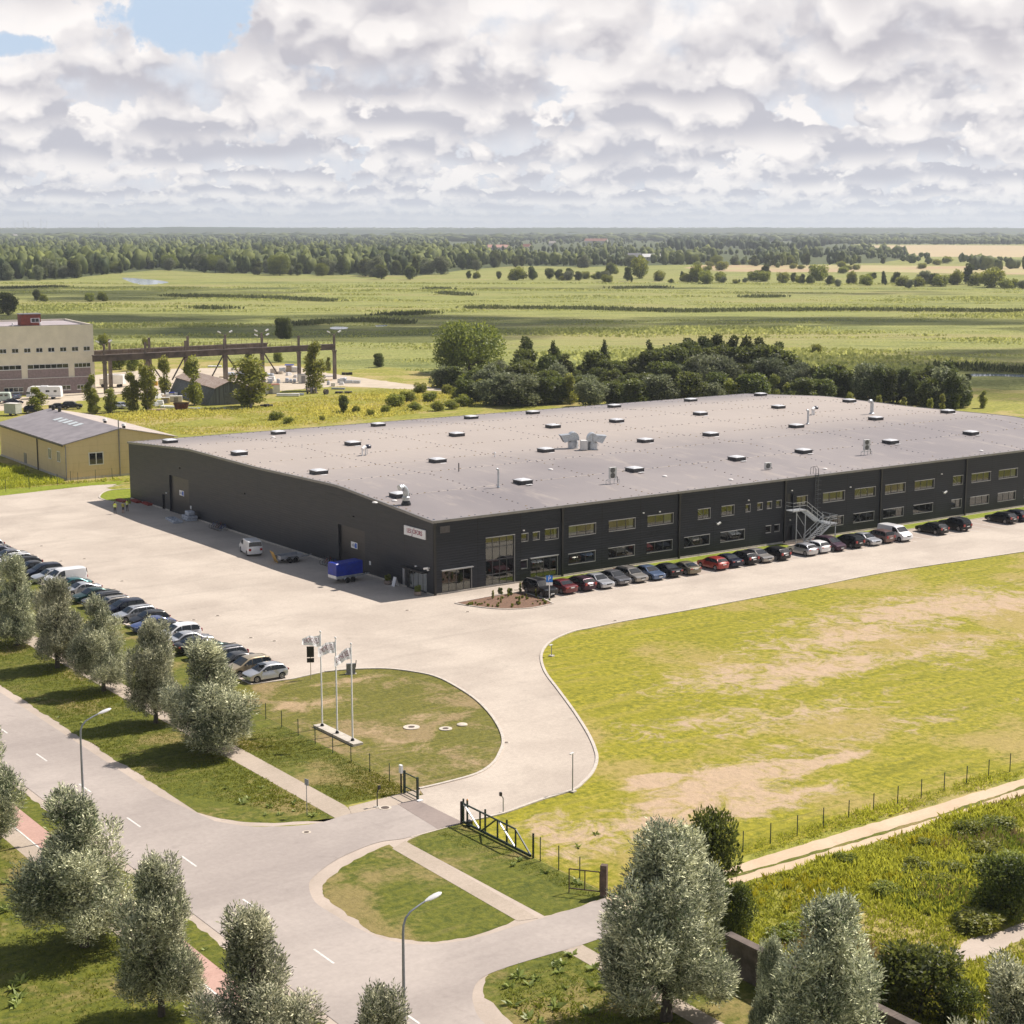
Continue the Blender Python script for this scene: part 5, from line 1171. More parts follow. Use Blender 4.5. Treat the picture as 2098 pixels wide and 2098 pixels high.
def tree_kind(key, mat, bark, H, base, lobes, n, ln, wd, spread, upb, seed, r0, sprig=1, tmean=.35):
    rng = np.random.default_rng(seed)
    pos, outw = lobed_points(rng, lobes, n); pos[:, 2] = np.maximum(pos[:, 2], base * .40 + .1 * rng.random(n))
    on = unit(outw) * .8 + unit(pos - np.array([0, 0, H * .42])) * .6 + np.array([0, 0, .35]); d = unit(outw) * .75 + np.array([0, 0, upb]) + rng.normal(0, .25, (n, 3)); d = unit(d)
    tint0 = np.clip(np.where(rng.random(n) < .58, rng.normal(tmean * .45, .12, n), rng.normal(tmean * 1.75, .2, n)) + .16 * np.sin(pos[:, 0] * 2.3 + seed) * np.cos(pos[:, 1] * 2.1) + .12 * np.sin(pos[:, 2] * 1.9 + seed), 0, 1)
    if sprig > 1:
        P, D, T, N = [], [], [], []
        for j in range(sprig):
            P.append(pos + d * ln * 2.3 * j / sprig); D.append(d); N.append(on); T.append(np.clip(tint0 + rng.normal(0, .18, n), 0, 1))
        pos, d, tint0, on = np.concatenate(P), np.concatenate(D), np.concatenate(T), np.concatenate(N)
    q = leaves(rng, pos, d, ln, wd, spread, on)
    t = Tree(); t.crown = quads('crown', q, mat, tint0)
    tips = [(l[0], l[1], l[2]) for l in lobes]; t.trunk = limb_mesh(random.Random(seed), H, r0, base, tips[:12], bark); t.H = H
    TREES[key] = t; return t
def plant(key, name, label, x, y, h, rz=None, wide=1.0, group=None, cat='tree', z=0.0, lean=0):
    t = TREES[key]; o = thing(name, label, cat, (x, y, z), rz if rz is not None else random.uniform(0, 6.28), group); s = h / t.H
    o.scale = (s * wide, s * wide, s)
    link('trunk', t.trunk, o); link('crown', t.crown, o); return o
def willow_lobes(rs, H=8.2, Rm=2.15, low=.70):
    """upright plumes fanning out from the stem, with gaps between them"""
    lo = []
    for k in range(34):
        f = rs.random() ** .9; z = low + .35 + (H - low - 1.45) * f; rad = Rm * (math.sin(math.pi * min(1, (f * .80 + .20))) ** .75) * .80
        a = rs.uniform(0, 6.28); d = rad * rs.uniform(.35, 1.08); sz = rs.uniform(.38, .72) * (1.05 - .40 * f)
        lo.append((math.cos(a) * d, math.sin(a) * d, z, sz, sz, sz * rs.uniform(1.5, 2.5)))
    for k in range(5): lo.append((rs.uniform(-.75, .75), rs.uniform(-.75, .75), H - rs.uniform(.7, 1.7), .34, .34, rs.uniform(.7, 1.1)))
    for k in range(7): a = rs.uniform(0, 6.28); lo.append((math.cos(a) * Rm * .62, math.sin(a) * Rm * .62, low + rs.uniform(.5, 1.3), .62, .62, .7))
    lo.append((0, 0, H * .42, Rm * .45, Rm * .45, H * .30)); return lo
for s in range(5):
    rs = random.Random(40 + s); tree_kind('willow%d' % s, m_willow, m_bark, 8.2, 1.1, willow_lobes(rs, 8.2, (2.3, 2.15, 2.4, 2.2, 2.35)[s]), 15000, .17, .050, .42, .85, 40 + s, .17, 4, .37)
rs = random.Random(99)
lb = willow_lobes(rs, 9.5, 3.1) + [(-1.9, .6, 6.2, .9, .9, 1.5), (1.0, -.2, 8.2, .7, .7, 1.5), (-.2, .5, 8.7, .7, .7, 1.4), (.7, .6, 8.6, .55, .55, 1.2), (1.9, -.6, 5.8, .9, .9, 1.6), (-2.3, -.4, 4.6, .9, .9, 1.4)]
tree_kind('willow_big', m_willow, m_bark, 9.5, 1.1, lb, 25000, .18, .052, .42, .85, 99, .24, 4, .40)
WG = 'silver willows lining the road'
for k, (x, y, h, w, lab) in enumerate([
    (-45.4, 5.2, 9.0, 1.12, 'grey-green willow over the middle of the yard car row'), (-45.4, -5.5, 8.8, 1.14, 'grey-green willow on bare trunk, second from the far end of the upper roadside row'), (-45.0, -15.6, 8.5, 1.1, 'grey-green willow on bare trunk just beyond the street lamp head'),
    (-45.2, -27.2, 9.0, 1.05, 'tall slim grey-green willow, last but one of the upper row before the drive'), (-44.9, -36.6, 9.1, 1.45, 'broad dense grey-green willow nearest the flagpoles'), (-45.4, 15.8, 9.0, 1.0, 'grey-green willow cut by the frame edge in the upper roadside row'),
    (-66.4, -47.6, 9.2, 1.05, 'silvery willow mostly outside the frame beside the red path'), (-66.6, -65.6, 9.2, 1.36, 'broad silvery willow overlapping the foot of the far street lamp'), (-66.6, -76.1, 8.9, 1.0, 'round silvery willow with bare trunk between path and road'),
    (-66.4, -86.3, 9.6, 1.14, 'pointed silvery willow at the lower edge of the road'), (-65.6, -96.5, 9.2, .95, 'silvery willow top just rising at the foot of the near street lamp')]):
    plant('willow%d' % (k % 5), 'willow', lab, x, y, h, 1.3 * k, w, WG)
plant('willow_big', 'willow', 'biggest silver-white willow at the end of the side road by the old gate post', -45.6, -91.8, 9.9, 0.4, 1.26)
plant('willow1', 'willow', 'silver-white willow with a small side plume in front of the concrete wall', -43.4, -100.9, 9.4, 2.2, 1.22)
plant('willow3', 'willow', 'small silvery willow plume low before the concrete wall', -43.3, -97.0, 5.9, .3, .72)
plant('willow4', 'willow', 'silver-white willow cropped by the bottom corner of the frame', -42.0, -110.3, 9.3, 4.0, 1.1)
# --- trees behind the hall and at the works
def round_lobes(rs, H, Rr, base, n=14, top=.55):
    lo = []
    for k in range(n):
        f = rs.random(); a = rs.uniform(0, 6.28); z = base + (H - base) * (.15 + .75 * f); rad = Rr * math.sqrt(max(.05, 1 - ((f - .38) / .7) ** 2)) * .72
        sz = Rr * rs.uniform(.28, .46); lo.append((math.cos(a) * rad * rs.uniform(.5, 1), math.sin(a) * rad * rs.uniform(.5, 1), z, sz, sz, sz * rs.uniform(.75, 1.05)))
    lo.append((0, 0, base + (H - base) * .46, Rr * .62, Rr * .62, (H - base) * .46)); return lo
def cone_lobes(rs, H, Rr, base):
    lo = []
    for k in range(16):
        f = k / 15; z = base + (H - base) * (.06 + .88 * f); a = rs.uniform(0, 6.28); rad = Rr * (1 - f) ** .65 + .25
        sz = max(.35, rad * rs.uniform(.45, .7)); d = rad * rs.uniform(.3, .75); lo.append((math.cos(a) * d, math.sin(a) * d, z, sz, sz, (H - base) * rs.uniform(.07, .12)))
    return lo
def birch_lobes(rs, H, Rr, base):
    lo = []
    for k in range(24):
        f = rs.random(); z = base + (H - base) * (.02 + .88 * f); a = rs.uniform(0, 6.28); rad = Rr * math.sin(math.pi * (.16 + .78 * f)) ** .8
        d = rad * rs.uniform(.2, 1.0); sz = rs.uniform(.5, .9); lo.append((math.cos(a) * d, math.sin(a) * d, z, sz, sz, sz * rs.uniform(1.0, 1.7)))
    return lo
for s in range(3):
    rs = random.Random(60 + s)
    tree_kind('dec%d' % s, m_decid, m_bark, 10, 1.2, round_lobes(rs, 10, 4.0, .1, 18), 5600, .62, .42, .7, .25, 60 + s, .22)
    tree_kind('grey%d' % s, m_greyl, m_bark, 8, .8, round_lobes(rs, 8, 3.9, -.3, 18), 5200, .55, .30, .6, .4, 70 + s, .2)
    tree_kind('dark%d' % s, m_darkc, m_bark, 12, 1.0, round_lobes(rs, 11.4, 3.0, .2, 16) + [(.3, .2, 11.0, 1.1, 1.1, 1.2)], 6000, .60, .36, .6, .2, 80 + s, .22)
    tree_kind('spire%d' % s, m_darkc, m_bark, 12, .6, cone_lobes(rs, 12, 3.0, .3), 5000, .55, .34, .6, .2, 84 + s, .2)
    tree_kind('young%d' % s, m_youngl, m_birchbark, 9, 1.2, birch_lobes(rs, 9, 1.7, .5), 3400, .42, .26, .8, .2, 90 + s, .13)
    tree_kind('shrub%d' % s, m_shrub, m_bark, 3, .2, round_lobes(rs, 3, 2.0, .1, 12), 2600, .36, .2, .6, .4, 95 + s, .08)
    tree_kind('bush%d' % s, m_decid, m_bark, 4, .3, round_lobes(rs, 4, 2.3, .1, 14), 6500, .26, .13, .6, .5, 105 + s, .1)
tree_kind('broad', m_lightd, m_bark, 14, 2.0, round_lobes(random.Random(3), 14, 10.5, 1.2, 34), 13000, .80, .5, .6, .3, 120, .5)
rt = random.Random(12)
p = G(962, 764); plant('broad', 'broad_tree', 'huge broad light green tree standing alone at the marsh edge', p.x, p.y, 13.6, .5, 1.04)
TOP = [(925, 745), (940, 728), (1050, 740), (1075, 686), (1100, 730), (1134, 700), (1180, 728), (1237, 702), (1290, 722), (1328, 699), (1393, 692), (1470, 684), (1560, 692), (1593, 695), (1640, 722), (1665, 742), (1800, 740), (1880, 752), (1942, 738), (1985, 775), (2013, 800)]
def interp(x, T):
    if x <= T[0][0]: return T[0][1]
    for a, b in zip(T, T[1:]):
        if a[0] <= x <= b[0]: return a[1] + (b[1] - a[1]) * (x - a[0]) / (b[0] - a[0])
    return T[-1][1]
BLT = 'trees in the belt behind the hall'
LB = {'dec': 'green leafy tree in the belt behind the black hall', 'grey': 'grey-green willow bush in the belt behind the black hall', 'dark': 'dark round topped tree in the belt behind the black hall', 'spire': 'dark pointed spruce rising from the belt behind the black hall', 'young': 'young bright green tree at the foot of the belt behind the hall'}
def belt(px, pb, ptop, kinds, wide):
    p = G(px, pb); h = (pb - ptop) / (pb - 468) * CAMH; k = rt.choice(kinds); key = '%s%d' % (k, rt.randrange(3))
    plant(key, {'dec': 'leafy_tree', 'grey': 'willow_bush', 'dark': 'dark_tree', 'spire': 'spruce', 'young': 'young_tree'}[k], LB[k], p.x, p.y, max(2.5, h), None, wide * rt.uniform(.9, 1.15), BLT + ', ' + {'dec': 'leafy', 'grey': 'grey-green', 'dark': 'dark round', 'spire': 'pointed', 'young': 'young'}[k])
for x in (1076, 1134, 1237, 1328, 1408, 1440, 1470, 1500, 1530, 1556, 1593): belt(x, 782 + rt.uniform(-3, 3), interp(x, TOP) + rt.uniform(-3, 6), ['spire'] if x in (1134, 1237, 1328) else ['dark'], .95)
x = 1060
while x < 1990: belt(x, 788 + rt.uniform(-5, 5), interp(x, TOP) + rt.uniform(8, 30), ['dec', 'dark', 'dec'], 1.25); x += rt.uniform(15, 24)
x = 1020
while x < 1960: belt(x, 806 + rt.uniform(-6, 6), interp(x, TOP) + rt.uniform(38, 62) if x < 1650 else interp(x, TOP) + rt.uniform(12, 40), ['grey', 'grey', 'dec', 'dec'], 1.35); x += rt.uniform(18, 28)
x = 955
while x < 1700: belt(x, 826 + rt.uniform(-8, 8), 772 + rt.uniform(-12, 14), ['grey', 'dec', 'dec', 'young'], 1.4); x += rt.uniform(18, 28)
x = 905
while x < 1075: belt(x, 800 + rt.uniform(-8, 12), 752 + (x - 905) * -.05 + rt.uniform(-8, 12), ['dec', 'grey', 'dec'], 1.25); x += rt.uniform(13, 20)
x = 1640
while x < 1985: belt(x, 812 + (x - 1640) * .07 + rt.uniform(-5, 5), interp(x, TOP) + rt.uniform(0, 26), ['dark', 'dec', 'dark', 'grey'], 1.15); x += rt.uniform(13, 20)
for x, b, t in ((1960, 838, 800), (1930, 842, 806), (1905, 846, 812), (1800, 838, 806), (1850, 842, 812), (1740, 834, 800), (2013, 836, 798), (1940, 826, 740), (1900, 826, 752)): belt(x, b, t, ['young'] if b > 830 else ['dark'], 1.1)
# light green bushes at the foot of the belt and in the meadow
MBG = 'low bushes in the meadow behind the hall'
for px, pb, w, h in ((975, 800, 1.5, 5.2), (992, 812, 1.3, 4), (945, 815, 1.4, 3.0), (915, 808, 1.2, 2.4), (880, 822, 1.5, 2.2), (860, 806, 1.3, 2.6), (836, 822, 1.6, 2.4), (810, 832, 1.8, 2.6), (790, 846, 1.4, 1.6), (760, 852, 1.2, 1.4), (850, 840, 1.6, 1.8), (895, 842, 1.4, 2.0), (925, 838, 1.5, 2.0), (950, 832, 1.5, 2.6), (730, 846, 1.0, 1.6), (566, 860, 1.9, 1.7), (590, 868, 1.6, 1.4), (660, 862, 1.3, 1.0)):
    p = G(px, pb); plant('shrub%d' % rt.randrange(3), 'bush', 'low green bush in the rough meadow behind the hall', p.x, p.y, h * .95, None, w * .95, MBG, 'bush')
p = G(704, 846); plant('dec1', 'young_tree', 'small round dense green tree alone in the meadow left of the low bushes', p.x, p.y, 4.0, 1, .8)
p = G(775, 752); plant('dec0', 'young_tree', 'dark round bush on the marsh edge beyond the end of the crane runway', p.x, p.y, 4.2, 1, 1.1)
for px, pb, pt, w, lab in ((187, 846, 763, .62, 'thin half-bare birch in front of the mauve office corner'), (228, 846, 788, .8, 'young tree over the silver car at the works'), (272, 843, 758, .85, 'dark-leaved young tree pair, first beside the rusty skip'), (303, 842, 730, .62, 'tall slim birch between the office and the barn'), (338, 808, 727, .7, 'slim birch behind the barn end'), (398, 830, 728, .75, 'birch growing against the front of the barn roof'),
                        (515, 834, 718, 1.05, 'tallest dense green tree covering the barn corner'), (645, 800, 694, .8, 'yellowish birch before the last crane column'), (78, 846, 790, 1.2, 'spreading young tree in front of the white motorhome'), (672, 760, 730, .8, 'small green tree behind the last crane columns'), (196, 848, 806, .9, 'low bushy tree below the thin half-bare birch')):
    p = G(px, pb); plant('young%d' % rt.randrange(3), 'birch' if 'birch' in lab else 'young_tree', lab, p.x, p.y, (pb - pt) / (pb - 468) * CAMH, None, w * (1.4 if px != 515 else 1.55))
for px, pb, w, lab in ((245, 757, 1.5, 'green bush under the crane runway close to the office'), (272, 760, 1.2, 'second green bush under the crane runway'), (212, 712, 1.2, 'bright green bush at the top edge of the crane girder by the office'), (300, 712, .9, 'small bright bush above the girder at the second column'), (570, 742, .9, 'round bush seen under the far girder end'), (510, 735, 1.3, 'dark bush seen behind the tallest tree'), (574, 694, 1.2, 'dark shrub pair rising over the girder, nearer one'), (586, 694, 1.1, 'dark shrub pair rising over the girder, farther one')):
    p = G(px, pb); plant('shrub%d' % rt.randrange(3) if 'dark' not in lab else 'dec0', 'bush', lab, p.x, p.y, 3.4 * w if 'pair' not in lab else 8, None, .8, None, 'bush')
p = G(224, 842); plant('bush0', 'bush', 'round dark bush beside the silver car at the works', p.x, p.y, 2.4, 0, .8, None, 'bush')
# bushes by the wall and on the waste ground, bottom right
for px, pb, h, w, key, lab in ((1458, 1850, 5.4, .62, 'bush0', 'dark green elder bush behind the biggest willow at the start of the track'), (1500, 1925, 3.4, .75, 'bush1', 'lower dark bush at the end of the concrete wall'), (2062, 1872, 3.5, 1.15, 'bush1', 'big round dark bush on the waste ground near the frame edge'), (1885, 2078, 3.9, 1.25, 'bush2', 'dark wide bush between the willow and the bare slab'), (1960, 2100, 2.2, 1.1, 'bush0', 'lower bush beside the dark wide bush'),
                            (2065, 2050, 2.2, 1.0, 'grey0', 'grey-green bush over the bare slab at the frame edge')):
    p = G(px, pb); plant(key, 'bush', lab, p.x, p.y, h, 1.0, w, None, 'bush')
wr = random.Random(17)
for k in range(34):
    px, py = wr.uniform(1500, 2098), wr.uniform(1690, 2080); g = G(px, py)
    if in_poly(np.array([g.x]), np.array([g.y]), P([(1500, 1830), (1641, 1786), (1788, 1740), (1935, 1690), (2098, 1642), (2098, 1900), (2000, 1930), (1960, 1975), (1850, 2000), (1640, 1950)]))[0]:
        plant('shrub%d' % (k % 3), 'scrub', 'low yellow-green scrub mound in the rough grass below the dirt track', g.x, g.y, wr.uniform(.45, .95), None, wr.uniform(1.9, 3.2), 'scrub mounds on the waste ground', 'scrub')
# scattered shrubs of the marsh
HG = 'shrubs in the hedge line across the marsh'
for i, (x, y, w) in enumerate([(20, 232, 1), (75, 232, 1.2), (140, 228, 1.2), (175, 232, 1), (215, 232, 1.3), (250, 234, .9), (275, 228, 1), (325, 230, 1), (370, 212, 1.4), (350, 238, .9), (435, 236, 1.3), (480, 226, 1.6), (555, 236, .9), (600, 244, .6), (640, 236, 1.1), (660, 240, 1), (695, 240, 1.2), (730, 246, 1), (785, 241, 1), (855, 244, .5), (878, 242, .6), (910, 236, 1), (955, 236, 1.3), (1018, 242, 1), (1060, 240, .9), (1095, 246, 1.1), (1125, 248, 1), (1160, 234, 1.5), (1195, 250, 1), (1228, 256, .8), (1280, 246, 1.2), (1335, 252, 1.2), (1365, 228, .9), (1400, 248, 1.3), (1450, 246, 1.2), (1475, 254, 1), (1500, 262, 1), (1530, 256, 1), (1560, 248, 1.3), (1590, 254, 1), (1620, 256, 1), (1680, 250, 1.4), (1720, 248, 1.5), (1755, 254, 1), (1810, 260, 1.2), (1860, 264, .8), (1895, 263, 1), (1925, 266, .8)]):
    for j in range(rt.choice((1, 2, 2, 3))):
        p = G(1050 + (x + (rt.uniform(-17, 17) if j else 0)) / 1.843, 440 + y / 1.843 + 8 + (rt.uniform(-3, 2) if j else 0)); plant(rt.choice(['shrub0', 'shrub1', 'shrub2', 'dec1', 'dec2', 'grey1', 'dark0']), 'shrub', 'green shrub in the hedge line across the far marsh', p.x, p.y, 7.4 * w * rt.uniform(.7, 1.35) * (1 if j == 0 else rt.uniform(.35, .75)), None, rt.uniform(.8, 1.5), HG, 'shrub')
BH = 'bushes dotted in the tan field'
for x, y, w in ((700, 190, .8), (745, 192, .9), (790, 206, 1.3), (735, 212, .9), (850, 186, .7), (900, 186, .9), (1060, 200, .8), (1090, 202, .7), (1130, 202, .7), (1240, 196, 1), (1300, 204, .8), (1250, 218, .9), (1545, 200, .9), (1820, 218, .9), (1270, 204, .7), (1600, 186, 1), (1640, 180, 1.2)):
    p = G(1050 + x / 1.843, 440 + y / 1.843 + 2); plant('shrub%d' % rt.randrange(3), 'shrub', 'low dark bush dotted in the pale field beyond the hedge line', p.x, p.y, 6.0 * w, None, 1.5, BH, 'shrub')
for px, pb, w, lab in ((75, 616, 1.3, 'larger of two dark shrubs alone in the shaded marsh above the office'), (89, 618, .8, 'smaller of two dark shrubs alone in the shaded marsh above the office'), (185, 618, .9, 'flat dark shrub in the shaded marsh beyond the brick hut'), (210, 617, 1.0, 'dark shrub in the shaded marsh, farthest from the brick hut'), (17, 646, 2.2, 'grey shrub behind the office roof'), (782, 572, 2.4, 'wide pale green tree at the wood edge'), (840, 573, 2.2, 'round green tree at the wood edge by itself'), (960, 571, 1.3, 'first of three small trees in the open marsh'), (977, 571, 1.1, 'second of three small trees in the open marsh'), (1022, 572, 1.3, 'third of three small trees in the open marsh'), (1671, 725, .6, 'single dark shrub in the marsh beyond the belt')):
    p = G(px, pb); plant('dec1' if w > 1.2 else 'shrub1', 'shrub' if 'shrub' in lab else 'lone_tree', lab, p.x, p.y, 5.0 * w, None, 1.3 if w > 2 else 1.0, None, 'shrub' if 'shrub' in lab else 'tree')
# ------------------------------------------------------------------ the far woods, one mass
def far_wood():
    rng = np.random.default_rng(5)
    bm = bmesh.new(); bmesh.ops.create_icosphere(bm, subdivisions=2, radius=1); V0 = np.array([v.co[:] for v in bm.verts]); F0 = np.array([[v.index for v in f.verts] for f in bm.faces]); bm.free()
    bm = bmesh.new(); bmesh.ops.create_icosphere(bm, subdivisions=1, radius=1); V1 = np.array([v.co[:] for v in bm.verts]); F1 = np.array([[v.index for v in f.verts] for f in bm.faces]); bm.free()
    poly1 = [(-260, 575), (0, 574), (130, 571), (235, 558), (330, 551), (400, 555), (520, 559), (700, 562), (800, 566), (860, 563), (900, 553), (960, 551), (1060, 544), (1200, 547), (1300, 541), (1420, 541), (1520, 543), (1600, 546), (1700, 542), (1800, 538), (1868, 529), (1845, 515), (1740, 509), (1700, 501), (1000, 493), (500, 491), (-260, 496)]
    gaps_ = [(1140, 532, 60, 5), (1250, 536, 70, 5), (1000, 526, 40, 5), (1420, 528, 50, 5), (150, 545, 16, 4), (90, 493, 90, 4), (1560, 534, 60, 4), (1330, 517, 40, 3), (640, 505, 60, 2.5), (1100, 512, 60, 3), (1700, 533, 90, 5)]
    def inside(x, y, P):
        c = False; j = len(P) - 1
        for i in range(len(P)):
            if (P[i][1] > y) != (P[j][1] > y) and x < (P[j][0] - P[i][0]) * (y - P[i][1]) / (P[j][1] - P[i][1]) + P[i][0]: c = not c
            j = i
        return c
    rs = random.Random(8); Vs, Fs, Ts, off = [], [], [], 0
    def clump(g, r, h, tint, V, F, base=.0):
        nonlocal off
        k = rs.random() * 50; w = V.copy(); u = w
        nz = 1 + .22 * np.sin(u[:, 0] * 4.1 + k) * np.cos(u[:, 1] * 3.7 + k * 2) + .16 * np.sin(u[:, 2] * 6.3 + k * 3 + u[:, 0] * 5) + rng.normal(0, .13, len(u))
        w = w * nz[:, None] * np.array([r, r, h * .52]) + np.array([g.x, g.y, h * .50 + base])
        Vs.append(w); Fs.append(F + off); off += len(V); Ts.append(np.clip(tint + rng.normal(0, .16, len(F)), 0, 1))
    n = 0
    py = 576.0
    while py > 491:
        d = dist(py); wpx = FL / d
        x = -250.0
        while x < 2000:
            xx = x + rs.uniform(-.4, .4) * 10 * wpx; yy = py + rs.uniform(-.5, .5) * (py - 468) * .012
            if inside(xx, yy + 5 * mnoise.noise(Vector((xx * .02, 3.3, 1))) + 3 * mnoise.noise(Vector((xx * .09, 1.3, 1))), poly1) and mnoise.noise(Vector((xx * .011, yy * .16, 31))) < (.40 if xx < 900 else .04) and not any(((xx - a) / rx) ** 2 + ((yy - b) / ry) ** 2 < 1 for a, b, rx, ry in gaps_):
                big = 1.0 if xx < 1000 else .8
                pine = 1370 < xx < 1715 and yy < 519
                front_edge = rs.random() < .25
                h = (rs.uniform(9, 19) if not pine else rs.uniform(22, 27)) * big * (.55 if front_edge and not pine else 1)
                nm = mnoise.noise(Vector((xx * .012, yy * .05, 2))) + .5 * mnoise.noise(Vector((xx * .05, yy * .2, 4)))
                clump(G(xx, yy), h * rs.uniform(.24, .46), h, (.08 if pine else .38 + .5 * nm + rs.uniform(-.26, .26)), V0 if d < 2100 else V1, F0 if d < 2100 else F1); n += 1
            x += rs.uniform(4, 11) * wpx * (1 if d < 2600 else 1.6)
        py -= (py - 468) * (.022 if d < 2600 else .045)
    py = 495.0
    while py > 471.6:
        d = dist(py); wpx = FL / d; x = -120.0
        while x < 2220:
            if not (x > 1720 and 500.5 < py < 530) and mnoise.noise(Vector((x * .006, py * .25, 9))) > -.34:
                h = rs.uniform(12, 20) * (1 + (d - 5000) / 16000); clump(G(x + rs.uniform(-8, 8), py), h * rs.uniform(.8, 2.2), h, .35 + rs.uniform(-.25, .25), V1, F1); n += 1
            x += rs.uniform(14, 44) * wpx
        py -= (py - 468) * .06
    # wood on the far side of the tan field, right
    for py in (501.0, 500.0, 499.0, 497.5, 496):
        x = 1640.0
        while x < 2250: h = rs.uniform(12, 18); clump(G(x, py), h * .6, h, .4 + rs.uniform(-.2, .2), V1, F1); x += rs.uniform(6, 11)
    for x0, x1, py, hh in ((1850, 2250, 538, 9), (1990, 2250, 551, 13), (1560, 1900, 530, 9), (1700, 1800, 522, 7)):
        x = x0
        while x < x1:
            if rs.random() < .55: h = hh * rs.uniform(.5, 1.2); clump(G(x, py + rs.uniform(-3, 3)), h * .5, h, .4 + rs.uniform(-.2, .2), V0, F0)
            x += rs.uniform(5, 14)
    print('far clumps', n)
    me = trimesh('woods', np.concatenate(Vs), np.concatenate(Fs), leaf_mat('far_wood_leaf', (.026, .042, .010), (.20, .215, .05), .7, .2, .15), np.concatenate(Ts))
    props(link('woods', me), 'wide mass of mixed woods reaching to the horizon', None, None, 'stuff')
far_wood()
# low wooded hills on the horizon
def hills():
    nx, nd_ = 260, 3; V, F = [], []
    for j, (d, hh) in enumerate(((7600, 0), (8600, 32), (9600, 40), (10600, 0))):
        for i in range(nx + 1):
            a = -5200 + 10400 * i / nx; nz = mnoise.noise(Vector((a * .0009, j * .6, 3))) * .5 + mnoise.noise(Vector((a * .004, j, 7))) * .12 + rng_h.uniform(-.05, .05)
            h = hh * (1 + nz * .9) + (0 if hh == 0 else 2); x, y = fan(d, a); V.append((x, y, h if hh else .05))
    n = nx + 1
    for j in range(3):
        for i in range(nx): a = j * n + i; F += [(a, a + 1, a + n + 1), (a, a + n + 1, a + n)]
    props(link('hills', trimesh('hills', np.array(V), np.array(F), M('hill_wood', (.045, .065, .035), .9, var=.4, vs=.006))), kind='structure')
rng_h = random.Random(2)
hills()
# ------------------------------------------------------------------ reeds, tall grass, weeds
def reeds():
    rng = np.random.default_rng(21); P = []
    lines = [[(590, 668), (680, 661), (760, 658), (830, 664)], [(780, 648), (860, 644), (890, 643)], [(1050, 633), (1200, 634), (1400, 640), (1560, 637), (1800, 637), (2100, 640)], [(1255, 592), (1360, 590)], [(340, 607), (560, 612), (640, 616), (680, 618)], [(0, 592), (130, 589)], [(880, 593), (920, 594)], [(960, 632), (1040, 633)], [(1530, 610), (1600, 609)], [(1990, 757), (2110, 764)], [(1930, 752), (2000, 757)], [(400, 632), (470, 634)], [(910, 602), (960, 606)]]
    for L in lines:
        for (a, b), (c, d) in zip(L, L[1:]):
            p, q = G(a, b), G(c, d); n = int((q - p).length * 14)
            t = rng.uniform(0, 1, n); base = np.outer(1 - t, np.array(p)) + np.outer(t, np.array(q)) + np.stack([rng.normal(0, 3.5, n), rng.normal(0, 3.5, n), np.zeros(n)], 1)
            P.append(leaves(rng, base, np.tile([0, 0, 1.0], (n, 1)), 2.0, .8, .35))
    P = np.concatenate(P); return props(link('reeds', quads('reeds', P, leaf_mat('reed_leaf', (.06, .08, .025), (.17, .19, .07), .7, .2, .3), rng.uniform(0, 1, len(P)))), 'dark strips of tall reeds across the marsh', None, None, 'stuff')
reeds()
def reed_cover():
    rng = np.random.default_rng(61); n = 150000
    py = 468 + FL * CAMH / rng.uniform(470, 1230, n) ; px = rng.uniform(-260, 2360, n)
    g = np.array([G(a, b)[:2] for a, b in zip(px, py)]); x, y = g[:, 0], g[:, 1]
    rx, ry = x * ca - y * sa, x * sa + y * ca
    nz = np.array([mnoise.noise(Vector((a * .006, b * .022, 3))) + .55 * mnoise.noise(Vector((a * .03, b * .08, 8))) for a, b in zip(rx, ry)])
    k = (nz > -.05) & ~in_poly(x, y, OUTL_MEADOW[0])
    for q in OUTL['wet']: k &= ~in_poly(x, y, q)
    x, y, nz = x[k], y[k], nz[k]; m = len(x); sc = .75 + np.clip(nz, 0, .8)
    sc = np.clip((nz + .05) * 2.2, .15, 1.1); base = np.stack([x, y, np.zeros(m)], 1); q = leaves(rng, base, np.tile([0, 0, 1.0], (m, 1)), 1.15, 1.2, .6, np.tile([-sa * .5, -ca * .5, 1.0], (m, 1)), .45); q = base[:, None, :] + (q - base[:, None, :]) * sc[:, None, None]
    t = np.clip(.5 + rng.normal(0, .20, m) - .30 * (nz - .3), 0, 1)
    props(link('reeds', quads('reeds', q, leaf_mat('reed_cover', (.19, .215, .058), (.46, .45, .15), .7, .2, .5), t)), 'green reed beds covering the wide marsh', None, None, 'stuff')
reed_cover()
EG = 'big trees along the front of the far woods'
for k in range(95):
    px = rt.uniform(-20, 1060) if k < 62 else rt.uniform(1060, 1870); E = [(-30, 576), (130, 573), (235, 560), (330, 553), (400, 558), (520, 562), (700, 565), (790, 568), (870, 566), (960, 554), (1060, 547), (1200, 549), (1420, 543), (1600, 547), (1800, 540), (1870, 531)]
    p = G(px, interp(px, E) + rt.uniform(-4.5, 1.5)); key = rt.choice(['dec0', 'dec1', 'dec2', 'grey0', 'grey1', 'dark0', 'dark1', 'broad'])
    plant(key, 'woodland_tree', 'big leafy tree at the front of the far woods beyond the marsh', p.x, p.y, rt.uniform(9, 17) * (1 if px < 1060 else .8), None, rt.uniform(.9, 1.3) if key != 'broad' else .9, EG)
def on_lawn(x, y):
    k = np.zeros(len(x), bool)
    for q in OUTL['lawn']: k |= in_poly(x, y, q)
    w = np.ones(len(x), bool)
    for q in OUTL['hard']: w &= ~in_poly(x, y, q)
    return w
m_vg = leaf_mat('verge_blade', (.055, .08, .006), (.24, .25, .028), .6, .3, .3)
m_grass = leaf_mat('grass_blade', (.12, .15, .010), (.50, .49, .06), .6, .2, .45)
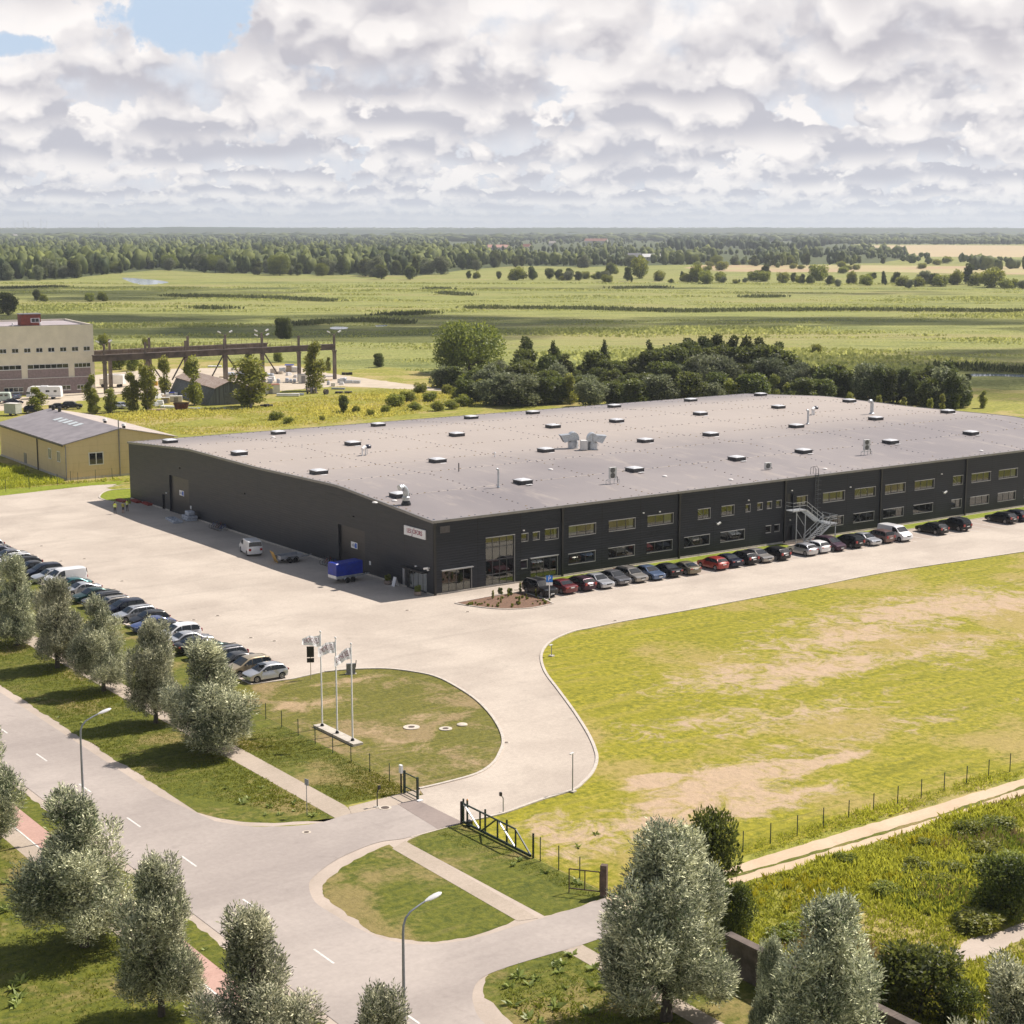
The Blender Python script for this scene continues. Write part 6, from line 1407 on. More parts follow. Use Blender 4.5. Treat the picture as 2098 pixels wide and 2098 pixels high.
def tufts(label, polyg, n, ln, wd, blades, seed, mat=m_grass, holes=(), patch=.12, thr=-.2, tm=.45):
    rng = np.random.default_rng(seed); X = np.array(polyg); x = rng.uniform(X[:, 0].min(), X[:, 0].max(), n); y = rng.uniform(X[:, 1].min(), X[:, 1].max(), n)
    k = in_poly(x, y, polyg)
    for h in holes: k &= ~in_poly(x, y, h)
    x, y = x[k], y[k]; nz = np.array([mnoise.noise(Vector((a * patch, b * patch, seed))) for a, b in zip(x, y)]); k = nz > thr; x, y, nz = x[k], y[k], nz[k]
    k = on_lawn(x, y); x, y, nz = x[k], y[k], nz[k]
    m = len(x); base = np.repeat(np.stack([x, y, np.full(m, .01)], 1), blades, 0); sc = np.repeat(.6 + 1.1 * np.clip(nz + .2, 0, 1), blades)
    base[:, :2] += rng.normal(0, .10, (len(base), 2)); d = np.tile([0, 0, 1.0], (len(base), 1))
    q = leaves(rng, base, d, ln, wd, .75); q = base[:, None, :] + (q - base[:, None, :]) * sc[:, None, None]
    t = np.clip(np.repeat(nz * .9 + tm, blades) + rng.normal(0, .2, len(base)), 0, 1)
    return props(link('grass', quads('grass', q, mat, t)), label, None, None, 'stuff')
waste = P([(1330, 1880), (1484, 1822), (1641, 1778), (1788, 1731), (1935, 1681), (2098, 1633), (2300, 1570), (2500, 2000), (2400, 2300), (1900, 2300), (1600, 2060), (1470, 1960)])
bare = P([(1955, 1968), (1975, 1928), (2040, 1908), (2140, 1876), (2160, 1905), (2070, 1938), (2040, 1958), (1985, 1972)])
tufts('tall wild grass and herbs on the waste ground below the dirt track', waste, 30000, .46, .11, 6, 31, holes=[bare], thr=-.8)
m_herb = leaf_mat('yellow_herb', (.16, .17, .010), (.50, .44, .03), .6, .3, .3)
tufts('yellow flowering herbs among the wild grass', waste, 6500, .42, .09, 5, 32, m_herb, [bare], .16, .30, .35)
tufts('dark herb patches in the wild grass', waste, 26000, .42, .14, 6, 43, leaf_mat('dark_herb', (.05, .08, .010), (.20, .24, .03), .6, .3, .4), [bare], .13, .12, .4)
tufts('dry brown stalks in the wild grass', waste, 12000, .5, .08, 5, 44, leaf_mat('dry_stalk', (.12, .09, .03), (.34, .26, .11), .7, .2, .3), [bare], .17, .22, .4)
tufts('tall wild meadow grass behind the black hall', P([(255, 880), (170, 855), (330, 838), (500, 838), (640, 812), (760, 800), (900, 790), (960, 800), (1000, 830), (700, 866), (400, 892)]), 15000, .50, .20, 3, 33, leaf_mat('meadow_blade', (.20, .22, .025), (.58, .52, .12), .6, .2, .55), patch=.05, thr=-.35)
tufts('long grass along the yellow hall', P([(-40, 950), (0, 950), (135, 990), (265, 982), (266, 988), (140, 995), (0, 1008), (-40, 1011)]), 5000, .7, .14, 5, 34, patch=.2, thr=-.4)
tufts('short rough grass between the road and the path', [(-51.7, 40), (-51.7, -44), (-47, -52), (-44.6, -55.5), (-44.6, 40)], 16000, .11, .05, 4, 35, m_vg, thr=-.5, tm=.35)
tufts('short rough grass in front of the sliding gate', [(-50.5, -63.5), (-43, -62.5), (-38, -62.2), (-38, -77), (-44, -78), (-50, -74), (-52, -68)], 5000, .11, .05, 4, 36, m_vg, holes=[[(-44.45, -62), (-42.85, -62), (-43.2, -78), (-44.6, -78)], P([(600, 1700), (900, 1690), (745, 1750), (660, 1800), (640, 1830), (683, 1860), (763, 1916), (900, 1940), (600, 2000)])], thr=-.5, tm=.35)
tufts('grass beside the red path under the willows', [(-64.7, 20), (-64.7, -110), (-90, -110), (-90, 20)], 20000, .16, .055, 4, 37, m_vg, thr=-.45)
tufts('short grass on the green below the side road', [(-58, -90), (-52, -83.5), (-44.9, -82.4), (-44.9, -105), (-56, -112)], 6000, .15, .055, 4, 38, m_vg, holes=[P([(960, 2200), (960, 1900), (1170, 1900), (1160, 1950), (1060, 1980), (1000, 2000), (992, 2030), (1010, 2056), (1040, 2088), (1100, 2140)])], thr=-.5)
tufts('grass edge of the lawn by the flagpoles', [(-42.6, -53), (-37.2, -54.8), (-37.2, -22), (-42.6, -22)], 7000, .10, .05, 4, 39, m_vg, thr=-.4)
tufts('tufts along the field fence', [(-26, -76.0), (70, -76.0), (70, -78.0), (-26, -78.0)], 2600, .32, .07, 5, 40, thr=-.2)
def weeds():
    rng = np.random.default_rng(50); Q = []
    def ros(x, y, r, n):
        a = rng.uniform(0, 6.28, n); d = np.stack([np.cos(a), np.sin(a), rng.uniform(.25, .9, n)], 1); b = np.tile([x, y, .02], (n, 1)); Q.append(leaves(rng, b, d, r, r * .42, .12))
    spots = [(1000, 1870, .4, 14, 40), (700, 1790, .4, 5, 10), (760, 1840, .45, 6, 12), (880, 1880, .45, 4, 5), (690, 1850, .35, 5, 4), (470, 1655, .4, 6, 6), (560, 1660, .35, 5, 6), (640, 1655, .35, 3, 5), (220, 1480, .35, 6, 4), (60, 1425, .35, 5, 3), (1080, 1990, .5, 5, 14), (1120, 2030, .55, 5, 16), (1180, 1960, .4, 3, 6), (1100, 2080, .55, 5, 10), (60, 1840, .55, 4, 7), (40, 2010, .6, 2, 3), (30, 2060, .5, 2, 2), (110, 1860, .5, 3, 5), (1000, 1810, .35, 5, 5), (1150, 1830, .35, 4, 5), (830, 1640, .4, 2, 4), (250, 1880, .35, 3, 5)]
    for px, py, r, sp, n in spots:
        g = G(px, py)
        for _ in range(n):
            x, y = g.x + rng.normal(0, sp * .45), g.y + rng.normal(0, sp * .45)
            if on_lawn(np.array([x]), np.array([y]))[0]: ros(x, y, r * rng.uniform(.6, 1.3), int(rng.integers(8, 15)))
    q = np.concatenate(Q); return props(link('weeds', quads('weeds', q, leaf_mat('dock_leaf', (.13, .19, .03), (.36, .42, .12), .5, .5, .3), rng.uniform(.2, 1, len(q)))), 'broad leaved dock weeds scattered over the verges', None, None, 'stuff')
weeds()
# ------------------------------------------------------------------ street furniture
m_pole = M('lamp_grey', (.30, .32, .35), .45, .5, var=.1); m_lhead = M('lamp_head', (.66, .66, .66), .35, var=.04); m_gpost = M('fence_green', (.012, .030, .022), .5, var=.2)
def street_lamp(x, y, label):
    t = thing('street_lamp', label, 'street lamp', (x, y, 0), 0)
    pts = [(0, 0, 0), (0, 0, 7.0), (.03, 0, 7.35), (.16, -.0, 7.7), (.42, 0, 7.95), (.9, 0, 8.15), (1.35, 0, 8.3)]
    MB().tube(pts, [.10, .065, .06, .055, .05, .045, .045], 10).obj('pole', m_pole, t, 50)
    g = MB(); n = 12
    prof = [(0, .05), (.12, .10), (.35, .17), (.65, .19), (.88, .15), (1.0, .05)]
    for i, (s, w) in enumerate(prof):
        for k in range(n):
            a = 2 * math.pi * k / n; g.v.append((1.25 + s * .97, w * math.cos(a), 8.28 + s * .22 + w * .55 * math.sin(a)))
    for i in range(len(prof) - 1):
        for k in range(n): l = (k + 1) % n; g.f.append((i * n + k, i * n + l, (i + 1) * n + l, (i + 1) * n + k)); g.m.append(0)
    g.f += [tuple(range(n)), tuple(range(len(prof) * n - 1, len(prof) * n - n - 1, -1))]; g.m += [0, 0]
    g.obj('lamp_head', m_lhead, t, 50); MB().lathe([(.14, 0), (.14, .5), (.11, .55)], n=10).obj('base', m_pole, t, 40); return t
p = G(174, 1712); street_lamp(p.x, p.y, 'grey curved street lamp rising behind the broad willow on the red path side')
p = G(829, 2188); street_lamp(p.x, p.y, 'grey curved street lamp in the middle of the road junction view, nearest one')
def small_lamp(px, py, h, label):
    p = G(px, py); t = thing('path_lamp', label, 'lamp post', p, R(20)); MB().lathe([(.045, 0), (.04, h)], n=8).obj('pole', m_pole, t, 40)
    MB().box(-.35, .1, -.08, .08, h - .03, h + .05).obj('lamp_head', m_lhead, t); MB().box(-.22, .22, -.22, .22, 0, .13).obj('base', m_conc, t)
small_lamp(1173, 1623, 2.95, 'thin grey lamp post on the kerb bend of the drive')
small_lamp(1130, 1345, 1.15, 'short thin post on the field edge near the first kerb bend')
# flagpoles
m_flag = bpy.data.materials.new('flag_white'); m_flag.use_nodes = True; _nt = m_flag.node_tree; _nt.nodes.clear()
_nt.links.new(nd(_nt, 'ShaderNodeMixShader', {0: .5, 1: nd(_nt, 'ShaderNodeBsdfDiffuse', {'Color': (.82, .82, .84, 1)}).outputs[0], 2: nd(_nt, 'ShaderNodeBsdfTranslucent', {'Color': (.9, .9, .92, 1)}).outputs[0]}).outputs[0], nd(_nt, 'ShaderNodeOutputMaterial').inputs[0])
pl = P([(653, 1492), (664, 1487), (733, 1525), (717, 1529)])
g = MB().box(-35.25, -34.35, -42.4, -35.9, -.05, .22); o = g.obj('plinth', m_conc); props(o, 'long pale concrete plinth under the three flagpoles', 'plinth')
fpos = [(-34.8, -36.6), (-34.8, -39.05), (-34.8, -41.5)]
flabel = ['white flagpole, farthest of three, flag half furled', 'white flagpole in the middle of three', 'white flagpole nearest the gate, flag drooping lowest']
for k, ((x, y), lab) in enumerate(zip(fpos, flabel)):
    t = thing('flagpole', lab, 'flagpole', (x, y, .22), 0); MB().lathe([(.075, 0), (.05, 7.75), (.03, 7.8)], n=12).obj('pole', m_whp, t, 40); MB().lathe([(0, 7.8), (.08, 7.86), (.09, 7.92), (.05, 8.0), (0, 8.02)], n=10).obj('finial', m_whp, t, 40)
    MB().lathe([(.16, 0), (.14, .1), (.09, .2)], n=10).obj('base', m_black, t, 40)
    # flag streaming away from the sun side: a folded cloth with a little sag
    Lf, Hf, sag, amp = 1.75, .95, (.22, .45, .75)[k], (.16, .13, .12)[k]; nx, nz = 22, 8; V, F = [], []
    dx, dy = -math.cos(R(24)), math.sin(R(24))
    def cloth(u, v): # u along, v down
        w = amp * math.sin(u * 8.5 + v * 1.6 + k) * u ** .6 + .05 * math.sin(u * 19 + v * 4)
        q = u * Lf * (.86 - .05 * k); furl = 1 - (.45 * u ** 1.5 if k == 0 else .12 * u)
        return Vector((dx * q - dy * w, dy * q + dx * w, 7.68 - v * Hf * furl - sag * u ** 1.25 - .05 * math.sin(u * 7 + k)))
    for i in range(nx + 1):
        for j in range(nz + 1): V.append(cloth(i / nx, j / nz))
    for i in range(nx):
        for j in range(nz): a = i * (nz + 1) + j; F.append((a, a + 1, a + nz + 2, a + nz + 1))
    me = bpy.data.meshes.new('flag'); me.from_pydata([tuple(v) for v in V], [], F); me.materials.append(m_flag); me.polygons.foreach_set('use_smooth', [True] * len(F)); fl = link('flag', me, t); 
    fl.data.update()
    # printed name, seen reversed from the road side
    tm = text_mesh('LESJÖFORS', .36, 0); tm.materials.append(M('flag_print', (.22, .01, .05), .7, var=0))
    xs = [v.co.x for v in tm.vertices]; x0, x1 = min(xs), max(xs)
    bm = bmesh.new(); bm.from_mesh(tm); bmesh.ops.triangulate(bm, faces=bm.faces); bmesh.ops.subdivide_edges(bm, edges=[e for e in bm.edges if e.calc_length() > .12], cuts=1)
    for v in bm.verts:
        u = .10 + .80 * (v.co.x - x0) / (x1 - x0); vv = .48 - v.co.y * 1.9
        c = cloth(u, vv); e = (cloth(u + .01, vv) - c).cross(cloth(u, vv + .01) - c).normalized(); e = e if e.y < 0 else -e
        v.co = c + e * .012
    bm.to_mesh(tm); bm.free(); link('lettering', tm, t)
# traffic sign backs, info pillar, parking sign
t = thing('sign_post', 'pole with two black plates at the yard corner beside the flagpoles', 'sign', G(637, 1391), R(-30))
MB().lathe([(.035, 0), (.035, 3.0)], n=8).obj('pole', M('pale_pole', (.55, .48, .40), .5, .3, var=.05), t, 40); MB().box(-.33, .33, -.05, -.02, 2.05, 3.05).obj('plate', m_black, t); MB().box(-.33, .33, -.05, -.02, 1.55, 1.96).obj('plate', m_black, t)
t = thing('info_pillar', 'grey slab pillar with small lamp behind the nearest flagpole', 'pillar', G(719, 1381), R(-30))
MB().box(-.42, .42, -.14, .14, 0, 1.0).obj('body', M('pillar_grey', (.20, .20, .20), .6, var=.15), t); MB().bar((.42, 0, .6), (.5, 0, 1.3), .07).obj('lamp', m_black, t); MB().box(-.5, .5, -.22, .22, -.02, .06).obj('base', m_conc, t)
t = thing('parking_sign', 'blue parking sign with white P on a pole by the flower bed', 'sign', (9.35, -9.0, 0), 0)
MB().lathe([(.045, 0), (.045, 2.75)], n=10).obj('pole', m_whp, t, 40)
q = MB().box(-.36, .36, -.06, -.045, 1.98, 2.72).obj('plate', M('parking_blue', (.01, .17, .62), .4, var=.03), t); q.rotation_euler = (0, 0, R(-30))
MB().box(-.36, .36, -.062, -.045, 1.62, 1.94).obj('plate', m_signw, t).rotation_euler = (0, 0, R(-30))
me = text_mesh('P', .62, .006); me.materials.append(m_signw); lt = link('lettering', me, q); lt.rotation_euler = (R(90), 0, 0); lt.location = (0, -.068, 2.35)
t = thing('path_sign', 'thin grey pole with small plate on the verge tip by the path', 'sign', G(629, 1671), R(10)); MB().lathe([(.028, 0), (.028, 2.6)], n=8).obj('pole', m_pole, t, 40); MB().box(-.0, .05, -.2, .2, 2.2, 2.65).obj('plate', m_pole, t)
# planted bed
bp = random.Random(4)
for k, (px, py, h) in enumerate(((1010, 1228, 1.1), (1026, 1236, .8), (1041, 1224, 1.0), (1064, 1238, 1.0), (1078, 1230, .7), (1098, 1224, .9), (1066, 1215, 1.3))):
    p = G(px, py); plant('young%d' % (k % 3), 'sapling', 'thin young sapling in the mulched bed by the parking sign', p.x, p.y, h, None, .7, 'saplings in the mulched bed', 'sapling', .06)
for k in range(42):
    f = bp.random(); px = 948 + 178 * bp.random(); lo = 1216 + (1238 - 1216) * abs(px - 1069) / 110; py = bp.uniform(max(lo, 1217) + 3, 1246 - abs(px - 1040) * .06)
    p = G(px, py); plant('shrub%d' % (k % 3), 'small_plant', 'tiny green ground plant in the mulched bed', p.x, p.y, bp.uniform(.12, .32), None, .9, 'tiny plants in the mulched bed', 'plant', .06)
for px, py in ((1025, 1219), (1045, 1220)): p = G(px, py); plant('bush%d' % (px % 2), 'dwarf_shrub', 'round dark dwarf conifer in the mulched bed', p.x, p.y, .75, None, .8, 'dwarf conifers in the mulched bed', 'shrub', .06)
# flower tubs by the entrance, white stand
for (x, y, lab) in ((-1.3, 1.3, 'grey flower tub just before the glazed entrance'), (-.9, 8.3, 'leafy flower tub against the dark gable near the white stand')):
    t = thing('flower_tub', lab, 'flower tub', (x, y, .026)); MB().lathe([(.28, 0), (.42, .08), (.45, .45), (.38, .45), (.3, .4), (0, .4)], n=16).obj('tub', M('tub_stone', (.30, .24, .20), .8, var=.2), t, 40)
    c = link('plant', TREES['shrub0'].crown, t); c.location = (0, 0, .35); c.scale = (.22, .22, .25)
t = thing('a_board', 'white folding board standing against the gable near the entrance', 'board', (-.75, 6.9, .026), R(90))
for s in (-1, 1): MB().poly([(-.32, s * .3, 0), (.32, s * .3, 0), (.3, s * .03, 1.05), (-.3, s * .03, 1.05)]).obj('panel', m_signw, t)
# manholes and drains
m_iron = M('cast_iron', (.10, .075, .06), .7, .2, var=.2); m_pale = M('pale_concrete', (.52, .46, .38), .85, var=.12, vs=4)
def drain(px, py, label, grp, r=.42, ring=.75, z=.028, rmat=None, rh=.012):
    p = G(px, py); t = thing('manhole', label, 'manhole', (p.x, p.y, z), 0, grp); MB().lathe([(ring, -.01), (ring, rh), (r + .02, rh)], n=24).obj('surround', rmat or m_pale, t); MB().lathe([(r, .0), (r, rh + .004), (0, rh + .006)], n=20).obj('cover', m_iron, t)
for q in ((85, 1119), (125, 1150), (173, 1145), (250, 1191), (446, 1262), (397, 1270.5), (514, 1307), (562, 1314), (834, 1251), (1037, 1522), (1260, 1272), (628, 1706), (958, 1254)):
    drain(*q, 'small rust brown drain cover set in the pale yard paving', 'drain covers in the paving', .18, .31, .034)
drain(843, 1491, 'manhole with wide concrete ring and offset lid on the round lawn, nearest the flagpoles', None, .28, .68, .03, None, .05); drain(913, 1494, 'manhole with dark lid in a pale ring, middle one on the round lawn', None, .26, .54, .03, None, .05)
p = G(947, 1486); o = MB().lathe([(.44, 0), (.44, .09), (.38, .12), (0, .125)], n=24).obj('manhole', m_pale, None, 40); o.location = (p.x, p.y, .01); props(o, 'plain pale round concrete lid on the lawn by the drive curve', 'manhole')
drain(1031 - 242, 1656, 'rusty small manhole beside the sliding gate track', None, .3, .45, .04)
# fences
m_wire = M('wire', (.05, .07, .06), .5, .4, var=0)
def fence(name, label, pts, h, wires=3, cap=None, sag=0):
    a = Vector((*pts[0], 0)); t = thing(name, label, 'fence', a)
    for (x, y) in pts:
        MB().lathe([(.035, -.1), (.035, h), (.02, h + .02)], (x - a.x, y - a.y, 0), 8).obj('post', m_gpost, t, 40)
    g = MB()
    for k in range(wires):
        z = h * (.12 + .82 * k / (wires - 1))
        for p, q in zip(pts, pts[1:]): g.bar((p[0] - a.x, p[1] - a.y, z), (q[0] - a.x, q[1] - a.y, z), .006)
    g.obj('wire', m_wire, t); return t
fence('wire_fence', 'green wire fence on thin posts across the lawn by the flagpoles', [(-37.35, -28.8 - 2.8 * k) for k in range(9)], 1.42)
fence('wire_fence', 'green wire fence from the sliding gate towards the old gate', [(-37.75, -70.4), (-37.7, -72.3), (-37.8, -74.6)], 1.65)
fence('wire_fence', 'long green wire fence between the field and the dirt track', [(-28.5 + 2.52 * k, -76.9 + .02 * k) for k in range(24)], 1.45)
fence('wire_fence', 'dark wire fence in the weeds before the yellow hall', [tuple(G(x, y)[:2]) for x, y in ((12, 1008), (60, 1003), (118, 995), (145, 989), (160, 992), (196, 986), (230, 983))], 1.9)
# sliding gate
t = thing('sliding_gate', 'open green steel sliding gate with white diagonal braces and sloping end', 'gate', (-37.95, -61.75, 0), R(-90))
gl = 7.9; g = MB(); hB, hT = .22, 1.5
for a, b in (((0, 0, hB), (gl, 0, hB)), ((0, 0, hT), (6.2, 0, hT)), ((6.2, 0, hT), (gl, 0, hB)), ((0, 0, hB), (0, 0, hT)), ((2.1, 0, hB), (2.1, 0, hT)), ((4.15, 0, hB), (4.15, 0, hT)), ((6.2, 0, hB), (6.2, 0, hT)), ((2.3, 0, hB), (4.0, 0, hT))): g.bar(a, b, .09)
g.bar((0, 0, hB - .04), (gl, 0, hB - .04), .13); g.obj('leaf', m_gpost, t)
g = MB()
for k in range(60): x = .1 + k * .135; 
g2 = MB(); g2.bar((.15, 0, hT - .05), (2.0, 0, hB + .05), .09).bar((4.3, 0, hT - .05), (6.1, 0, hB + .05), .09); g2.obj('diagonal_brace', m_whp, t)
for x in (-.12, .35, 2.5, 5.0, 7.95):
    MB().box(x - .05, x + .05, .10, .20, 0, 1.75 if x < 6 else 1.7).obj('post', m_gpost, t)
MB().box(-.16, -.02, -.10, .06, 0, 1.6).obj('end_post', m_black, t); MB().lathe([(.05, 1.75), (.07, 1.8), (0, 1.9)], (.35, .15, 0), 8).obj('warning_lamp', M('amber', (.5, .2, .02), .3, var=0), t, 40)
MB().box(.45, .85, -.02, .26, 0, .42).obj('motor', m_black, t)
t = thing('gate_frame', 'short green gate receiving frame with white control box across the drive', 'gate frame', (-37.85, -54.1, 0), R(-90))
for x, h in ((0, 1.75), (1.75, 1.7)): MB().box(x - .07, x + .07, -.07, .07, 0, h).obj('post', m_gpost, t)
g = MB()
for z in (1.6, .55, .2): g.bar((.07, 0, z), (1.68, 0, z), .06)
g.obj('rail', m_gpost, t); MB().box(-.32, -.02, -.28, -.09, 1.55, 2.15).obj('control_box', m_whp, t); MB().box(-.22, -.12, -.23, -.14, 0, 1.55).obj('box_post', m_black, t); MB().box(1.9, 2.2, -.2, .2, 0, .1).obj('stopper', m_whp, t)
def bent_post(px, py, label, d, mat):
    t = thing('intercom_post', label, 'post', G(px, py), R(d)); MB().tube([(0, 0, 0), (0, 0, 1.1), (.2, 0, 1.4)], .04, 8).obj('post', mat, t, 50); MB().box(.12, .28, -.09, .09, 1.3, 1.55).obj('head', m_black, t); MB().box(-.2, .2, -.2, .2, 0, .07).obj('base', m_conc, t)
bent_post(773, 1654, 'black bent intercom post on the slabs left of the drive', 10, m_black); bent_post(1031, 1666, 'slim grey bent post on the lawn behind the sliding gate', 170, m_pole)
t = thing('old_gate', 'rusty old gate frame hung on a brown concrete post by the side road', 'gate', G(1237, 1837), math.atan2(*(reversed((G(1176, 1830) - G(1237, 1837))[:2]))))
m_rusty = M('rusty_iron', (.075, .05, .04), .8, .2, var=.3, vs=4); MB().box(-.2, .2, -.2, .2, -.1, 2.05).obj('post', M('brown_concrete', (.12, .085, .065), .9, var=.35, vs=3, bmp=.03), t)
g = MB()
for a, b in (((.2, 0, .3), (2.2, 0, .3)), ((.2, 0, 1.55), (2.2, 0, 1.55)), ((2.2, 0, .0), (2.2, 0, 1.55)), ((1.2, 0, .3), (1.2, 0, 1.55)), ((.25, 0, .3), (.25, 0, 1.55))): g.bar(a, b, .06)
g.obj('leaf', m_rusty, t)
# concrete wall under the willows
t = thing('concrete_wall', 'old dark concrete boundary wall below the willows, overgrown behind', 'wall', (-39.0, -89.3, 0), R(-90)); m_oldw = M('old_wall', (.11, .088, .075), .95, var=.4, vs=1.2, bmp=.04)
for k in range(5): MB().box(k * 6.02, k * 6.02 + 6.0, -.15, .15, -.1, 2.05).obj('wall_panel', m_oldw, t); MB().box(k * 6.02, k * 6.02 + 6.0, -.28, .28, 2.052, 2.2).obj('coping', m_oldw, t)
# ------------------------------------------------------------------ trailers, van surroundings
m_tarp = M('blue_tarpaulin', (.008, .028, .30), .45, var=.2, vs=2, bmp=.04)
def trailer(label, px, py, rz, cover):
    p = G(px, py); t = thing('trailer', label, 'trailer', (p.x, p.y, .026), rz); L, Wd = (3.6, 1.7) if cover else (3.2, 1.65)
    MB().box(-L / 2, L / 2, -Wd / 2, Wd / 2, .55, .62).obj('floor', m_galv, t)
    g = MB().box(-L / 2, L / 2, -Wd / 2, -Wd / 2 + .04, .62, .95).box(-L / 2, L / 2, Wd / 2 - .04, Wd / 2, .62, .95).box(-L / 2, -L / 2 + .04, -Wd / 2 + .04, Wd / 2 - .04, .62, .95).box(L / 2 - .04, L / 2, -Wd / 2 + .04, Wd / 2 - .04, .62, .95); g.obj('side_board', M('trailer_side', (.42, .43, .45), .5, .3, var=.1) if not cover else m_galv, t)
    MB().bar((L / 2, -.5, .5), (L / 2 + 1.3, 0, .5), .08).bar((L / 2, .5, .5), (L / 2 + 1.3, 0, .5), .08).bar((L / 2 + 1.2, 0, .55), (L / 2 + 1.6, 0, .55), .08).obj('drawbar', m_galv, t)
    for x in (-.38, .38):
        for s in (-1, 1):
            y = s * (Wd / 2 + .14); w = MB().lathe([(.18, -.09), (.30, -.09), (.32, -.05), (.32, .05), (.30, .09), (.18, .09)], (x, y, .32), 18, 0, 'y').obj('wheel', m_tyre, t, 40); MB().lathe([(0, .02 * s), (.17, .05 * s), (.2, .02 * s)], (x, y, .32), 14, 0, 'y').obj('rim', m_rim, w, 40)
    for s in (-1, 1): y = s * (Wd / 2 + .14); MB().tube([(-.85, y, .45), (-.6, y, .72), (.6, y, .72), (.85, y, .45)], .06, 6).obj('mudguard', m_galv if cover else m_plastic, t)
    if cover:
        g = MB(); z0, z1 = .88, 2.35; w2 = Wd / 2 + .03; l2 = L / 2 + .03
        prof = [(-w2, z0), (-w2, z1 - .1), (-w2 + .12, z1), (w2 - .12, z1), (w2, z1 - .1), (w2, z0)]; n = len(prof); xs = [-l2 + 2 * l2 * k / 8 for k in range(9)]
        for x in xs: g.v += [(x, a, b + (.03 if abs(x) > l2 * .6 and b > 2 else 0)) for a, b in prof]
        for i in range(8):
            for k in range(n - 1): g.f.append((i * n + k, i * n + k + 1, (i + 1) * n + k + 1, (i + 1) * n + k)); g.m.append(0)
        g.f += [tuple(range(n)), tuple(range(9 * n - 1, 8 * n - 1, -1))]; g.m += [0, 0]; g.obj('tarpaulin', m_tarp, t)
        MB().box(-L / 2 - .05, -L / 2 - .04, -Wd / 2, Wd / 2, .62, .94).obj('tail_board', m_whp, t)
    return t
trailer('twin axle trailer under a bright blue tarpaulin in the shade of the gable', 708, 1191, R(4), True)
trailer('open grey twin axle trailer beside a leaning yellow board', 592, 1151, R(2), False)
p = G(566, 1152); t = thing('plywood_board', 'yellow board leaning at the end of the open trailer', 'board', (p.x, p.y, .026), R(80)); MB().box(-.75, .75, -.02, .02, 0, 1.5).obj('sheet', M('plywood', (.48, .30, .08), .7, var=.15), t).rotation_euler = (R(-22), 0, R(0))
m_film = M('plastic_film', (.40, .43, .48), .25, var=.25, vs=3, bmp=.05); m_rpal = M('red_oxide', (.26, .035, .025), .7, var=.25, vs=2); m_wpal = M('pallet_wood', (.42, .33, .22), .8, var=.25, vs=3)
def slab(name, label, cat, px, py, l, w, h, rz, mat, tiers=1, grp=None, z=.026):
    p = G(px, py); t = thing(name, label, cat, (p.x, p.y, z), rz, grp); rs = random.Random(int(px * 7 + py))
    for k in range(tiers):
        g = MB(); a = h / tiers; o1, o2 = rs.uniform(-.06, .06), rs.uniform(-.06, .06); T = Matrix.Translation((o1, o2, 0)) @ Matrix.Rotation(rs.uniform(-.03, .03), 4, 'Z')
        g.box(-l / 2, l / 2, -w / 2, w / 2, a * k + .01, a * (k + 1), 0, T); ob = g.obj('sheet', mat, t); bv = ob.modifiers.new('round', 'BEVEL'); bv.width = min(.05, a * .3); bv.segments = 2
    return t
slab('panel_pile', 'long pile of film wrapped panels lying in the gable shade', 'panel pile', 357, 1068, 4.3, 1.3, .3, R(82), m_film, 2)
t = slab('wrapped_pallet', 'bulky load wrapped in bluish film by the gable wall', 'pallet', 388, 1066, 2.4, 1.5, .7, R(85), m_film, 2); MB().box(-.9, .5, -.55, .5, .71, 1.35).obj('load', m_film, t).modifiers.new('round', 'BEVEL').width = .12
MB().box(-1.2, 1.2, -.75, .75, -.02, .008).obj('pallet', m_wpal, t)
for px, py, lab in ((303, 1034, 'low stack of dark red steel frames by the gable, nearest the door'), (279, 1029, 'dark red steel frames lying against the gable plinth'), (249, 1028, 'dark red steel frames lying behind the three people')): slab('steel_frames', lab, 'steel stack', px, py, 2.6, .9, .32, R(88), m_rpal, 3)
# bicycles at the gable
def bicycle(label, x, y, rz, col):
    t = thing('bicycle', label, 'bicycle', (x, y, .03), rz, 'bicycles parked at the gable'); mf = M('bike_' + col[0], col[1], .4, .3, var=0)
    for wx in (-.52, .52):
        g = MB(); n = 18; pts = [(wx + .33 * math.cos(2 * math.pi * k / n), 0, .34 + .33 * math.sin(2 * math.pi * k / n)) for k in range(n + 1)]; g.tube(pts, .022, 5, 0, False); w = g.obj('wheel', m_tyre, t); s = MB()
        for k in range(6): a = math.pi * k / 6; s.bar((wx + .32 * math.cos(a), 0, .34 + .32 * math.sin(a)), (wx - .32 * math.cos(a), 0, .34 - .32 * math.sin(a)), .006)
        s.obj('spoke', m_alu, w)
    g = MB()
    for a, b in (((-.52, .34), (-.1, .3)), ((-.1, .3), (-.22, .82)), ((-.22, .82), (.36, .85)), ((-.1, .3), (.38, .72)), ((-.52, .34), (-.2, .75)), ((.52, .34), (.36, .95))): g.bar((a[0], 0, a[1]), (b[0], 0, b[1]), .035)
    g.obj('frame', mf, t); MB().box(-.36, -.1, -.07, .07, .9, .96).obj('saddle', m_black, t); MB().bar((.36, -.28, 1.0), (.36, .28, 1.0), .03).bar((.36, 0, .93), (.36, 0, 1.0), .03).obj('handlebar', m_black, t)
bc = [('blue', (.03, .08, .3)), ('grey', (.2, .2, .22)), ('red', (.3, .03, .02)), ('black', (.02, .02, .02))]
for k in range(5): bicycle('bicycle in the rack on the gable beyond the wrapped load', -.95, 53.2 - .62 * k, R(2 + 3 * (k % 3)), bc[k % 4])
